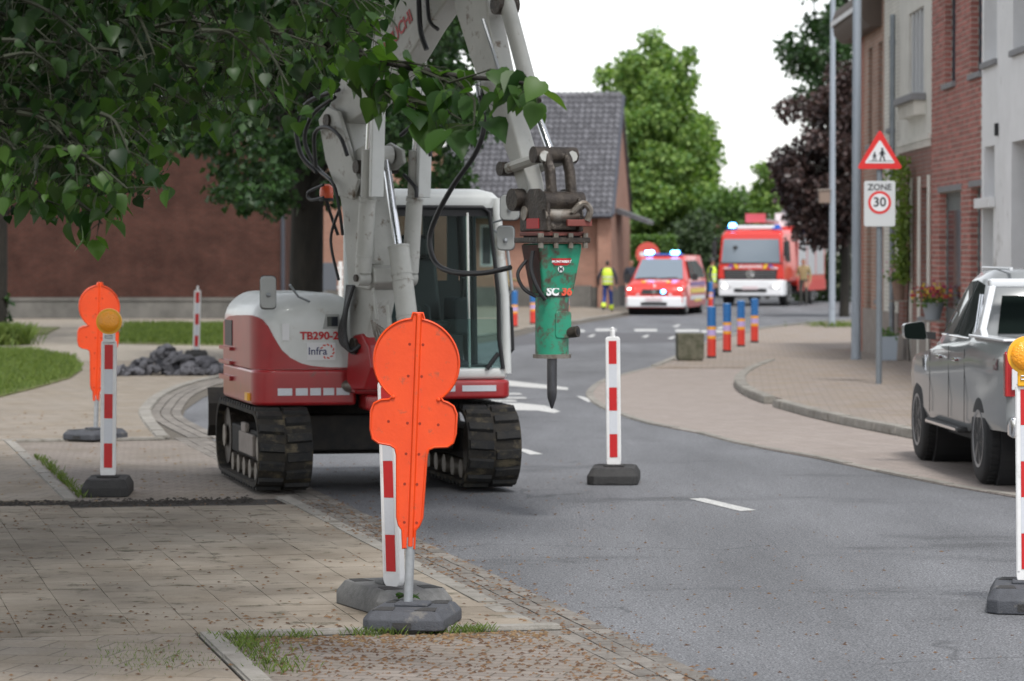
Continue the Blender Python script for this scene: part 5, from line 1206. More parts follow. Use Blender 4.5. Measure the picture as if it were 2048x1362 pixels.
MB().face([(xl_ + .06, yf + .005, 1.0), (xr_ - .03, yf + .005, 1.0), (xr_ - .055, yf + .005, 1.41), (xl_ + .06, yf + .005, 1.41)]).build('lower_glass', M_glass2, cab)
MB().face([(xr_ + .01, yf + .06, 1.0), (xr_ - .0, yb - .1, 1.0), (xr_ - .075, yb - .1, 2.36), (xr_ - .075, yf + .08, 2.36)]).build('door_glass', M_glass, cab)
MB().face([(xl_ + .02, yf + .1, 1.3), (xl_ + .02, yb - .1, 1.3), (xl_ + .02, yb - .1, 2.36), (xl_ + .02, yf + .1, 2.36)]).build('side_glass', M_glass, cab)
MB().ext(xl_ + .0, xl_ + .06, yf + .06, yb - .03, 1.0, 1.3).build('side_wall', M_cw, cab)
rw_ = MB().ext(xl_ + .06, xr_ - .06, yb - .07, yb - .03, 1.0, 1.72).ext(xl_ + .06, xl_ + .12, yb - .07, yb - .03, 1.72, 2.36).ext(xr_ - .20, xr_ - .1, yb - .07, yb - .03, 1.72, 2.36).ext(.62, .72, yb - .07, yb - .03, 1.72, 2.36).build('rear_wall', M_blk, cab)
MB().ext(xl_ + .06, xr_ - .10, yf + .02, yf + .06, 2.27, 2.36).build('header', M_blk, cab); MB().face([(xl_ + .12, yb - .05, 1.72), (xr_ - .2, yb - .05, 1.72), (xr_ - .2, yb - .05, 2.36), (xl_ + .12, yb - .05, 2.36)]).build('rear_glass', M_rglass, cab)
MB().ext(xl_ + .06, xr_ - .1, yf + .1, yb - .08, 2.30, 2.335).build('headliner', M_blk, cab)
MB().tube([(.74, yf + .02, 1.0), (.72, yf + .02, 2.3)], .012, 8).build('window_rail', M_chrome, cab); MB().tube([(.84, yf + .3, 1.0), (.82, yf + .3, 2.3)], .03, 8).build('door_post', M_blk, cab)
st_ = MB().loft([[(.28, -.28, 1.28), (.72, -.28, 1.28), (.72, .18, 1.26), (.28, .18, 1.26)], [(.27, -.30, 1.38), (.73, -.30, 1.38), (.73, .2, 1.36), (.27, .2, 1.36)]]).build('seat', M_seat, cab, bev=.04)
MB().loft([[(.28, .10, 1.36), (.72, .10, 1.36), (.72, .22, 1.36), (.28, .22, 1.36)], [(.31, .20, 1.92), (.69, .20, 1.92), (.69, .30, 1.92), (.31, .30, 1.92)]]).build('seat_back', M_seat, st_, bev=.04)
MB().box((.5, .25, 2.02), (.26, .1, .2)).build('headrest', M_seat, st_, bev=.04); MB().ext(.3, .7, -.26, .16, 1.0, 1.27).build('seat_base', M_blk, st_)
for x in (.18, .80): 
    c_ = MB().box((x, -.15, 1.42), (.14, .5, .32)).build('console', M_cabg, cab, bev=.03); MB().tube([(x, -.35, 1.55), (x + .01, -.38, 1.75)], [.012, .022], 8).build('joystick', M_blk, c_)
for x in (.42, .50): MB().tube([(x, -.62, 1.0), (x - .02, -.52, 1.5), (x - .05, -.5, 1.52)], .012, 8).build('travel_lever', M_cabg, cab)
MB().ext(.1, .95, -.9, .4, 1.0, 1.02).build('cab_floor', M_blk, cab)
MB().tube([(xr_ + .05, yf + .06, 1.12), (xr_ + .075, yf + .03, 1.15), (xr_ + .06, yf + .03, 1.5), (xr_ + .03, yf + .06, 1.53)], .014, 8).build('grab_rail', M_blk, cab)
MB().tube([(xr_ + .03, yf + .06, 1.6), (xr_ + .06, yf + .0, 1.65), (xr_ + .02, yf + .0, 2.0), (xr_ - .02, yf + .06, 2.05)], .014, 8).build('grab_rail', M_zinc, cab)
mirror(cab, P(1020, 415, 26.8), .165, .215, R(-8)); mirror(cab, P(1012, 476, 26.9), .15, .205, R(-8))
MB(EI).tube([P(985, 445, 27.0), P(1004, 440, 26.86), P(1018, 428, 26.84)], .009, 6).tube([P(988, 460, 27.0), P(1000, 470, 26.94), P(1010, 476, 26.94)], .009, 6).build('mirror_stalk', M_zinc, cab)
bc = P(653, 384, 27.3); ML = EI @ Matrix.Translation(bc)
bo = MB(ML).lathe([(.055, -.05), (.058, .0), (.05, .045), (.025, .065)], n=16).build('beacon', M_beacon, cab, smooth=60); MB(ML).lathe([(.06, -.075), (.06, -.051)], n=16).build('beacon_base', M_blk, bo)
MB(EI).tube(curvepts([bc - Vector((0, 0, .07)), P(660, 425, 27.35), P(676, 470, 27.4)], 4), .014, 8).build('beacon_stalk', M_blk, bo)
# --- boom: drawn in its own vertical plane, swung 30 degrees towards the right
BA = R(30); uV = Vector((math.sin(BA), -math.cos(BA), 0)); wV = Vector((math.cos(BA), math.sin(BA), 0))
FX, FD = Xp(738, 26.7), 26.7; ct = 1 / math.tan(BA); NUM = FD + ct * FX
def B(px, py, off=0.0):
    D = NUM / (1 + ct * (px - 1024) / F); return P(px, py, D) + wV * off
def plate(name, pxs, wd, m, parent, bev=.02, off=0.0):
    mb = MB(EI); c = [B(*p, off) for p in pxs]; mb.loft([[p - wV * wd/2 for p in c], [p + wV * wd/2 for p in c]]); return mb.build(name, m, parent, bev=bev)
br_ = plate('swing_bracket', [(730,780),(755,780),(770,735),(764,690),(750,666),(732,670),(722,700),(718,760)], .25, M_cr, EX)
MB().ext(-.30, .26, -1.34, -.86, .80, .96).ext(-.20, .18, -1.30, -.9, .66, .80).build('swing_post', M_cr, br_, bev=.03)
MB().cyl((-.22, -1.18, .86), (-.42, -.95, .86), .055, n=14).build('swing_cylinder', M_worn, br_, smooth=40)
for off in (-.135, .135): MB(EI).cyl(B(737, 692, off - .015), B(737, 692, off + .015), .07, n=16).build('pin', M_steel, br_)
lo_ = plate('lower_boom', [(722,700),(752,690),(770,600),(768,480),(754,380),(735,320),(716,250),(700,222),(682,222),(676,250),(690,330),(706,430),(716,560)], .20, M_boom, EX)
for off in (-.15, .15): plate('boom_cheek', [(672,240),(690,214),(712,224),(735,300),(752,360),(740,400),(712,392),(686,320)], .035, M_boom, lo_, .01, off)
for px, py in ((692,242),(752,334)): MB(EI).cyl(B(px, py, -.19), B(px, py, .19), .055, n=16).build('pin', M_steel, lo_, smooth=40)
up_ = plate('upper_boom', [(674,222),(682,246),(704,254),(742,230),(792,178),(836,120),(872,60),(915,0),(965,-50),(955,-110),(900,-118),(842,-80),(788,0),(732,105),(700,160)], .19, M_boom, EX)
a, b = B(793, 75, -.0985), B(835, 20, -.0985); dv = (b - a).normalized()
Mx = Matrix((dv, wV.cross(dv) * -1, -wV)).transposed()
o_ = text('TAKEUCHI', .15, M_rprint, up_, (0, 0, 0), (0, 0, 0), align='RIGHT', bold=.004)
q_ = (EI.to_3x3() @ Mx).to_4x4(); q_.translation = EI @ B(845, 30, -.0995); o_.matrix_basis = q_
ar_ = plate('arm', [(920,-40),(926,20),(958,120),(998,225),(1038,330),(1054,385),(1064,402),(1074,398),(1072,370),(1056,300),(1018,170),(996,60),(988,-20),(975,-90),(935,-110)], .155, M_boom, EX)
MB(EI).cyl(B(945, -55, -.18), B(945, -55, .18), .07, n=18).build('pin', M_steel, ar_, smooth=40)
# bucket cylinder on the arm
cy_ = MB(EI).cyl(B(1012, 0), B(1064, 196), .062, n=18).build('bucket_cylinder', M_boom, ar_, smooth=40)
MB(EI).cyl(B(1063, 194), B(1066, 205), .068, n=18).build('gland', M_steel, cy_); MB(EI).cyl(B(1066, 204), B(1103, 308), .032, n=14).build('rod', M_chrome, cy_, smooth=40)
MB(EI).cyl(B(1010, 10, -.09), B(1010, 10, .09), .075, n=16).build('clevis', M_steel, cy_)
MB(EI).tube([B(995, 40, -.13), B(1018, 110, -.13), B(1042, 190, -.13)], .014, 8).build('steel_line', M_zinc, cy_)
# boom cylinders
for off in (-.215, .215):
    c1 = MB(EI).cyl(B(782, 405, off), B(774, 545, off), .068, n=18).build('boom_cylinder', M_boom, up_, smooth=40)
    MB(EI).cyl(B(785, 300, off), B(782, 405, off), .058, n=18).build('barrel', M_boom, c1, smooth=40)
    MB(EI).cyl(B(783, 395, off), B(782, 402, off), .073, n=18).build('band', M_boom, c1); MB(EI).cyl(B(776, 508, off), B(775, 515, off), .072, n=18).build('band', M_boom, c1)
    q = [B(792, 205, off), B(788, 395, off)]; dirv = (q[1] - q[0]).normalized(); rot = Matrix((wV, uV, Vector((0, 0, 1)))).transposed()
    MB(EI).loft([[p + wV * x + uV * y for x, y in ((-.05, .06), (.065, .06), (.065, .11), (-.05, .11))] for p in q]).build('rod_guard', M_cw, c1, bev=.008)
    MB(EI).cyl(B(790, 190, off), B(785, 300, off), .030, n=12).build('rod', M_chrome, c1, smooth=40)
    MB(EI).cyl(B(791, 187, off - .055), B(791, 187, off + .055), .055, n=16).build('eye', M_boom, c1, smooth=40)
    MB(EI).cyl(B(772, 556, off - .05), B(772, 556, off + .05), .062, n=16).build('eye', M_boom, c1, smooth=40); MB(EI).cyl(B(772, 556, off - .07), B(772, 556, off + .07), .03, n=12).build('bolt', M_steel, c1)
plate('cylinder_bracket', [(742,520),(780,535),(782,565),(770,580),(742,575)], .30, M_boom, lo_, .015)
# lift cylinder in the middle
c2 = MB(EI).cyl(B(797, 492), B(822, 700), .085, n=20).build('lift_cylinder', M_boom, br_, smooth=40)
for py, t in ((494, 0), (548, .26), (560, .32), (632, .66), (645, .72)): MB(EI).cyl(B(lerp(797, 822, t), lerp(492, 700, t)), B(lerp(797, 822, t + .02), lerp(492, 700, t + .02)), .090, n=20).build('band', M_boom, c2)
MB(EI).cyl(B(770, 312), B(797, 495), .035, n=14).build('rod', M_chrome, c2, smooth=40)
MB(EI).cyl(B(768, 310, -.06), B(768, 310, .06), .075, n=18).build('eye', M_boom, c2, smooth=40); MB(EI).cyl(B(768, 310, -.15), B(768, 310, .15), .05, n=16).build('bolt', M_steel, c2)
for off in (-.10, .10): plate('lug_plate', [(735,300),(760,285),(785,300),(788,325),(770,340),(740,340)], .03, M_boom, lo_, .008, off)
MB(EI).tube([B(786, 525, -.10), B(772, 528, -.12), B(770, 560, -.12), B(780, 640, -.12)], .016, 8).tube([B(800, 610, -.11), B(806, 650, -.12), B(825, 690, -.12)], .020, 8).build('steel_pipe', M_boom, c2)
gp = MB(EI)
for k in range(5): gp.tube([B(772 + 5*k, 640 + 4*k, -.13), B(778 + 6*k, 668, -.13), B(790 + 5*k, 706, -.12)], .011, 8)
gp.build('valve_pipes', M_worn, lo_)
# hoses
def hose(pts, r_=.018, parent=lo_, m=None): return MB(EI).tube(curvepts(pts, 6), r_, 8).build('hose', m or M_hose, parent, smooth=80)
for k in range(5): hose([B(726 + k*3, 570, -.14), B(720 + k*4, 622, -.14 - .015*k), B(710 + k*6, 660 + k*2, -.14 - .015*k), B(716 + k*6, 690 + k*3, -.14 - .01*k), B(740 + k*2, 690, -.12)], .0165)
hose([B(708, 180, -.14), B(660, 205, -.2), B(640, 250, -.22), B(645, 310, -.2), B(668, 345, -.16)], .020); hose([B(700, 195, -.14), B(664, 230, -.18), B(652, 280, -.2), B(664, 330, -.16), B(690, 360, -.14)], .018)
hose([B(668, 335, -.17), B(672, 270, -.2), B(700, 255, -.22), B(728, 275, -.22), B(738, 312, -.2)], .017); hose([B(775, 270, .12), B(800, 250, .14), B(818, 275, .16), B(822, 312, .18)], .017)
hose([B(680, 345, -.18), B(715, 370, -.22), B(722, 420, -.2), B(720, 470, -.16)], .014); hose([B(690, 395, -.2), B(668, 400, -.22), B(664, 385, -.22), B(690, 370, -.2)], .012)
hose([B(715, 420, -.17), B(698, 480, -.17), B(712, 560, -.16)], .013); hose([B(780, 350, .13), B(800, 375, .14), B(802, 395, .14)], .016)
hose([B(985, 170, -.12), B(1002, 225, -.16), B(1008, 262, -.18), B(995, 310, -.2), B(962, 370, -.24), B(933, 430, -.26), B(920, 480, -.27), B(932, 525, -.27), B(965, 544, -.26), B(1015, 546, -.22), B(1062, 535, -.18)], .021, ar_)
hose([B(868, -20, -.14), B(872, 60, -.14), B(880, 100, -.12)], .022, up_); hose([B(885, -20, -.14), B(892, 40, -.15), B(905, 60, -.13)], .016, up_)
MB(EI).tube([B(983, 165, -.12), B(992, 195, -.14)], .026, 10).tube([B(1001, 222, -.16), B(1004, 240, -.17)], .026, 10).build('hose_fitting', M_zinc, ar_)
# link and quick coupler
lk = MB(EI)
for off in (-.12, .12): lk.tube([B(1040, 338, off), B(1118, 312, off)], .042, 8)
lk.build('side_link', M_boom, ar_)
lk = MB(EI)
for off in (-.085, .085): lk.tube([B(1112, 308, off), B(1120, 345, off), B(1124, 400, off)], .042, 10)
lk.build('toggle_link', M_steel, ar_, smooth=50)
for px, py, r_, l in ((1038,338,.055,.17),(1108,310,.062,.18),(1123,402,.072,.17),(1062,400,.085,.17)): MB(EI).cyl(B(px, py, -l), B(px, py, l), r_, n=16).build('pin', M_steel, ar_, smooth=40)
BK = B(1104, 480); KM = EI @ Matrix.Translation(BK) @ Matrix.Rotation(R(24), 4, 'Z'); sB = F / BK.y
cp = MB(KM); 
for x in (-.13, .13): cp.loft([[(x + dx, -.24, .06), (x + dx, .26, .06), (x + dx, .26, .22), (x + dx, .10, .38), (x + dx, -.06, .38), (x + dx, -.22, .30)] for dx in (-.02, .02)])
cp.ext(-.11, .11, -.2, .24, .07, .20); cpo = cp.build('quick_coupler', M_steel, EX, bev=.015)
MB(KM).cyl((-.15, -.18, .18), (.15, -.18, .18), .05, n=14).cyl((-.16, .16, .20), (.16, .16, .20), .055, n=14).build('pin', M_worn, cpo, smooth=40)
MB(KM).ext(-.155, -.151, -.1, .12, .085, .16).build('red_label', M_rprint, cpo)
MB(KM).ext(.0, .20, -.275, -.241, .10, .15).build('red_plate', M_rplate, cpo, bev=.006)
hookr = MB(KM); hookr.tube(curvepts([(.05, -.25, .2), (.12, -.28, .27), (.18, -.28, .22), (.16, -.27, .14)], 4), .025, 8).build('hook', M_worn, cpo)
# breaker
bkm = MB(KM)
def rect_ring(hx, hy, z): return [(-hx, -hy, z), (hx, -hy, z), (hx, hy, z), (-hx, hy, z)]
top_ = MB(KM).loft([rect_ring(.215, .215, z) for z in (-.022, .018)]).build('breaker', M_steel, EX, bev=.006)
MB(KM).loft([rect_ring(.185, .18, z) for z in (.03, .06)]).build('mount_plate', M_rplate, top_, bev=.005); MB(KM).loft([rect_ring(.16, .16, z) for z in (.016, .032)]).build('spacer', M_dark, top_)
for x in (-.18, -.06, .06, .18): MB(KM).cyl((x, -.195, .018), (x, -.195, .05), .022, n=6).build('bolt', M_worn, top_); MB(KM).cyl((x, -.195, -.06), (x, -.195, -.02), .02, n=6).build('nut', M_worn, top_)
zt_, zb_ = -.026, -(592 - 480) / sB
hs_ = MB(KM).loft([rect_ring(.175, .165, zt_), rect_ring(.17, .16, zt_ - .06), rect_ring(.122, .115, zb_)]).build('housing', M_green, top_, bev=.02, seg=3)
for sx in (-1,): MB(KM).loft([[(-.181, -.145, zt_ - .01), (-.181, .15, zt_ - .01), (-.176, .15, zt_ - .05), (-.13, .10, zb_ + .02), (-.13, -.09, zb_ + .02), (-.176, -.14, zt_ - .05)], [(-.177, -.145, zt_ - .01), (-.177, .15, zt_ - .01), (-.170, .15, zt_ - .05), (-.12, .10, zb_ + .02), (-.12, -.09, zb_ + .02), (-.170, -.14, zt_ - .05)]]).build('side_plate', M_rustp, hs_)
zc2 = -(708 - 480) / sB
tb_ = MB(KM).lathe([(.124, zb_ + .01), (.124, zc2)], n=28).build('lower_tube', M_green, top_, smooth=40); MB(KM).lathe([(.127, zb_ - .006), (.127, zb_ + .006)], n=28).build('weld_ring', M_bprint, tb_)
MB(KM).lathe([(.142, zc2 - .03), (.142, zc2)], n=28).build('collar', M_worn, tb_, smooth=40)
pt = round_poly([(-.03, zc2 + .12), (.10, zc2 + .12), (.10, zc2 + .32), (-.03, zc2 + .32)], .03); MB(KM).loft([[(x, -.06, z) for x, z in pt], [(x, -.131, z) for x, z in pt]]).build('access_cover', M_green, tb_, bev=.006)
MB(KM).cyl((.085, -.10, zc2 + .16), (.135, -.165, zc2 + .17), .042, n=16).build('port', M_steel, tb_, smooth=40); MB(KM).cyl((.135, -.165, zc2 + .17), (.139, -.170, zc2 + .17), .025, n=12).build('port_hole', M_dark, tb_)
ch_ = MB(KM).lathe([(.037, zc2), (.037, -(780 - 480) / sB), (.034, -(795 - 480) / sB), (.010, -(816 - 480) / sB), (.002, -(818 - 480) / sB)], n=12).build('chisel', M_chis, top_, smooth=30)
slope = math.atan2(.16 - .115, (zt_ - .06) - zb_)
def onface(z): t = (zt_ - .06 - z) / (zt_ - .06 - zb_); return -(lerp(.16, .115, t)) - .0035
zl_ = -(524 - 480) / sB
lp_ = [(-.075, zl_ + .028), (.085, zl_ + .028), (.075, zl_ - .01), (.055, zl_ - .024), (-.045, zl_ - .024), (-.065, zl_ - .01)]
lb = MB(KM).loft([[(x, onface(z) + .004, z) for x, z in lp_], [(x, onface(z) - .001, z) for x, z in lp_]]).build('maker_plate', M_rprint, hs_)
Rk = KM.to_3x3()
def ktext(s, size, m, x, z, par, **k):
    o = text(s, size, m, par, (0, 0, 0), (0, 0, 0), **k); mm = (Rk @ Matrix.Rotation(-slope, 3, 'X') @ Matrix.Rotation(R(90), 3, 'X')).to_4x4(); mm.translation = KM @ Vector((x, onface(z) - .0025, z)); o.matrix_basis = mm; return o
ktext('MONTABERT', .027, M_stick, .005, zl_ + .004, hs_, shear=.2, bold=.001)
dz = zl_ - .052; MB(KM).loft([[(.005 + .024 * math.cos(a), onface(dz) + .003, dz + .024 * math.sin(a)) for a in [k * math.pi / 10 for k in range(20)]], [(.005 + .024 * math.cos(a), onface(dz) - .001, dz + .024 * math.sin(a)) for a in [k * math.pi / 10 for k in range(20)]]]).build('emblem', M_stick, hs_); ktext('M', .045, M_bprint, .005, dz, hs_, bold=.001)
zl2 = -(583 - 480) / sB; ktext('SC', .085, M_stick, -.055, zl2, hs_, bold=.004, shear=.15); ktext('36', .085, M_oprint, .06, zl2, hs_, bold=.004, shear=.15)
MB(KM).tube(curvepts([(-.20, -.1, -.08), (-.215, -.1, -.22), (-.17, -.12, -.36), (-.11, -.12, -.44)], 5), .016, 8).tube(curvepts([(-.20, .02, -.15), (-.27, .02, -.25), (-.23, .0, -.36), (-.15, -.05, -.42)], 5), .014, 8).build('breaker_hose', M_hose, top_)
# ---------------------------------------------------------------- vehicles
M_tyre = mat('tyre', (0.018, 0.018, 0.019), 0.75, bump=.2, bscale=60); M_rim = mat('alloy_dark', (0.28, 0.28, 0.29), .3, metal=.7); M_rimw = mat('alloy_pale', (0.45, 0.46, 0.47), .35, metal=.6)
M_silver = mat('grey_paint', (0.20, 0.21, 0.213), 0.32, metal=.0, coat=.7, var=.03, scale=2)
M_wpaint = mat('pale_silver_paint', (0.62, 0.64, 0.66), 0.3, coat=.5)
M_cglass = mat('car_glass', (0.008, 0.012, 0.011), 0.12, spec=.05); M_rlamp = mat('tail_lamp_red', (0.35, 0.01, 0.012), .15, spec=.8); M_clamp = mat('clear_lamp', (0.6, 0.6, 0.62), .12, spec=.8)
M_cglass.node_tree.nodes['Principled BSDF'].inputs['IOR'].default_value = 1.12
M_blkp = mat('black_plastic', (0.02, 0.02, 0.021), .6); M_chr = mat('bright_chrome', (0.75, 0.76, 0.78), .10, metal=1.0)
def wheel(parent, c, r, w, sx, rimm, spokes=6, name='wheel'):
    """axis along local X; sx = side that faces outwards"""
    c = Vector(c); o = MB().lathe([(r*.60, -w/2), (r*.90, -w/2), (r*.97, -w*.42), (r, -w*.3), (r, w*.3), (r*.97, w*.42), (r*.90, w/2), (r*.60, w/2)], c, 32, 'X').build(name, M_tyre, parent, smooth=40)
    ri = MB().lathe([(r*.61, -w*.3), (r*.61, w*.3)], c, 28, 'X'); ri.build('rim_well', M_dark, o)
    rm = MB(); rm.lathe([(r*.16, sx*w*.30), (r*.16, sx*w*.42), (r*.05, sx*w*.44)], c, 14, 'X')
    for k in range(spokes):
        a = 2 * math.pi * k / spokes + .2; d = Vector((0, math.cos(a), math.sin(a))); e = Vector((0, -math.sin(a), math.cos(a)))
        rm.loft([[c + d * r * q + e * r * ww * s + Vector((sx * w * dd, 0, 0)) for s, dd in ((-1, .36), (1, .36), (1, .50), (-1, .50))] for q, ww in ((.12, .06), (.60, .10))])
    rm.loft([[c + Vector((sx * w * dd, r * q * math.cos(t), r * q * math.sin(t))) for t in [2*math.pi*k/28 for k in range(28)]] for q, dd in ((.64, .30), (.64, .52), (.57, .51), (.57, .30))], cap=False)
    rm.build('rim', rimm, o, smooth=30)
    tr = MB()
    for k in range(40):
        a = 2 * math.pi * k / 40; M = Matrix.Translation(c) @ Matrix.Rotation(a, 4, 'X'); tr.M = M
        for s in (-1, 1): tr.box((s * w * .2, 0, r + .002), (w * .26, r * .09, .014))
    tag(tr.build('tread', M_tyre, o), kind='stuff')
    return o
# --- pickup seen from behind left
g = G(1992, 958); PK = thing('pickup_truck', 'silver grey double cab pickup parked on the right, seen from behind', 'pickup truck', (4.87, 29.4, .012), R(2.2))
HW = .93
# stations: y, sill z, top z, half width, top inset
stn = [(-2.62, .62, 1.22, .86, .05), (-2.58, .50, 1.24, .905, .05), (-2.3, .50, 1.25, .93, .05), (-1.0, .46, 1.25, .93, .05), (-.86, .42, 1.22, .93, .05), (.9, .42, 1.13, .93, .06), (1.15, .42, 1.12, .93, .10), (1.9, .45, 1.06, .92, .20), (2.35, .42, 1.0, .88, .28), (2.62, .42, .92, .74, .30), (2.70, .46, .82, .66, .28)]
rings = []
for y, zs_, zt__, hw, ins in stn:
    half = [(hw - .045, zs_), (hw - .012, zs_ + .10), (hw - .014, zs_ + .26), (hw + .0, zt__ - .30), (hw + .004, zt__ - .17), (hw - .012, zt__ - .05), (hw - ins, zt__), (hw - ins - .15, zt__ + .012)]
    rings.append([(-x, y, z) for x, z in half] + [(x, y, z) for x, z in reversed(half)])
body = MB().loft(rings).build('body', M_silver, PK)
cut(body, [MB().cyl((-1.3, y, .40), (1.3, y, .40), .465, n=32).build('cutter', M_dark) for y in (-1.46, 1.76)]); sm(body.data, 38)
for y in (-1.46, 1.76):
    MB().cyl((-.80, y, .40), (.80, y, .40), .462, n=32).build('wheel_housing', M_dark, body)
    for sx in (-1, 1):
        wheel(PK, (sx * .785, y, .39), .39, .265, sx, M_rim)
# cabin
cs = [(-.98, 1.20, .80, 1.24, .80), (-.84, 1.20, .86, 1.62, .70), (-.66, 1.20, .87, 1.80, .64), (-.2, 1.18, .87, 1.835, .63), (.30, 1.16, .87, 1.815, .63), (.62, 1.14, .87, 1.74, .62), (1.30, 1.12, .82, 1.16, .78)]
rings = []
for y, zb2, hw, zt2, tw2 in cs:
    half = [(hw, zb2), (lerp(hw, tw2, .86), lerp(zb2, zt2, .86)), (tw2 - .06, zt2 - .004), (tw2 * .5, zt2 + .012)]
    rings.append([(-x, y, z) for x, z in half] + [(x, y, z) for x, z in reversed(half)])
cabn = MB().loft(rings).build('cabin', M_silver, PK, smooth=50)
def side_x(y, z):
    for (a, b) in zip(cs[:-1], cs[1:]):
        if a[0] <= y <= b[0]:
            t = (y - a[0]) / (b[0] - a[0]); zb2, hw, zt2, tw2 = [lerp(a[k], b[k], t) for k in (1, 2, 3, 4)]
            return lerp(hw, tw2, max(0, min(.86, (z - zb2) / (zt2 - zb2))))
    return .85
for sx in (-1, 1):
    for nm, q in (('rear_window', [(-.70, 1.24), (-.66, 1.56), (-.48, 1.70), (-.10, 1.735), (-.06, 1.25)]), ('front_window', [(-.01, 1.25), (-.04, 1.738), (.30, 1.72), (.56, 1.60), (1.02, 1.26), (1.0, 1.24)])):
        dense = []
        for a, b in zip(q, q[1:] + q[:1]):
            for k in range(4): dense.append((lerp(a[0], b[0], k/4), lerp(a[1], b[1], k/4)))
        MB().loft([[(sx * (side_x(y, z) - .01), y, z) for y, z in dense], [(sx * (side_x(y, z) + .006), y, z) for y, z in dense]]).build(nm, M_cglass, cabn)
    MB().tube([(sx * (side_x(y, 1.225) + .008), y, z) for y, z in ((-.72, 1.232), (0, 1.232), (1.08, 1.225))], .008, 6).build('chrome_strip', M_chr, cabn)
    for y in (-.46, .38):
        h_ = MB().loft([[(sx * .93, y - .11, 1.02), (sx * .965, y - .08, 1.02), (sx * .965, y + .08, 1.02), (sx * .93, y + .11, 1.02)], [(sx * .93, y - .11, 1.055), (sx * .965, y - .08, 1.055), (sx * .965, y + .08, 1.055), (sx * .93, y + .11, 1.055)]]).build('door_handle', M_chr, body, bev=.005)
    for y in (-.84, -.035, .98): MB().ext(sx * .9315 - .002, sx * .9315 + .002, y - .005, y + .005, .5, 1.14).build('door_gap', M_blkp, body)
    mi = MB().loft([[(sx * (.945 + x), 1.02 + dy, 1.17 + z) for x, z in round_poly([(0, 0), (.22, .01), (.23, .15), (.03, .18)], .04)] for dy in (0, .05, .11)]).build('door_mirror', M_silver, PK, smooth=50)
    MB().loft([[(sx * (.95 + x * .95), 1.018, 1.175 + z * .95) for x, z in round_poly([(0, 0), (.22, .01), (.23, .15), (.03, .18)], .04)], [(sx * (.95 + x * .95), 1.014, 1.175 + z * .95) for x, z in round_poly([(0, 0), (.22, .01), (.23, .15), (.03, .18)], .04)]]).build('mirror_glass', M_cglass, mi)
    MB().loft([[(sx * .86, 1.06, 1.17), (sx * .86, 1.10, 1.17), (sx * .86, 1.10, 1.24), (sx * .86, 1.06, 1.24)], [(sx * 1.0, 1.05, 1.19), (sx * 1.0, 1.09, 1.19), (sx * 1.0, 1.09, 1.25), (sx * 1.0, 1.05, 1.25)]]).build('mirror_arm', M_blkp, mi)
    MB().ext(sx * .84, sx * .98, -.78, .95, .40, .45).build('side_step', M_blkp, PK, bev=.015); MB().ext(sx * .976, sx * .986, -.7, .9, .415, .437).build('step_trim', M_chr, PK)
    MB().ext(sx * .885, sx * .915, -2.655, -2.56, .80, 1.16).build('tail_lamp', M_rlamp, PK, bev=.01)
    tl2 = MB().loft([[(sx * .70, -2.632, .80), (sx * .902, -2.60, .80), (sx * .905, -2.60, 1.17), (sx * .76, -2.632, 1.17)], [(sx * .70, -2.65, .80), (sx * .915, -2.62, .80), (sx * .918, -2.62, 1.17), (sx * .76, -2.65, 1.17)]]).build('tail_lamp_cluster', M_rlamp, PK, bev=.006); MB().ext(sx * .76, sx * .86, -2.66, -2.651, .86, 1.03).build('reversing_lamp', M_clamp, tl2)
    vn = MB().loft([[(sx * .928, 1.20, .88), (sx * .928, 1.34, .90), (sx * .928, 1.36, 1.02), (sx * .928, 1.22, 1.03)], [(sx * .937, 1.20, .88), (sx * .937, 1.34, .90), (sx * .937, 1.36, 1.02), (sx * .937, 1.22, 1.03)]]).build('fender_vent', M_chr, body); MB().ext(sx * .938, sx * .942, 1.215, 1.335, .915, .985).build('vent_grille', M_blkp, vn)
text('4x4', .13, mat('sticker_red_grey', (.16, .06, .07), .5), body, (-.932, -2.28, 1.05), (R(90), 0, R(-90)), shear=.2, bold=.004)
MB().loft([[(-.66, -.955, 1.28), (.66, -.955, 1.28), (.60, -.835, 1.61), (-.60, -.835, 1.61)], [(-.66, -.985, 1.28), (.66, -.985, 1.28), (.60, -.862, 1.61), (-.60, -.862, 1.61)]]).build('back_window', M_cglass, cabn)
# sports bar, bed rail caps, tailgate
for sx in (-1, 1):
    MB().loft([[(sx * x, y, z) for x, y, z in r_] for r_ in ([(.84, -1.55, 1.255), (.90, -1.55, 1.255), (.90, -1.0, 1.255), (.84, -1.0, 1.255)], [(.83, -1.38, 1.33), (.89, -1.38, 1.33), (.89, -1.24, 1.33), (.83, -1.24, 1.33)], [(.70, -1.12, 1.70), (.76, -1.12, 1.70), (.76, -1.0, 1.70), (.70, -1.0, 1.70)])]).build('sports_bar_leg', M_wpaint, PK, bev=.015)
    MB().tube([(sx * .865, -1.06, 1.26), (sx * .80, -.98, 1.62)], .022, 8).tube([(sx * .87, -1.14, 1.26), (sx * .80, -1.03, 1.62)], .014, 8).build('bar_tube', M_chr, PK)
    MB().ext(sx * .78, sx * .925, -2.60, -.99, 1.25, 1.275).build('bed_rail', M_wpaint, PK, bev=.01)
MB().loft([[(x, -1.12, 1.68), (x, -1.0, 1.70), (x, -.98, 1.76), (x, -1.12, 1.76)] for x in (-.76, .76)]).build('sports_bar', M_wpaint, PK, bev=.02)
MB().ext(-.78, .78, -2.58, -1.0, 1.235, 1.255).build('tonneau', M_wpaint, PK); tg_ = MB().ext(-.76, .76, -2.645, -2.60, .72, 1.22).build('tailgate', M_silver, PK, bev=.015); MB().ext(-.15, .15, -2.655, -2.646, 1.08, 1.15).build('tailgate_handle', M_chr, tg_)
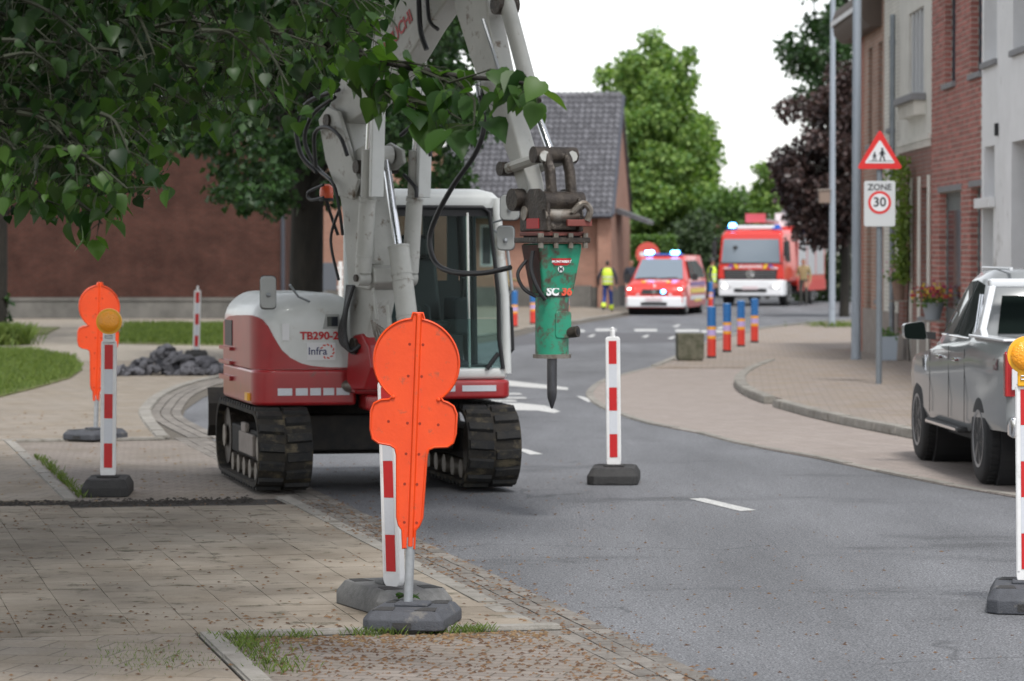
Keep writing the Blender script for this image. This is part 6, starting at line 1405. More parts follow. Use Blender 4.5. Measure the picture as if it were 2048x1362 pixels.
MB().ext(-.88, .88, -2.74, -2.55, .46, .64).build('rear_bumper', M_chr, PK, bev=.03); MB().ext(-.26, .26, -2.748, -2.741, .56, .67).build('number_plate', M_stick, PK)
MB().ext(-.7, .7, -2.4, 2.4, .30, .42).build('underbody', M_dark, PK)
for sx in (-1, 1): MB().tube([(sx * .5, -.75, 1.845), (sx * .53, .45, 1.85)], .016, 6).build('roof_rail', M_wpaint, cabn)

# --- red and white command van facing us
M_fred = mat('fire_red', (0.62, 0.035, 0.025), 0.32, coat=.5); M_fwh = mat('fire_white', (0.74, 0.75, 0.77), .35, coat=.4)
M_sky_glass = mat('windscreen_sky', (0.16, 0.20, 0.24), 0.08, spec=1.0, coat=.6); M_blue_on = mat('blue_beacon_lit', (0.1, 0.4, 1.0), .3, emit=(.10, .42, 1.0), estr=9.0); M_blue = mat('blue_lens', (.02, .12, .5), .2)  # windscreen blue-grey has the reflected sky put into its base colour
M_head = mat('headlamp_lit', (1, .98, .92), .3, emit=(1, .96, .88), estr=4.5); M_plate = mat('plate_reddish', (.62, .52, .54), .5); M_fyel = mat('stripe_yellow', (.75, .55, .05), .4); M_fpur = mat('stripe_violet', (.18, .08, .28), .4)
g = G(1322, 631); VN = thing('fire_van', 'red and white fire service van with flashing blue lights facing the camera', 'van', (g.x, g.y + 1.2, 0), R(-12))
# local: front is -Y
def ring(y, prof): return [(-x, y, z) for x, z in prof] + [(x, y, z) for x, z in reversed(prof)]
def body_prof(hw, z0, zm, zt, tw): return [(hw * .96, z0), (hw, z0 + .18), (hw, zm), (tw, zt), (tw * .7, zt + .015)]
vb = [(-1.02, body_prof(.82, .26, .62, .66, .78)), (-1.0, body_prof(.90, .24, .75, .80, .82)), (-.86, body_prof(.95, .24, .84, .95, .82)), (-.5, body_prof(.96, .24, .95, 1.06, .82)), (-.10, body_prof(.96, .24, 1.02, 1.12, .84)), (.62, body_prof(.96, .24, 1.10, 1.80, .70)), (.9, body_prof(.96, .24, 1.12, 1.88, .74)), (3.6, body_prof(.96, .24, 1.12, 1.90, .76)), (3.9, body_prof(.93, .28, 1.1, 1.84, .74))]
bd = MB().loft([ring(y, p_) for y, p_ in vb]).build('body', M_fred, VN)
cut(bd, [MB().cyl((-1.3, y, .32), (1.3, y, .32), .37, n=24).build('cutter', M_dark) for y in (-.22, 2.95)]); sm(bd.data, 35)
for y in (-.22, 2.95):
    for sx in (-1, 1): wheel(VN, (sx * .83, y, .32), .32, .21, sx, M_rimw, 7)
    MB().cyl((-.72, y, .33), (.72, y, .33), .36, n=24).build('wheel_housing', M_dark, bd)
bp_ = MB().loft([[(-.86, -1.06, z0), (-.97, -.86, z0), (-.975, -.55, z0), (.975, -.55, z0), (.97, -.86, z0), (.86, -1.06, z0)] for z0 in (.26, .46, .60)]).build('bumper', M_fwh, VN, bev=.04, seg=3)
MB().ext(-.42, .42, -1.075, -1.05, .32, .42).build('lower_grille', M_blkp, bp_); MB().ext(-.27, .27, -1.085, -1.062, .46, .57).build('number_plate', M_plate, bp_)
gr = MB().loft([[(-.42, -1.035, .68), (.42, -1.035, .68), (.38, -1.0, .83), (-.38, -1.0, .83)], [(-.42, -1.05, .68), (.42, -1.05, .68), (.38, -1.02, .83), (-.38, -1.02, .83)]]).build('grille', M_blkp, VN)
MB().lathe([(.075, -1.065), (.075, -1.055)], (0, 0, .755), 16, 'Y').build('emblem_ring', M_chr, gr); MB().sph((.30, -1.07, .755), (.07, .02, .055)).build('grille_blue_light', M_blue_on, gr)
for sx in (-1, 1):
    hl = MB().loft([[(sx * .47, -1.03, .64), (sx * .92, -.93, .66), (sx * .90, -.80, .92), (sx * .62, -.93, .86)], [(sx * .47, -1.05, .64), (sx * .94, -.95, .66), (sx * .92, -.83, .93), (sx * .62, -.955, .87)]]).build('headlamp', M_clamp, VN); MB().sph((sx * .80, -.95, .80), (.075, .03, .065)).build('bulb', M_head, hl)
    MB().loft([[(sx * (1.0 + x), .28, 1.10 + z) for x, z in round_poly([(0, 0), (.2, .0), (.2, .2), (0, .22)], .05)], [(sx * (1.0 + x), .40, 1.10 + z) for x, z in round_poly([(0, 0), (.2, .0), (.2, .2), (0, .22)], .05)]]).build('door_mirror', M_blkp, VN)
    sw = [(.45, 1.16), (1.15, 1.18), (1.15, 1.72), (.72, 1.74)]
    def vx(z): return lerp(.96, .74, max(0, (z - 1.11) / (1.88 - 1.11)))
    MB().loft([[(sx * (vx(z) - .01), y, z) for y, z in sw], [(sx * (vx(z) + .012), y, z) for y, z in sw]]).build('side_window', M_cglass, VN)
    sw2 = [(1.25, 1.18), (3.5, 1.18), (3.5, 1.74), (1.25, 1.74)]; MB().loft([[(sx * (vx(z) - .01), y, z) for y, z in sw2], [(sx * (vx(z) + .012), y, z) for y, z in sw2]]).build('side_window', M_cglass, VN)
    for k, m_ in enumerate((M_fpur, M_fyel, M_fwh)): MB().ext(sx * .965, sx * .972, .30 + k * .01, 3.4, .92 - k * .22, 1.06 - k * .22).build('livery_stripe', m_, VN)
    MB().ext(sx * .965, sx * .974, 1.2, 2.6, .42, .50).build('livery_band', M_fyel, VN)
ws = [(-.80, -.115, 1.14), (.80, -.115, 1.14), (.66, .60, 1.77), (-.66, .60, 1.77)]
nrm = Vector((0, -.66, .75)); MB().loft([[Vector(p_) + nrm * .004 for p_ in ws], [Vector(p_) + nrm * .028 for p_ in ws]]).build('windscreen', M_sky_glass, VN)
for x0_, x1_ in ((-.7, -.05), (0.0, .6)): MB().tube([(x0_, -.15, 1.17), (x1_, -.135, 1.20)], .014, 6).build('wiper', M_blkp, VN)
text('BRANDWEER', .13, M_fwh, VN, (0, -.50, 1.095), (R(22), 0, 0), bold=.003); MB().sph((0, -.93, .93), (.05, .02, .04)).build('badge', M_fwh, VN)
for sx in (-1, 1): MB().box((sx * .40, -.62, 1.062), (.13, .10, .02), Matrix.Rotation(R(18), 3, 'X')).build('crest', M_fyel, VN)
lb_ = MB().ext(-.62, .62, .78, 1.0, 1.905, 1.965).build('light_bar', M_blue, VN, bev=.02)
for x in (-.50, .34): MB().ext(x - .09, x + .16, .74, 1.02, 1.93, 2.06).build('beacon', M_blue_on, lb_, bev=.03)

# --- fire engine facing us
g = G(1506, 613); FT = thing('fire_engine', 'red fire engine with white bumper and ladder on the roof, headlights on', 'fire engine', (g.x, g.y + .9, 0), R(-17))
hw = 1.25
pf = lambda z0, z1, w0, w1: [(w0 * .98, z0), (w0, z0 + .1), (w0, 1.55), (w1, z1 - .12), (w1 - .12, z1)]
cab_ = MB().loft([ring(y, pf(z0, z1, w0, w1)) for y, z0, z1, w0, w1 in ((-.05, 1.0, 1.9, 1.18, 1.15), (.0, .95, 2.0, 1.24, 1.2), (.12, .9, 2.72, 1.25, 1.16), (.30, .9, 2.82, 1.25, 1.17), (2.2, .9, 2.86, 1.25, 1.20), (2.25, .95, 2.8, 1.24, 1.18))]).build('cab', M_fred, FT, bev=.03)
fz = lambda z: -.075 + max(0, (z - 1.95)) * .15
def front(pts, name, m, d=.03, par=FT, y0=0.0):
    return MB().loft([[(x, fz(z) + y0, z) for x, z in pts], [(x, fz(z) + y0 - d, z) for x, z in pts]]).build(name, m, par)
front(round_poly([(-1.12, 1.62), (1.12, 1.62), (1.05, 2.50), (-1.05, 2.50)], .06), 'windscreen', M_sky_glass, .02)
front([(-1.2, 1.58), (1.2, 1.58), (1.2, 1.625), (-1.2, 1.625)], 'windscreen_trim', M_blkp, .03)
front([(-1.24, 1.05), (1.24, 1.05), (1.2, 1.575), (-1.2, 1.575)], 'front_panel', M_fred, .02)
gr = front([(-.98, 1.0), (.98, 1.0), (1.02, 1.36), (-1.02, 1.36)], 'grille', M_blkp, .03, y0=-.021)
for k in range(4): front([(-.95, 1.04 + k*.08), (.95, 1.04 + k*.08), (.95, 1.065 + k*.08), (-.95, 1.065 + k*.08)], 'grille_bar', M_rim, .012, gr, -.052)
MB().loft([[(.15*math.cos(a), -.135, 1.20 + .15*math.sin(a)) for a in [2*math.pi*k/20 for k in range(20)]], [(.15*math.cos(a), -.155, 1.20 + .15*math.sin(a)) for a in [2*math.pi*k/20 for k in range(20)]], [(.12*math.cos(a), -.155, 1.20 + .12*math.sin(a)) for a in [2*math.pi*k/20 for k in range(20)]]], cap=False).build('emblem_ring', M_chr, gr)
for a in (90, 210, 330): MB().tube([(0, -.148, 1.20), (.13*math.cos(R(a)), -.148, 1.20 + .13*math.sin(R(a)))], .014, 6).build('emblem_spoke', M_chr, gr)
bu = MB().loft([[(-1.20, -.16, z0), (-1.26, .0, z0), (-1.26, .45, z0), (1.26, .45, z0), (1.26, .0, z0), (1.20, -.16, z0)] for z0 in (.38, .55, .98)]).build('bumper', M_fwh, FT, bev=.05, seg=3)
MB().ext(-.62, .62, -.175, -.155, .52, .66).build('air_intake', M_blkp, bu); MB().ext(-.30, .30, -.19, -.165, .62, .74).build('number_plate', M_plate, bu)
for sx in (-1, 1):
    hl = MB().ext(sx * .70, sx * 1.12, -.175, -.15, .66, .80).build('headlamp', M_clamp, bu, bev=.02); MB().sph((sx * .98, -.18, .74), (.085, .03, .07)).build('bulb', M_head, hl)
    MB().ext(sx * 1.45, sx * 1.28, -.28, -.12, 1.85, 2.42).build('mirror', M_blkp, FT, bev=.03); MB().tube([(sx * 1.2, .2, 2.5), (sx * 1.36, -.2, 2.55), (sx * 1.36, -.2, 2.4)], .025, 6).tube([(sx * 1.2, .2, 1.75), (sx * 1.36, -.2, 1.8), (sx * 1.36, -.2, 1.9)], .025, 6).build('mirror_arm', M_blkp, FT)
    front([(sx * .46, 1.40), (sx * .56, 1.40), (sx * .66, 1.56), (sx * .54, 1.56)], 'yellow_flash', M_fyel, .008, y0=-.022); front([(sx * .64, 1.44), (sx * .9, 1.42), (sx * .8, 1.56), (sx * .70, 1.56)], 'violet_flash', M_fpur, .008, y0=-.022); front([(sx * .75, 1.40), (sx * 1.05, 1.40), (sx * 1.0, 1.45), (sx * .76, 1.45)], 'white_badge', M_fwh, .008, y0=-.022)
    sdw = [(.35, 1.65), (1.15, 1.65), (1.15, 2.45), (.45, 2.45)]; fx_ = lambda z: 1.25 - max(0, z - 1.55) * .07
    MB().loft([[(sx * (fx_(z) - .02), y, z) for y, z in sdw], [(sx * (fx_(z) + .01), y, z) for y, z in sdw]]).build('side_window', M_cglass, FT)
    MB().cyl((sx * .55 + .0, -.0, 2.2), (sx * .62, -.14, 2.18), .06, n=12).build('convex_mirror', M_blkp, FT) if sx < 0 else None
text('BRANDWEER', .15, M_fwh, FT, (0, -.098, 1.47), (R(90), 0, 0), bold=.004)
bxb = MB().ext(-1.25, 1.25, 2.35, 7.6, .75, 2.98).build('equipment_body', M_fred, FT, bev=.03)
for sx in (-1, 1):
    for k in range(3):
        sh = MB().ext(sx * 1.253, sx * 1.262, 2.55 + k * 1.65, 4.0 + k * 1.65, 1.15, 2.75).build('roller_shutter', mat('shutter_alu', (.55, .56, .58), .4, metal=.3), bxb)
        for j in range(12): MB().ext(sx * 1.263, sx * 1.268, 2.56 + k * 1.65, 3.99 + k * 1.65, 1.17 + j * .13, 1.28 + j * .13).build('slat', MATS['shutter_alu'], sh)
    MB().ext(sx * 1.26, sx * 1.30, 2.3, 7.5, .55, .95).build('side_locker', mat('locker_red', (.52, .06, .05), .5), bxb)
    for y in (.95, 5.3): wheel(FT, (sx * 1.08, y, .50), .50, .30, sx, M_rimw, 8)
    MB().ext(sx * 1.10, sx * 1.25, 2.2, 2.3, 1.0, 2.8).build('grab_panel', M_blkp, FT)
MB().ext(-1.0, 1.0, .5, 7, .42, .9).build('chassis', M_dark, FT)
MB().ext(-.75, .95, .35, .75, 2.87, 3.02).build('roof_panel', M_fwh, FT, bev=.03)
lbx = MB().ext(-1.02, -.62, .3, .6, 2.86, 2.93).build('beacon_base', M_blue, FT); MB().lathe([(.14, 2.93), (.15, 3.0), (.12, 3.08), (.05, 3.11)], (-.82, .45, 0), 16).build('beacon', M_blue_on, lbx, smooth=60)
lbx = MB().ext(.72, 1.05, .3, .6, 2.86, 2.93).build('beacon_base', M_blue, FT); MB().lathe([(.12, 2.93), (.13, 2.98), (.1, 3.04)], (.88, .45, 0), 16).build('beacon', M_blue, lbx, smooth=60)
ld = MB()
for x in (-.35, .30): ld.tube([(x, .9, 3.22), (x, 7.2, 3.12)], .045, 6)
for k in range(16): ld.tube([(-.35, 1.2 + k * .37, 3.2), (.30, 1.2 + k * .37, 3.2)], .025, 6)
ldo = ld.build('ladder', M_zinc, FT); MB().ext(-.40, .35, .75, .89, 3.12, 3.46).build('ladder_sign', mat('ladder_red', (.55, .08, .10), .5), ldo); MB().tube([(-.2, .8, 2.9), (-.2, .8, 3.1)], .03, 6).build('ladder_mount', M_blkp, ldo)
MB().ext(.2, .5, 3.2, 3.5, 2.98, 3.5).build('roof_box', M_fwh, FT)
# ---------------------------------------------------------------- people
M_skin = mat('skin', (0.42, 0.22, 0.15), .6); M_hair = mat('dark_hair', (.03, .022, .018), .7); M_boot = mat('boot_black', (.015, .015, .016), .6); M_eye = mat('eye', (.02, .015, .012), .2)
M_hiv = mat('hi_vis_yellow', (0.62, 0.80, 0.06), .6, var=.1, scale=12); M_refl = mat('reflective_band', (.60, .62, .62), .4); M_navyc = mat('navy_trouser', (.02, .045, .20), .8); M_darkc = mat('dark_navy_jacket', (.02, .024, .035), .8)
M_tan = mat('turnout_tan', (0.30, 0.24, 0.12), .8, var=.25, scale=9); M_tan2 = mat('turnout_dark', (0.05, 0.05, 0.045), .8)
def person(label, loc, rz, pose, top, legs, H=1.76, vest=None, hat=None, cuff=None, group='emergency workers'):
    """front is local -Y. pose: offsets for elbows, wrists, knees, ankles"""
    k = H / 1.76; T = thing('person', label, 'person', loc, rz, group)
    J = {'pel': (0, 0, .95), 'wst': (0, 0, 1.10), 'chs': (0, -.01, 1.32), 'nk0': (0, 0, 1.47), 'nk1': (0, -.01, 1.53), 'hd0': (0, -.02, 1.60), 'hd1': (0, -.02, 1.68), 'hd2': (0, -.01, 1.745)}
    for s, n in ((-1, 'L'), (1, 'R')):
        J['hip' + n] = (s * .095, 0, .90); J['sho' + n] = (s * .19, 0, 1.42)
        J['knee' + n] = tuple(Vector((s * .10, -.02, .50)) + Vector(pose.get('knee' + n, (0, 0, 0)))); J['ank' + n] = tuple(Vector((s * .105, .02, .09)) + Vector(pose.get('ank' + n, (0, 0, 0)))); 
        a = Vector(J['ank' + n]); J['toe' + n] = (a.x + s * .02, a.y - .17, max(.045, a.z - .045)); J['heel' + n] = (a.x, a.y + .04, max(.045, a.z - .045))
        J['elb' + n] = tuple(Vector((s * .25, .03, 1.14)) + Vector(pose.get('elb' + n, (0, 0, 0)))); J['wri' + n] = tuple(Vector((s * .26, -.06, .90)) + Vector(pose.get('wri' + n, (0, 0, 0))))
        e, w_ = Vector(J['elb' + n]), Vector(J['wri' + n]); d = (w_ - e).normalized(); J['plm' + n] = tuple(w_ + d * .06)
        for f, (ox, oy, L) in enumerate(((-.03, -.01, .085), (-.01, -.012, .095), (.012, -.012, .09), (.032, -.008, .07))):
            J['f%d' % f + n] = tuple(w_ + d * .10 + Vector((0, ox, 0))); J['g%d' % f + n] = tuple(w_ + d * (.10 + L) + Vector((-s * .02, ox + oy, 0)))
        J['th0' + n] = tuple(w_ + d * .05 + Vector((0, -.035, 0))); J['th1' + n] = tuple(w_ + d * .10 + Vector((-s * .01, -.06, 0)))
    E = [('pel', 'wst'), ('wst', 'chs'), ('chs', 'nk0'), ('nk0', 'nk1'), ('nk1', 'hd0'), ('hd0', 'hd1'), ('hd1', 'hd2')]
    RD = {'pel': (.155, .115), 'wst': (.145, .11), 'chs': (.165, .12), 'nk0': (.09, .07), 'nk1': (.055, .055), 'hd0': (.07, .085), 'hd1': (.078, .098), 'hd2': (.05, .06)}
    for n in 'LR':
        E += [('pel', 'hip' + n), ('hip' + n, 'knee' + n), ('knee' + n, 'ank' + n), ('ank' + n, 'toe' + n), ('chs', 'sho' + n), ('sho' + n, 'elb' + n), ('elb' + n, 'wri' + n), ('wri' + n, 'plm' + n), ('plm' + n, 'th0' + n), ('th0' + n, 'th1' + n)]
        for f in range(4): E += [('plm' + n, 'f%d' % f + n), ('f%d' % f + n, 'g%d' % f + n)]; RD['f%d' % f + n] = (.010, .010); RD['g%d' % f + n] = (.008, .008)
        RD.update({'hip' + n: (.095, .10), 'knee' + n: (.072, .072), 'ank' + n: (.052, .056), 'toe' + n: (.042, .036), 'sho' + n: (.075, .075), 'elb' + n: (.054, .054), 'wri' + n: (.036, .036), 'plm' + n: (.026, .036), 'th0' + n: (.013, .013), 'th1' + n: (.009, .009)})
        J.pop('heel' + n)
    names = list(J); idx = {n: i for i, n in enumerate(names)}
    me = bpy.data.meshes.new('body'); me.from_pydata([tuple(Vector(J[n]) * k) for n in names], [(idx[a], idx[b]) for a, b in E], []); o = bpy.data.objects.new('body', me); COL.objects.link(o); o.parent = T
    o.modifiers.new('skin', 'SKIN'); sv = me.skin_vertices[0].data if me.skin_vertices else None
    if sv is None:
        bm = bmesh.new(); bm.from_mesh(me); bm.verts.layers.skin.verify(); bm.to_mesh(me); bm.free(); sv = me.skin_vertices[0].data
    for n, i in idx.items(): sv[i].radius = tuple(v * k for v in RD[n]); sv[i].use_root = (n == 'pel')
    sb = o.modifiers.new('sub', 'SUBSURF'); sb.levels = 2; sb.render_levels = 2
    bpy.context.view_layer.update(); bake(o); me = o.data; me.materials.clear()
    for m in (top, legs, M_skin, M_boot, M_hair): me.materials.append(m)
    wr = [Vector(J['wri' + n]) * k for n in 'LR']; el = [Vector(J['elb' + n]) * k for n in 'LR']
    for p in me.polygons:
        c = p.center; z = c.z / k; p.use_smooth = True; mi = 0
        hand = any((c - w_).dot((w_ - e).normalized()) > .01 and (c - w_).length < .27 * k for w_, e in zip(wr, el))
        if hand: mi = 2
        elif z < .13: mi = 3
        elif z < .97 and abs(c.x) < .22 * k: mi = 1
        elif z > 1.505: mi = 4 if (z > 1.70 or (c.y > .02 and z > 1.57)) else 2
        p.material_index = mi
    hd = MB(); hd.loft([[(-.012*k, -.11*k, 1.66*k), (.012*k, -.11*k, 1.66*k), (0, -.10*k, 1.68*k)], [(-.016*k, -.125*k, 1.625*k), (.016*k, -.125*k, 1.625*k), (0, -.135*k, 1.632*k)]]); hd.build('nose', M_skin, o)
    for s in (-1, 1):
        MB().sph((s * .03*k, -.105*k, 1.665*k), .011*k, 8, 6).build('eye', M_eye, o); MB().sph((s * .085*k, -.01*k, 1.64*k), (.012*k, .022*k, .032*k), 8, 6).build('ear', M_skin, o)
    MB().box((0, -.108*k, 1.59*k), (.045*k, .01*k, .009*k)).build('mouth', mat('lips', (.30, .12, .10), .6), o)
    if vest:
        v = MB(); rings = []
        for z, rx, ry in ((.93, .185, .15), (1.05, .185, .15), (1.2, .19, .155), (1.34, .205, .16), (1.44, .17, .12), (1.49, .10, .085)): rings.append([(rx*k*math.cos(a), ry*k*math.sin(a) - .005, z*k) for a in [2*math.pi*j/20 for j in range(20)]])
        v.loft(rings, cap=False); vo = v.build('vest', vest, T, smooth=70)
        for z in (1.02, 1.16): MB().loft([[(.192*k*math.cos(a), .157*k*math.sin(a) - .005, zz*k) for a in [2*math.pi*j/20 for j in range(20)]] for zz in (z, z + .045)], cap=False).build('reflective_band', M_refl, vo)
    if cuff:
        for n in 'LR':
            a, b = Vector(J['ank' + n]) * k, Vector(J['knee' + n]) * k; MB().tube([a.lerp(b, .05), a.lerp(b, .38)], [.080*k, .088*k], 12).build('trouser_cuff', cuff, T, smooth=60)
    if hat is not None:
        h_ = MB().lathe([(.125*k, 1.675*k), (.112*k, 1.70*k), (.108*k, 1.75*k), (.08*k, 1.80*k), (.02*k, 1.815*k)], (0, -.015*k, 0), 18).build('helmet', hat, T, smooth=60); MB().box((0, -.15*k, 1.69*k), (.15*k, .07*k, .012*k)).build('peak', hat, h_)
    return T
walk = {'kneeL': (0, -.06, 0), 'ankL': (0, -.18, .0), 'kneeR': (0, .0, 0), 'ankR': (0, .22, .05), 'wriL': (-.06, .10, .03), 'wriR': (.06, -.02, .03), 'elbL': (-.06, .03, 0), 'elbR': (.06, .02, 0)}
g = G(1215, 624, ZT); person('worker in hi-vis vest and blue trousers walking away beside the brick house', (g.x, g.y, ZT), R(170), walk, M_darkc, M_navyc, 1.72, M_hiv, None, M_hiv)
g = G(1013, 645, ZT); person('firefighter in tan turnout gear standing behind the excavator cab', (g.x, g.y, ZT), R(60), {'wriL': (.05, -.16, .18), 'elbL': (-.02, -.04, .02), 'wriR': (-.05, -.18, .22)}, M_tan, M_tan2, 1.86, None, None, M_tan)
g = G(1424, 616); person('person in hi-vis vest standing between the van and the fire engine', (g.x, g.y, 0), R(75), {'wriL': (.0, -.02, 0), 'elbR': (0, .02, 0)}, M_darkc, M_navyc, 1.78, M_hiv, M_blkp)
g = G(1588, 612); person('firefighter in tan jacket beside the fire engine door', (g.x + .45, g.y + 1.0, 0), R(-20), {'wriL': (.05, -.1, .2)}, M_tan, M_tan2, 1.78, None, None)
g = G(1268, 620); person('person in dark clothes half hidden behind the left side of the red van', (g.x, g.y + 3.0, .0), R(30), {}, M_darkc, M_tan2, 1.75, None, None)
# ---------------------------------------------------------------- rubble, litter, grass
M_chunk = mat('broken_asphalt', (0.125, 0.125, 0.14), .85, var=0.0, scale=9, col2=(.075, .075, .085), island=.3, bump=.8, bscale=25)
g = G(335, 745, .06); T = thing('rubble_heap', 'heap of broken asphalt chunks on the left pavement corner', 'rubble', (g.x, g.y, ZT)); r = random.Random(9)
cm = []
for k in range(6):
    mb = MB().sph((0, 0, 0), 1.0, 7, 4); me = mb.mesh('chunk')
    for v in me.vertices: v.co = Vector((v.co.x, v.co.y, v.co.z * .62)) * r.uniform(.65, 1.15)
    me.materials.append(M_chunk); cm.append(me)
sx_ = g.y / F
for k in range(150):
    u = r.uniform(-1, 1); lim = interp([(-1, .05), (-.6, .14), (-.2, .36), (.05, .48), (.35, .30), (.7, .22), (1, .06)], u); hz = abs(r.random()) * lim; s = r.uniform(.045, .14)
    linkmesh('chunk', cm[k % 6], T, (u * 105 * sx_, r.uniform(-.7, .7) * (1.1 - hz * 1.6), max(s * .35, hz)), (r.uniform(-1, 1), r.uniform(-1, 1), r.uniform(0, 6)), (s * 1.25, s, s))
# small dry bits
def scatter(name, n, fn, m, seed, size=(.008, .021)):
    r = random.Random(seed); fo = Foliage()
    sh = ([Vector((1, 0, 0)), Vector((-.4, .8, 0)), Vector((-.5, -.7, 0)), Vector((0, 0, .7))], [(0, 1, 3), (1, 2, 3), (2, 0, 3)])
    for _ in range(n):
        p = fn(r)
        if p is None: continue
        s = r.uniform(*size); fo.add(sh, Matrix.Rotation(r.uniform(0, 6.3), 3, 'Z') @ Matrix.Diagonal((s * r.uniform(.7, 1.5), s * r.uniform(.5, 1), s * .6)), p)
    o = fo.build(name, m); tag(o, None, None, None, 'stuff'); return o
def zs(a, b):
    if b > 2.18: return .001
    if b > 1.83: return .013
    if b < .0 or 0 < a < 8.6: return ZT + .003
    return .013
def f_left(r):
    a, b = r.uniform(-3.5, 9), r.uniform(-1.6, 2.0)
    if r.random() < .35: a = r.uniform(-3.5, 1.5)
    if r.random() < noise.noise(Vector((a * .8, b * .8, 3))) + .35: return S(a, b, zs(a, b))
def f_gut(r): a = r.uniform(-3.5, 9); b = r.gauss(2.0, .14); return S(a, b, zs(a, b) + .004)
def f_road(r):
    a, b = r.uniform(-3.5, 14), 2.2 + abs(r.gauss(0, 1.6)); return S(a, b, .001)
def f_bay(r): a = -abs(r.gauss(0, 1.5)) - .15; return S(a, r.uniform(.2, 1.8), .013)
def lab(o, l, c): tag(o, l, c); return o
lab(scatter('dry_bits', 3600, f_left, M_dead, 1), 'brown fallen seed bits scattered over the near pavement', 'litter')
lab(scatter('dry_bits', 900, f_gut, M_dead, 2), 'brown bits gathered in the gutter', 'litter')
lab(scatter('dry_bits', 650, f_road, M_dead, 3, (.007, .018)), 'brown specks scattered over the asphalt', 'litter')
lab(scatter('dry_bits', 1100, f_bay, M_dead, 4), 'brown bits covering the near parking bay', 'litter')
def f_kerbl(r): return S(-.15 - abs(r.gauss(0, .22)), r.uniform(.2, 1.8), .014)
lab(scatter('dry_leaf_litter', 380, f_kerbl, M_dead2, 5, (.010, .024)), 'yellow brown dry leaves along the near kerb', 'litter')
def f_far(r): a, b = r.uniform(9.3, 24), r.uniform(-3, 1.7); return S(a, b, (.013 if 0.13 < b and a < 17.6 else ZT + .012))
lab(scatter('dry_leaf_litter', 500, f_far, M_dead2, 6, (.010, .026)), 'dry leaves scattered beyond the trench', 'litter')
kpo = offset(kp, .03)
def f_rk(r): i = r.randrange(len(kpo) - 12); p = kpo[i].lerp(kpo[i+1], r.random()); return Vector((p.x + r.gauss(0, .05), p.y + r.gauss(0, .1), .016))
lab(scatter('dry_leaf_litter', 650, f_rk, leafmat('orange_litter', (.42, .22, .08), (.22, .12, .05), .1, .8), 7, (.012, .035)), 'orange dry leaves lying along the right kerb', 'litter')
# soil crumbs by the trench
def f_tr(r): return S(r.gauss(8.98, .16), r.uniform(-.7, 1.5), r.uniform(.015, .03))
lab(scatter('soil_crumbs', 900, f_tr, M_trench, 8, (.010, .03)), 'dark soil and asphalt crumbs along the dug strip', 'rubble')
# grass blades
def blades(name, n, fn, h, lab_, seed, m=None):
    r = random.Random(seed); fo = Foliage()
    sh = ([Vector((-.06, 0, 0)), Vector((.06, 0, 0)), Vector((.0, .25, .6)), Vector((0, .7, 1))], [(0, 1, 2), (2, 1, 3)])
    for _ in range(n):
        p = fn(r)
        if p is None: continue
        s = h * r.uniform(.4, 1.2); fo.add(sh, Matrix.Rotation(r.uniform(0, 6.3), 3, 'Z') * s, p)
    return tag(fo.build(name, m or L_grass), lab_, 'grass', None, 'stuff')
def tuft(cs, sp):
    def f(r):
        c = r.choice(cs); return S(c[0] + r.gauss(0, sp), c[1] + r.gauss(0, sp * 1.6), .012)
    return f
blades('grass', 420, tuft([(-.2, .22), (-.35, .2), (-.5, .2), (-.7, .22), (-.9, .2), (-1.2, .2), (-1.5, .2)], .05), .05, 'grass tufts in the near kerb joint at the bottom left', 41)
blades('grass', 380, tuft([(-.16, .85), (-.15, 1.0), (-.14, 1.25), (-.15, 1.38), (-.14, 1.45), (-.2, .5)], .035), .05, 'grass tufts below the lateral kerb under the orange sign', 42)
blades('grass', 450, lambda r: S(r.uniform(9.6, 15), .15 + abs(r.gauss(0, .05)), .012), .06, 'grass line along the kerb of the far parking bay', 43)
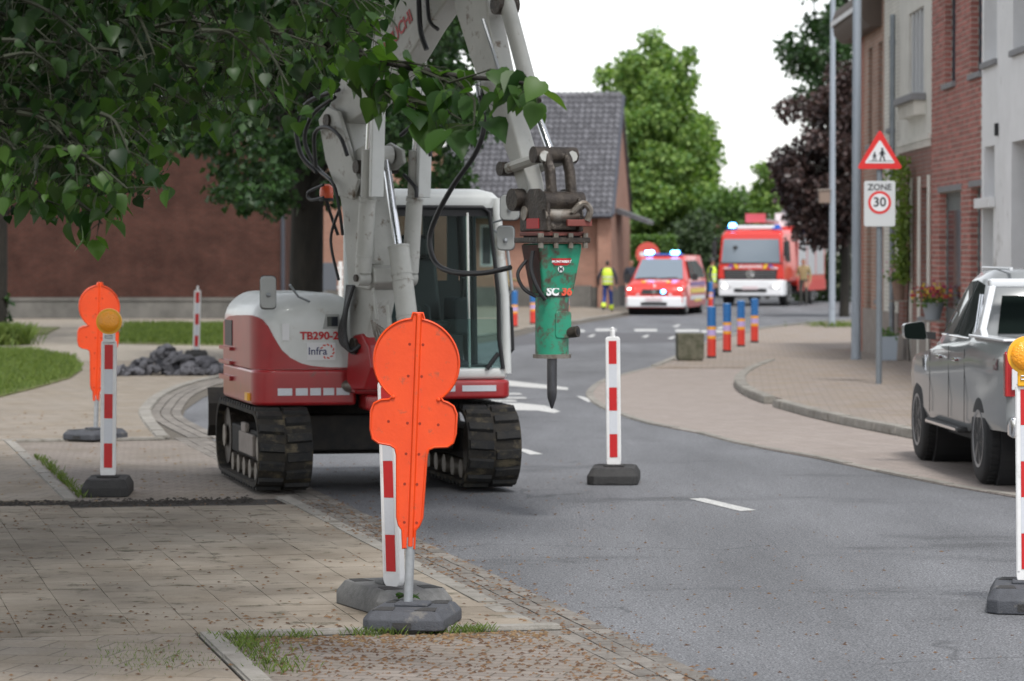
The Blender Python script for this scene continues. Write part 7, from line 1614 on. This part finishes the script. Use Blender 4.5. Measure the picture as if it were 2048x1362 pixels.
blades('grass', 450, lambda r: S(r.gauss(-.8, .25) if r.random() < .5 else r.gauss(-1.2, .2), r.gauss(-.35, .16), ZT), .022, 'moss and thin grass patches on the near sidewalk', 44)
def poly_fn(pxs, z):
    ps = [G(x, y, z) for x, y in pxs]; x0, x1 = min(p.x for p in ps), max(p.x for p in ps); y0, y1 = min(p.y for p in ps), max(p.y for p in ps)
    def inside(x, y):
        c = False; j = len(ps) - 1
        for i in range(len(ps)):
            if (ps[i].y > y) != (ps[j].y > y) and x < (ps[j].x - ps[i].x) * (y - ps[i].y) / (ps[j].y - ps[i].y) + ps[i].x: c = not c
            j = i
        return c
    def f(r):
        x, y = r.uniform(x0, x1), r.uniform(y0, y1); return Vector((x, y, z)) if inside(x, y) else None
    return f
blades('grass', 30000, poly_fn([(-100,800),(0,792),(70,775),(140,755),(165,738),(150,716),(60,700),(-100,700)], ZL), .10, 'mown lawn at the left edge behind the orange sign', 45)
blades('grass', 26000, poly_fn([(232,686),(440,690),(660,690),(660,652),(250,650)], ZL), .14, 'bright grass verge behind the rubble heap', 46)
blades('grass', 1200, lambda r: P(0, 690, 70) + Vector((r.gauss(.25, .22), r.gauss(-.3, .3), -.0)) * 1.0 if False else Vector((Xp(20, 70) + r.gauss(0, .25), 69 + r.gauss(0, .3), ZL)), .42, 'tall grass clump at the foot of the left trunk', 47)
blades('grass', 500, lambda r: Vector((G(1690, 655).x + r.gauss(0, .5), G(1690, 655).y + r.gauss(0, .9), .03)), .14, 'weeds at the foot of the lamp posts', 48)
# fallen green sprig on the base of the orange sign
g = G(815, 1192, .155); T = thing('leafy_sprig', 'small fallen green linden sprig lying on the orange sign stand', 'twig', (g.x, g.y - .10, .152)); r = random.Random(2)
MB().tube([(-.06, 0, .01), (.0, -.01, .018), (.06, .01, .012)], .003, 5).build('stem', M_twig, T)
for k in range(5): linkmesh('leaf', ml[k][1], T, (-.05 + k * .022, r.uniform(-.02, .02), .014), (r.uniform(-.4, .4), r.uniform(-.1, .3), r.uniform(0, 6)), (.065, .065, .065))
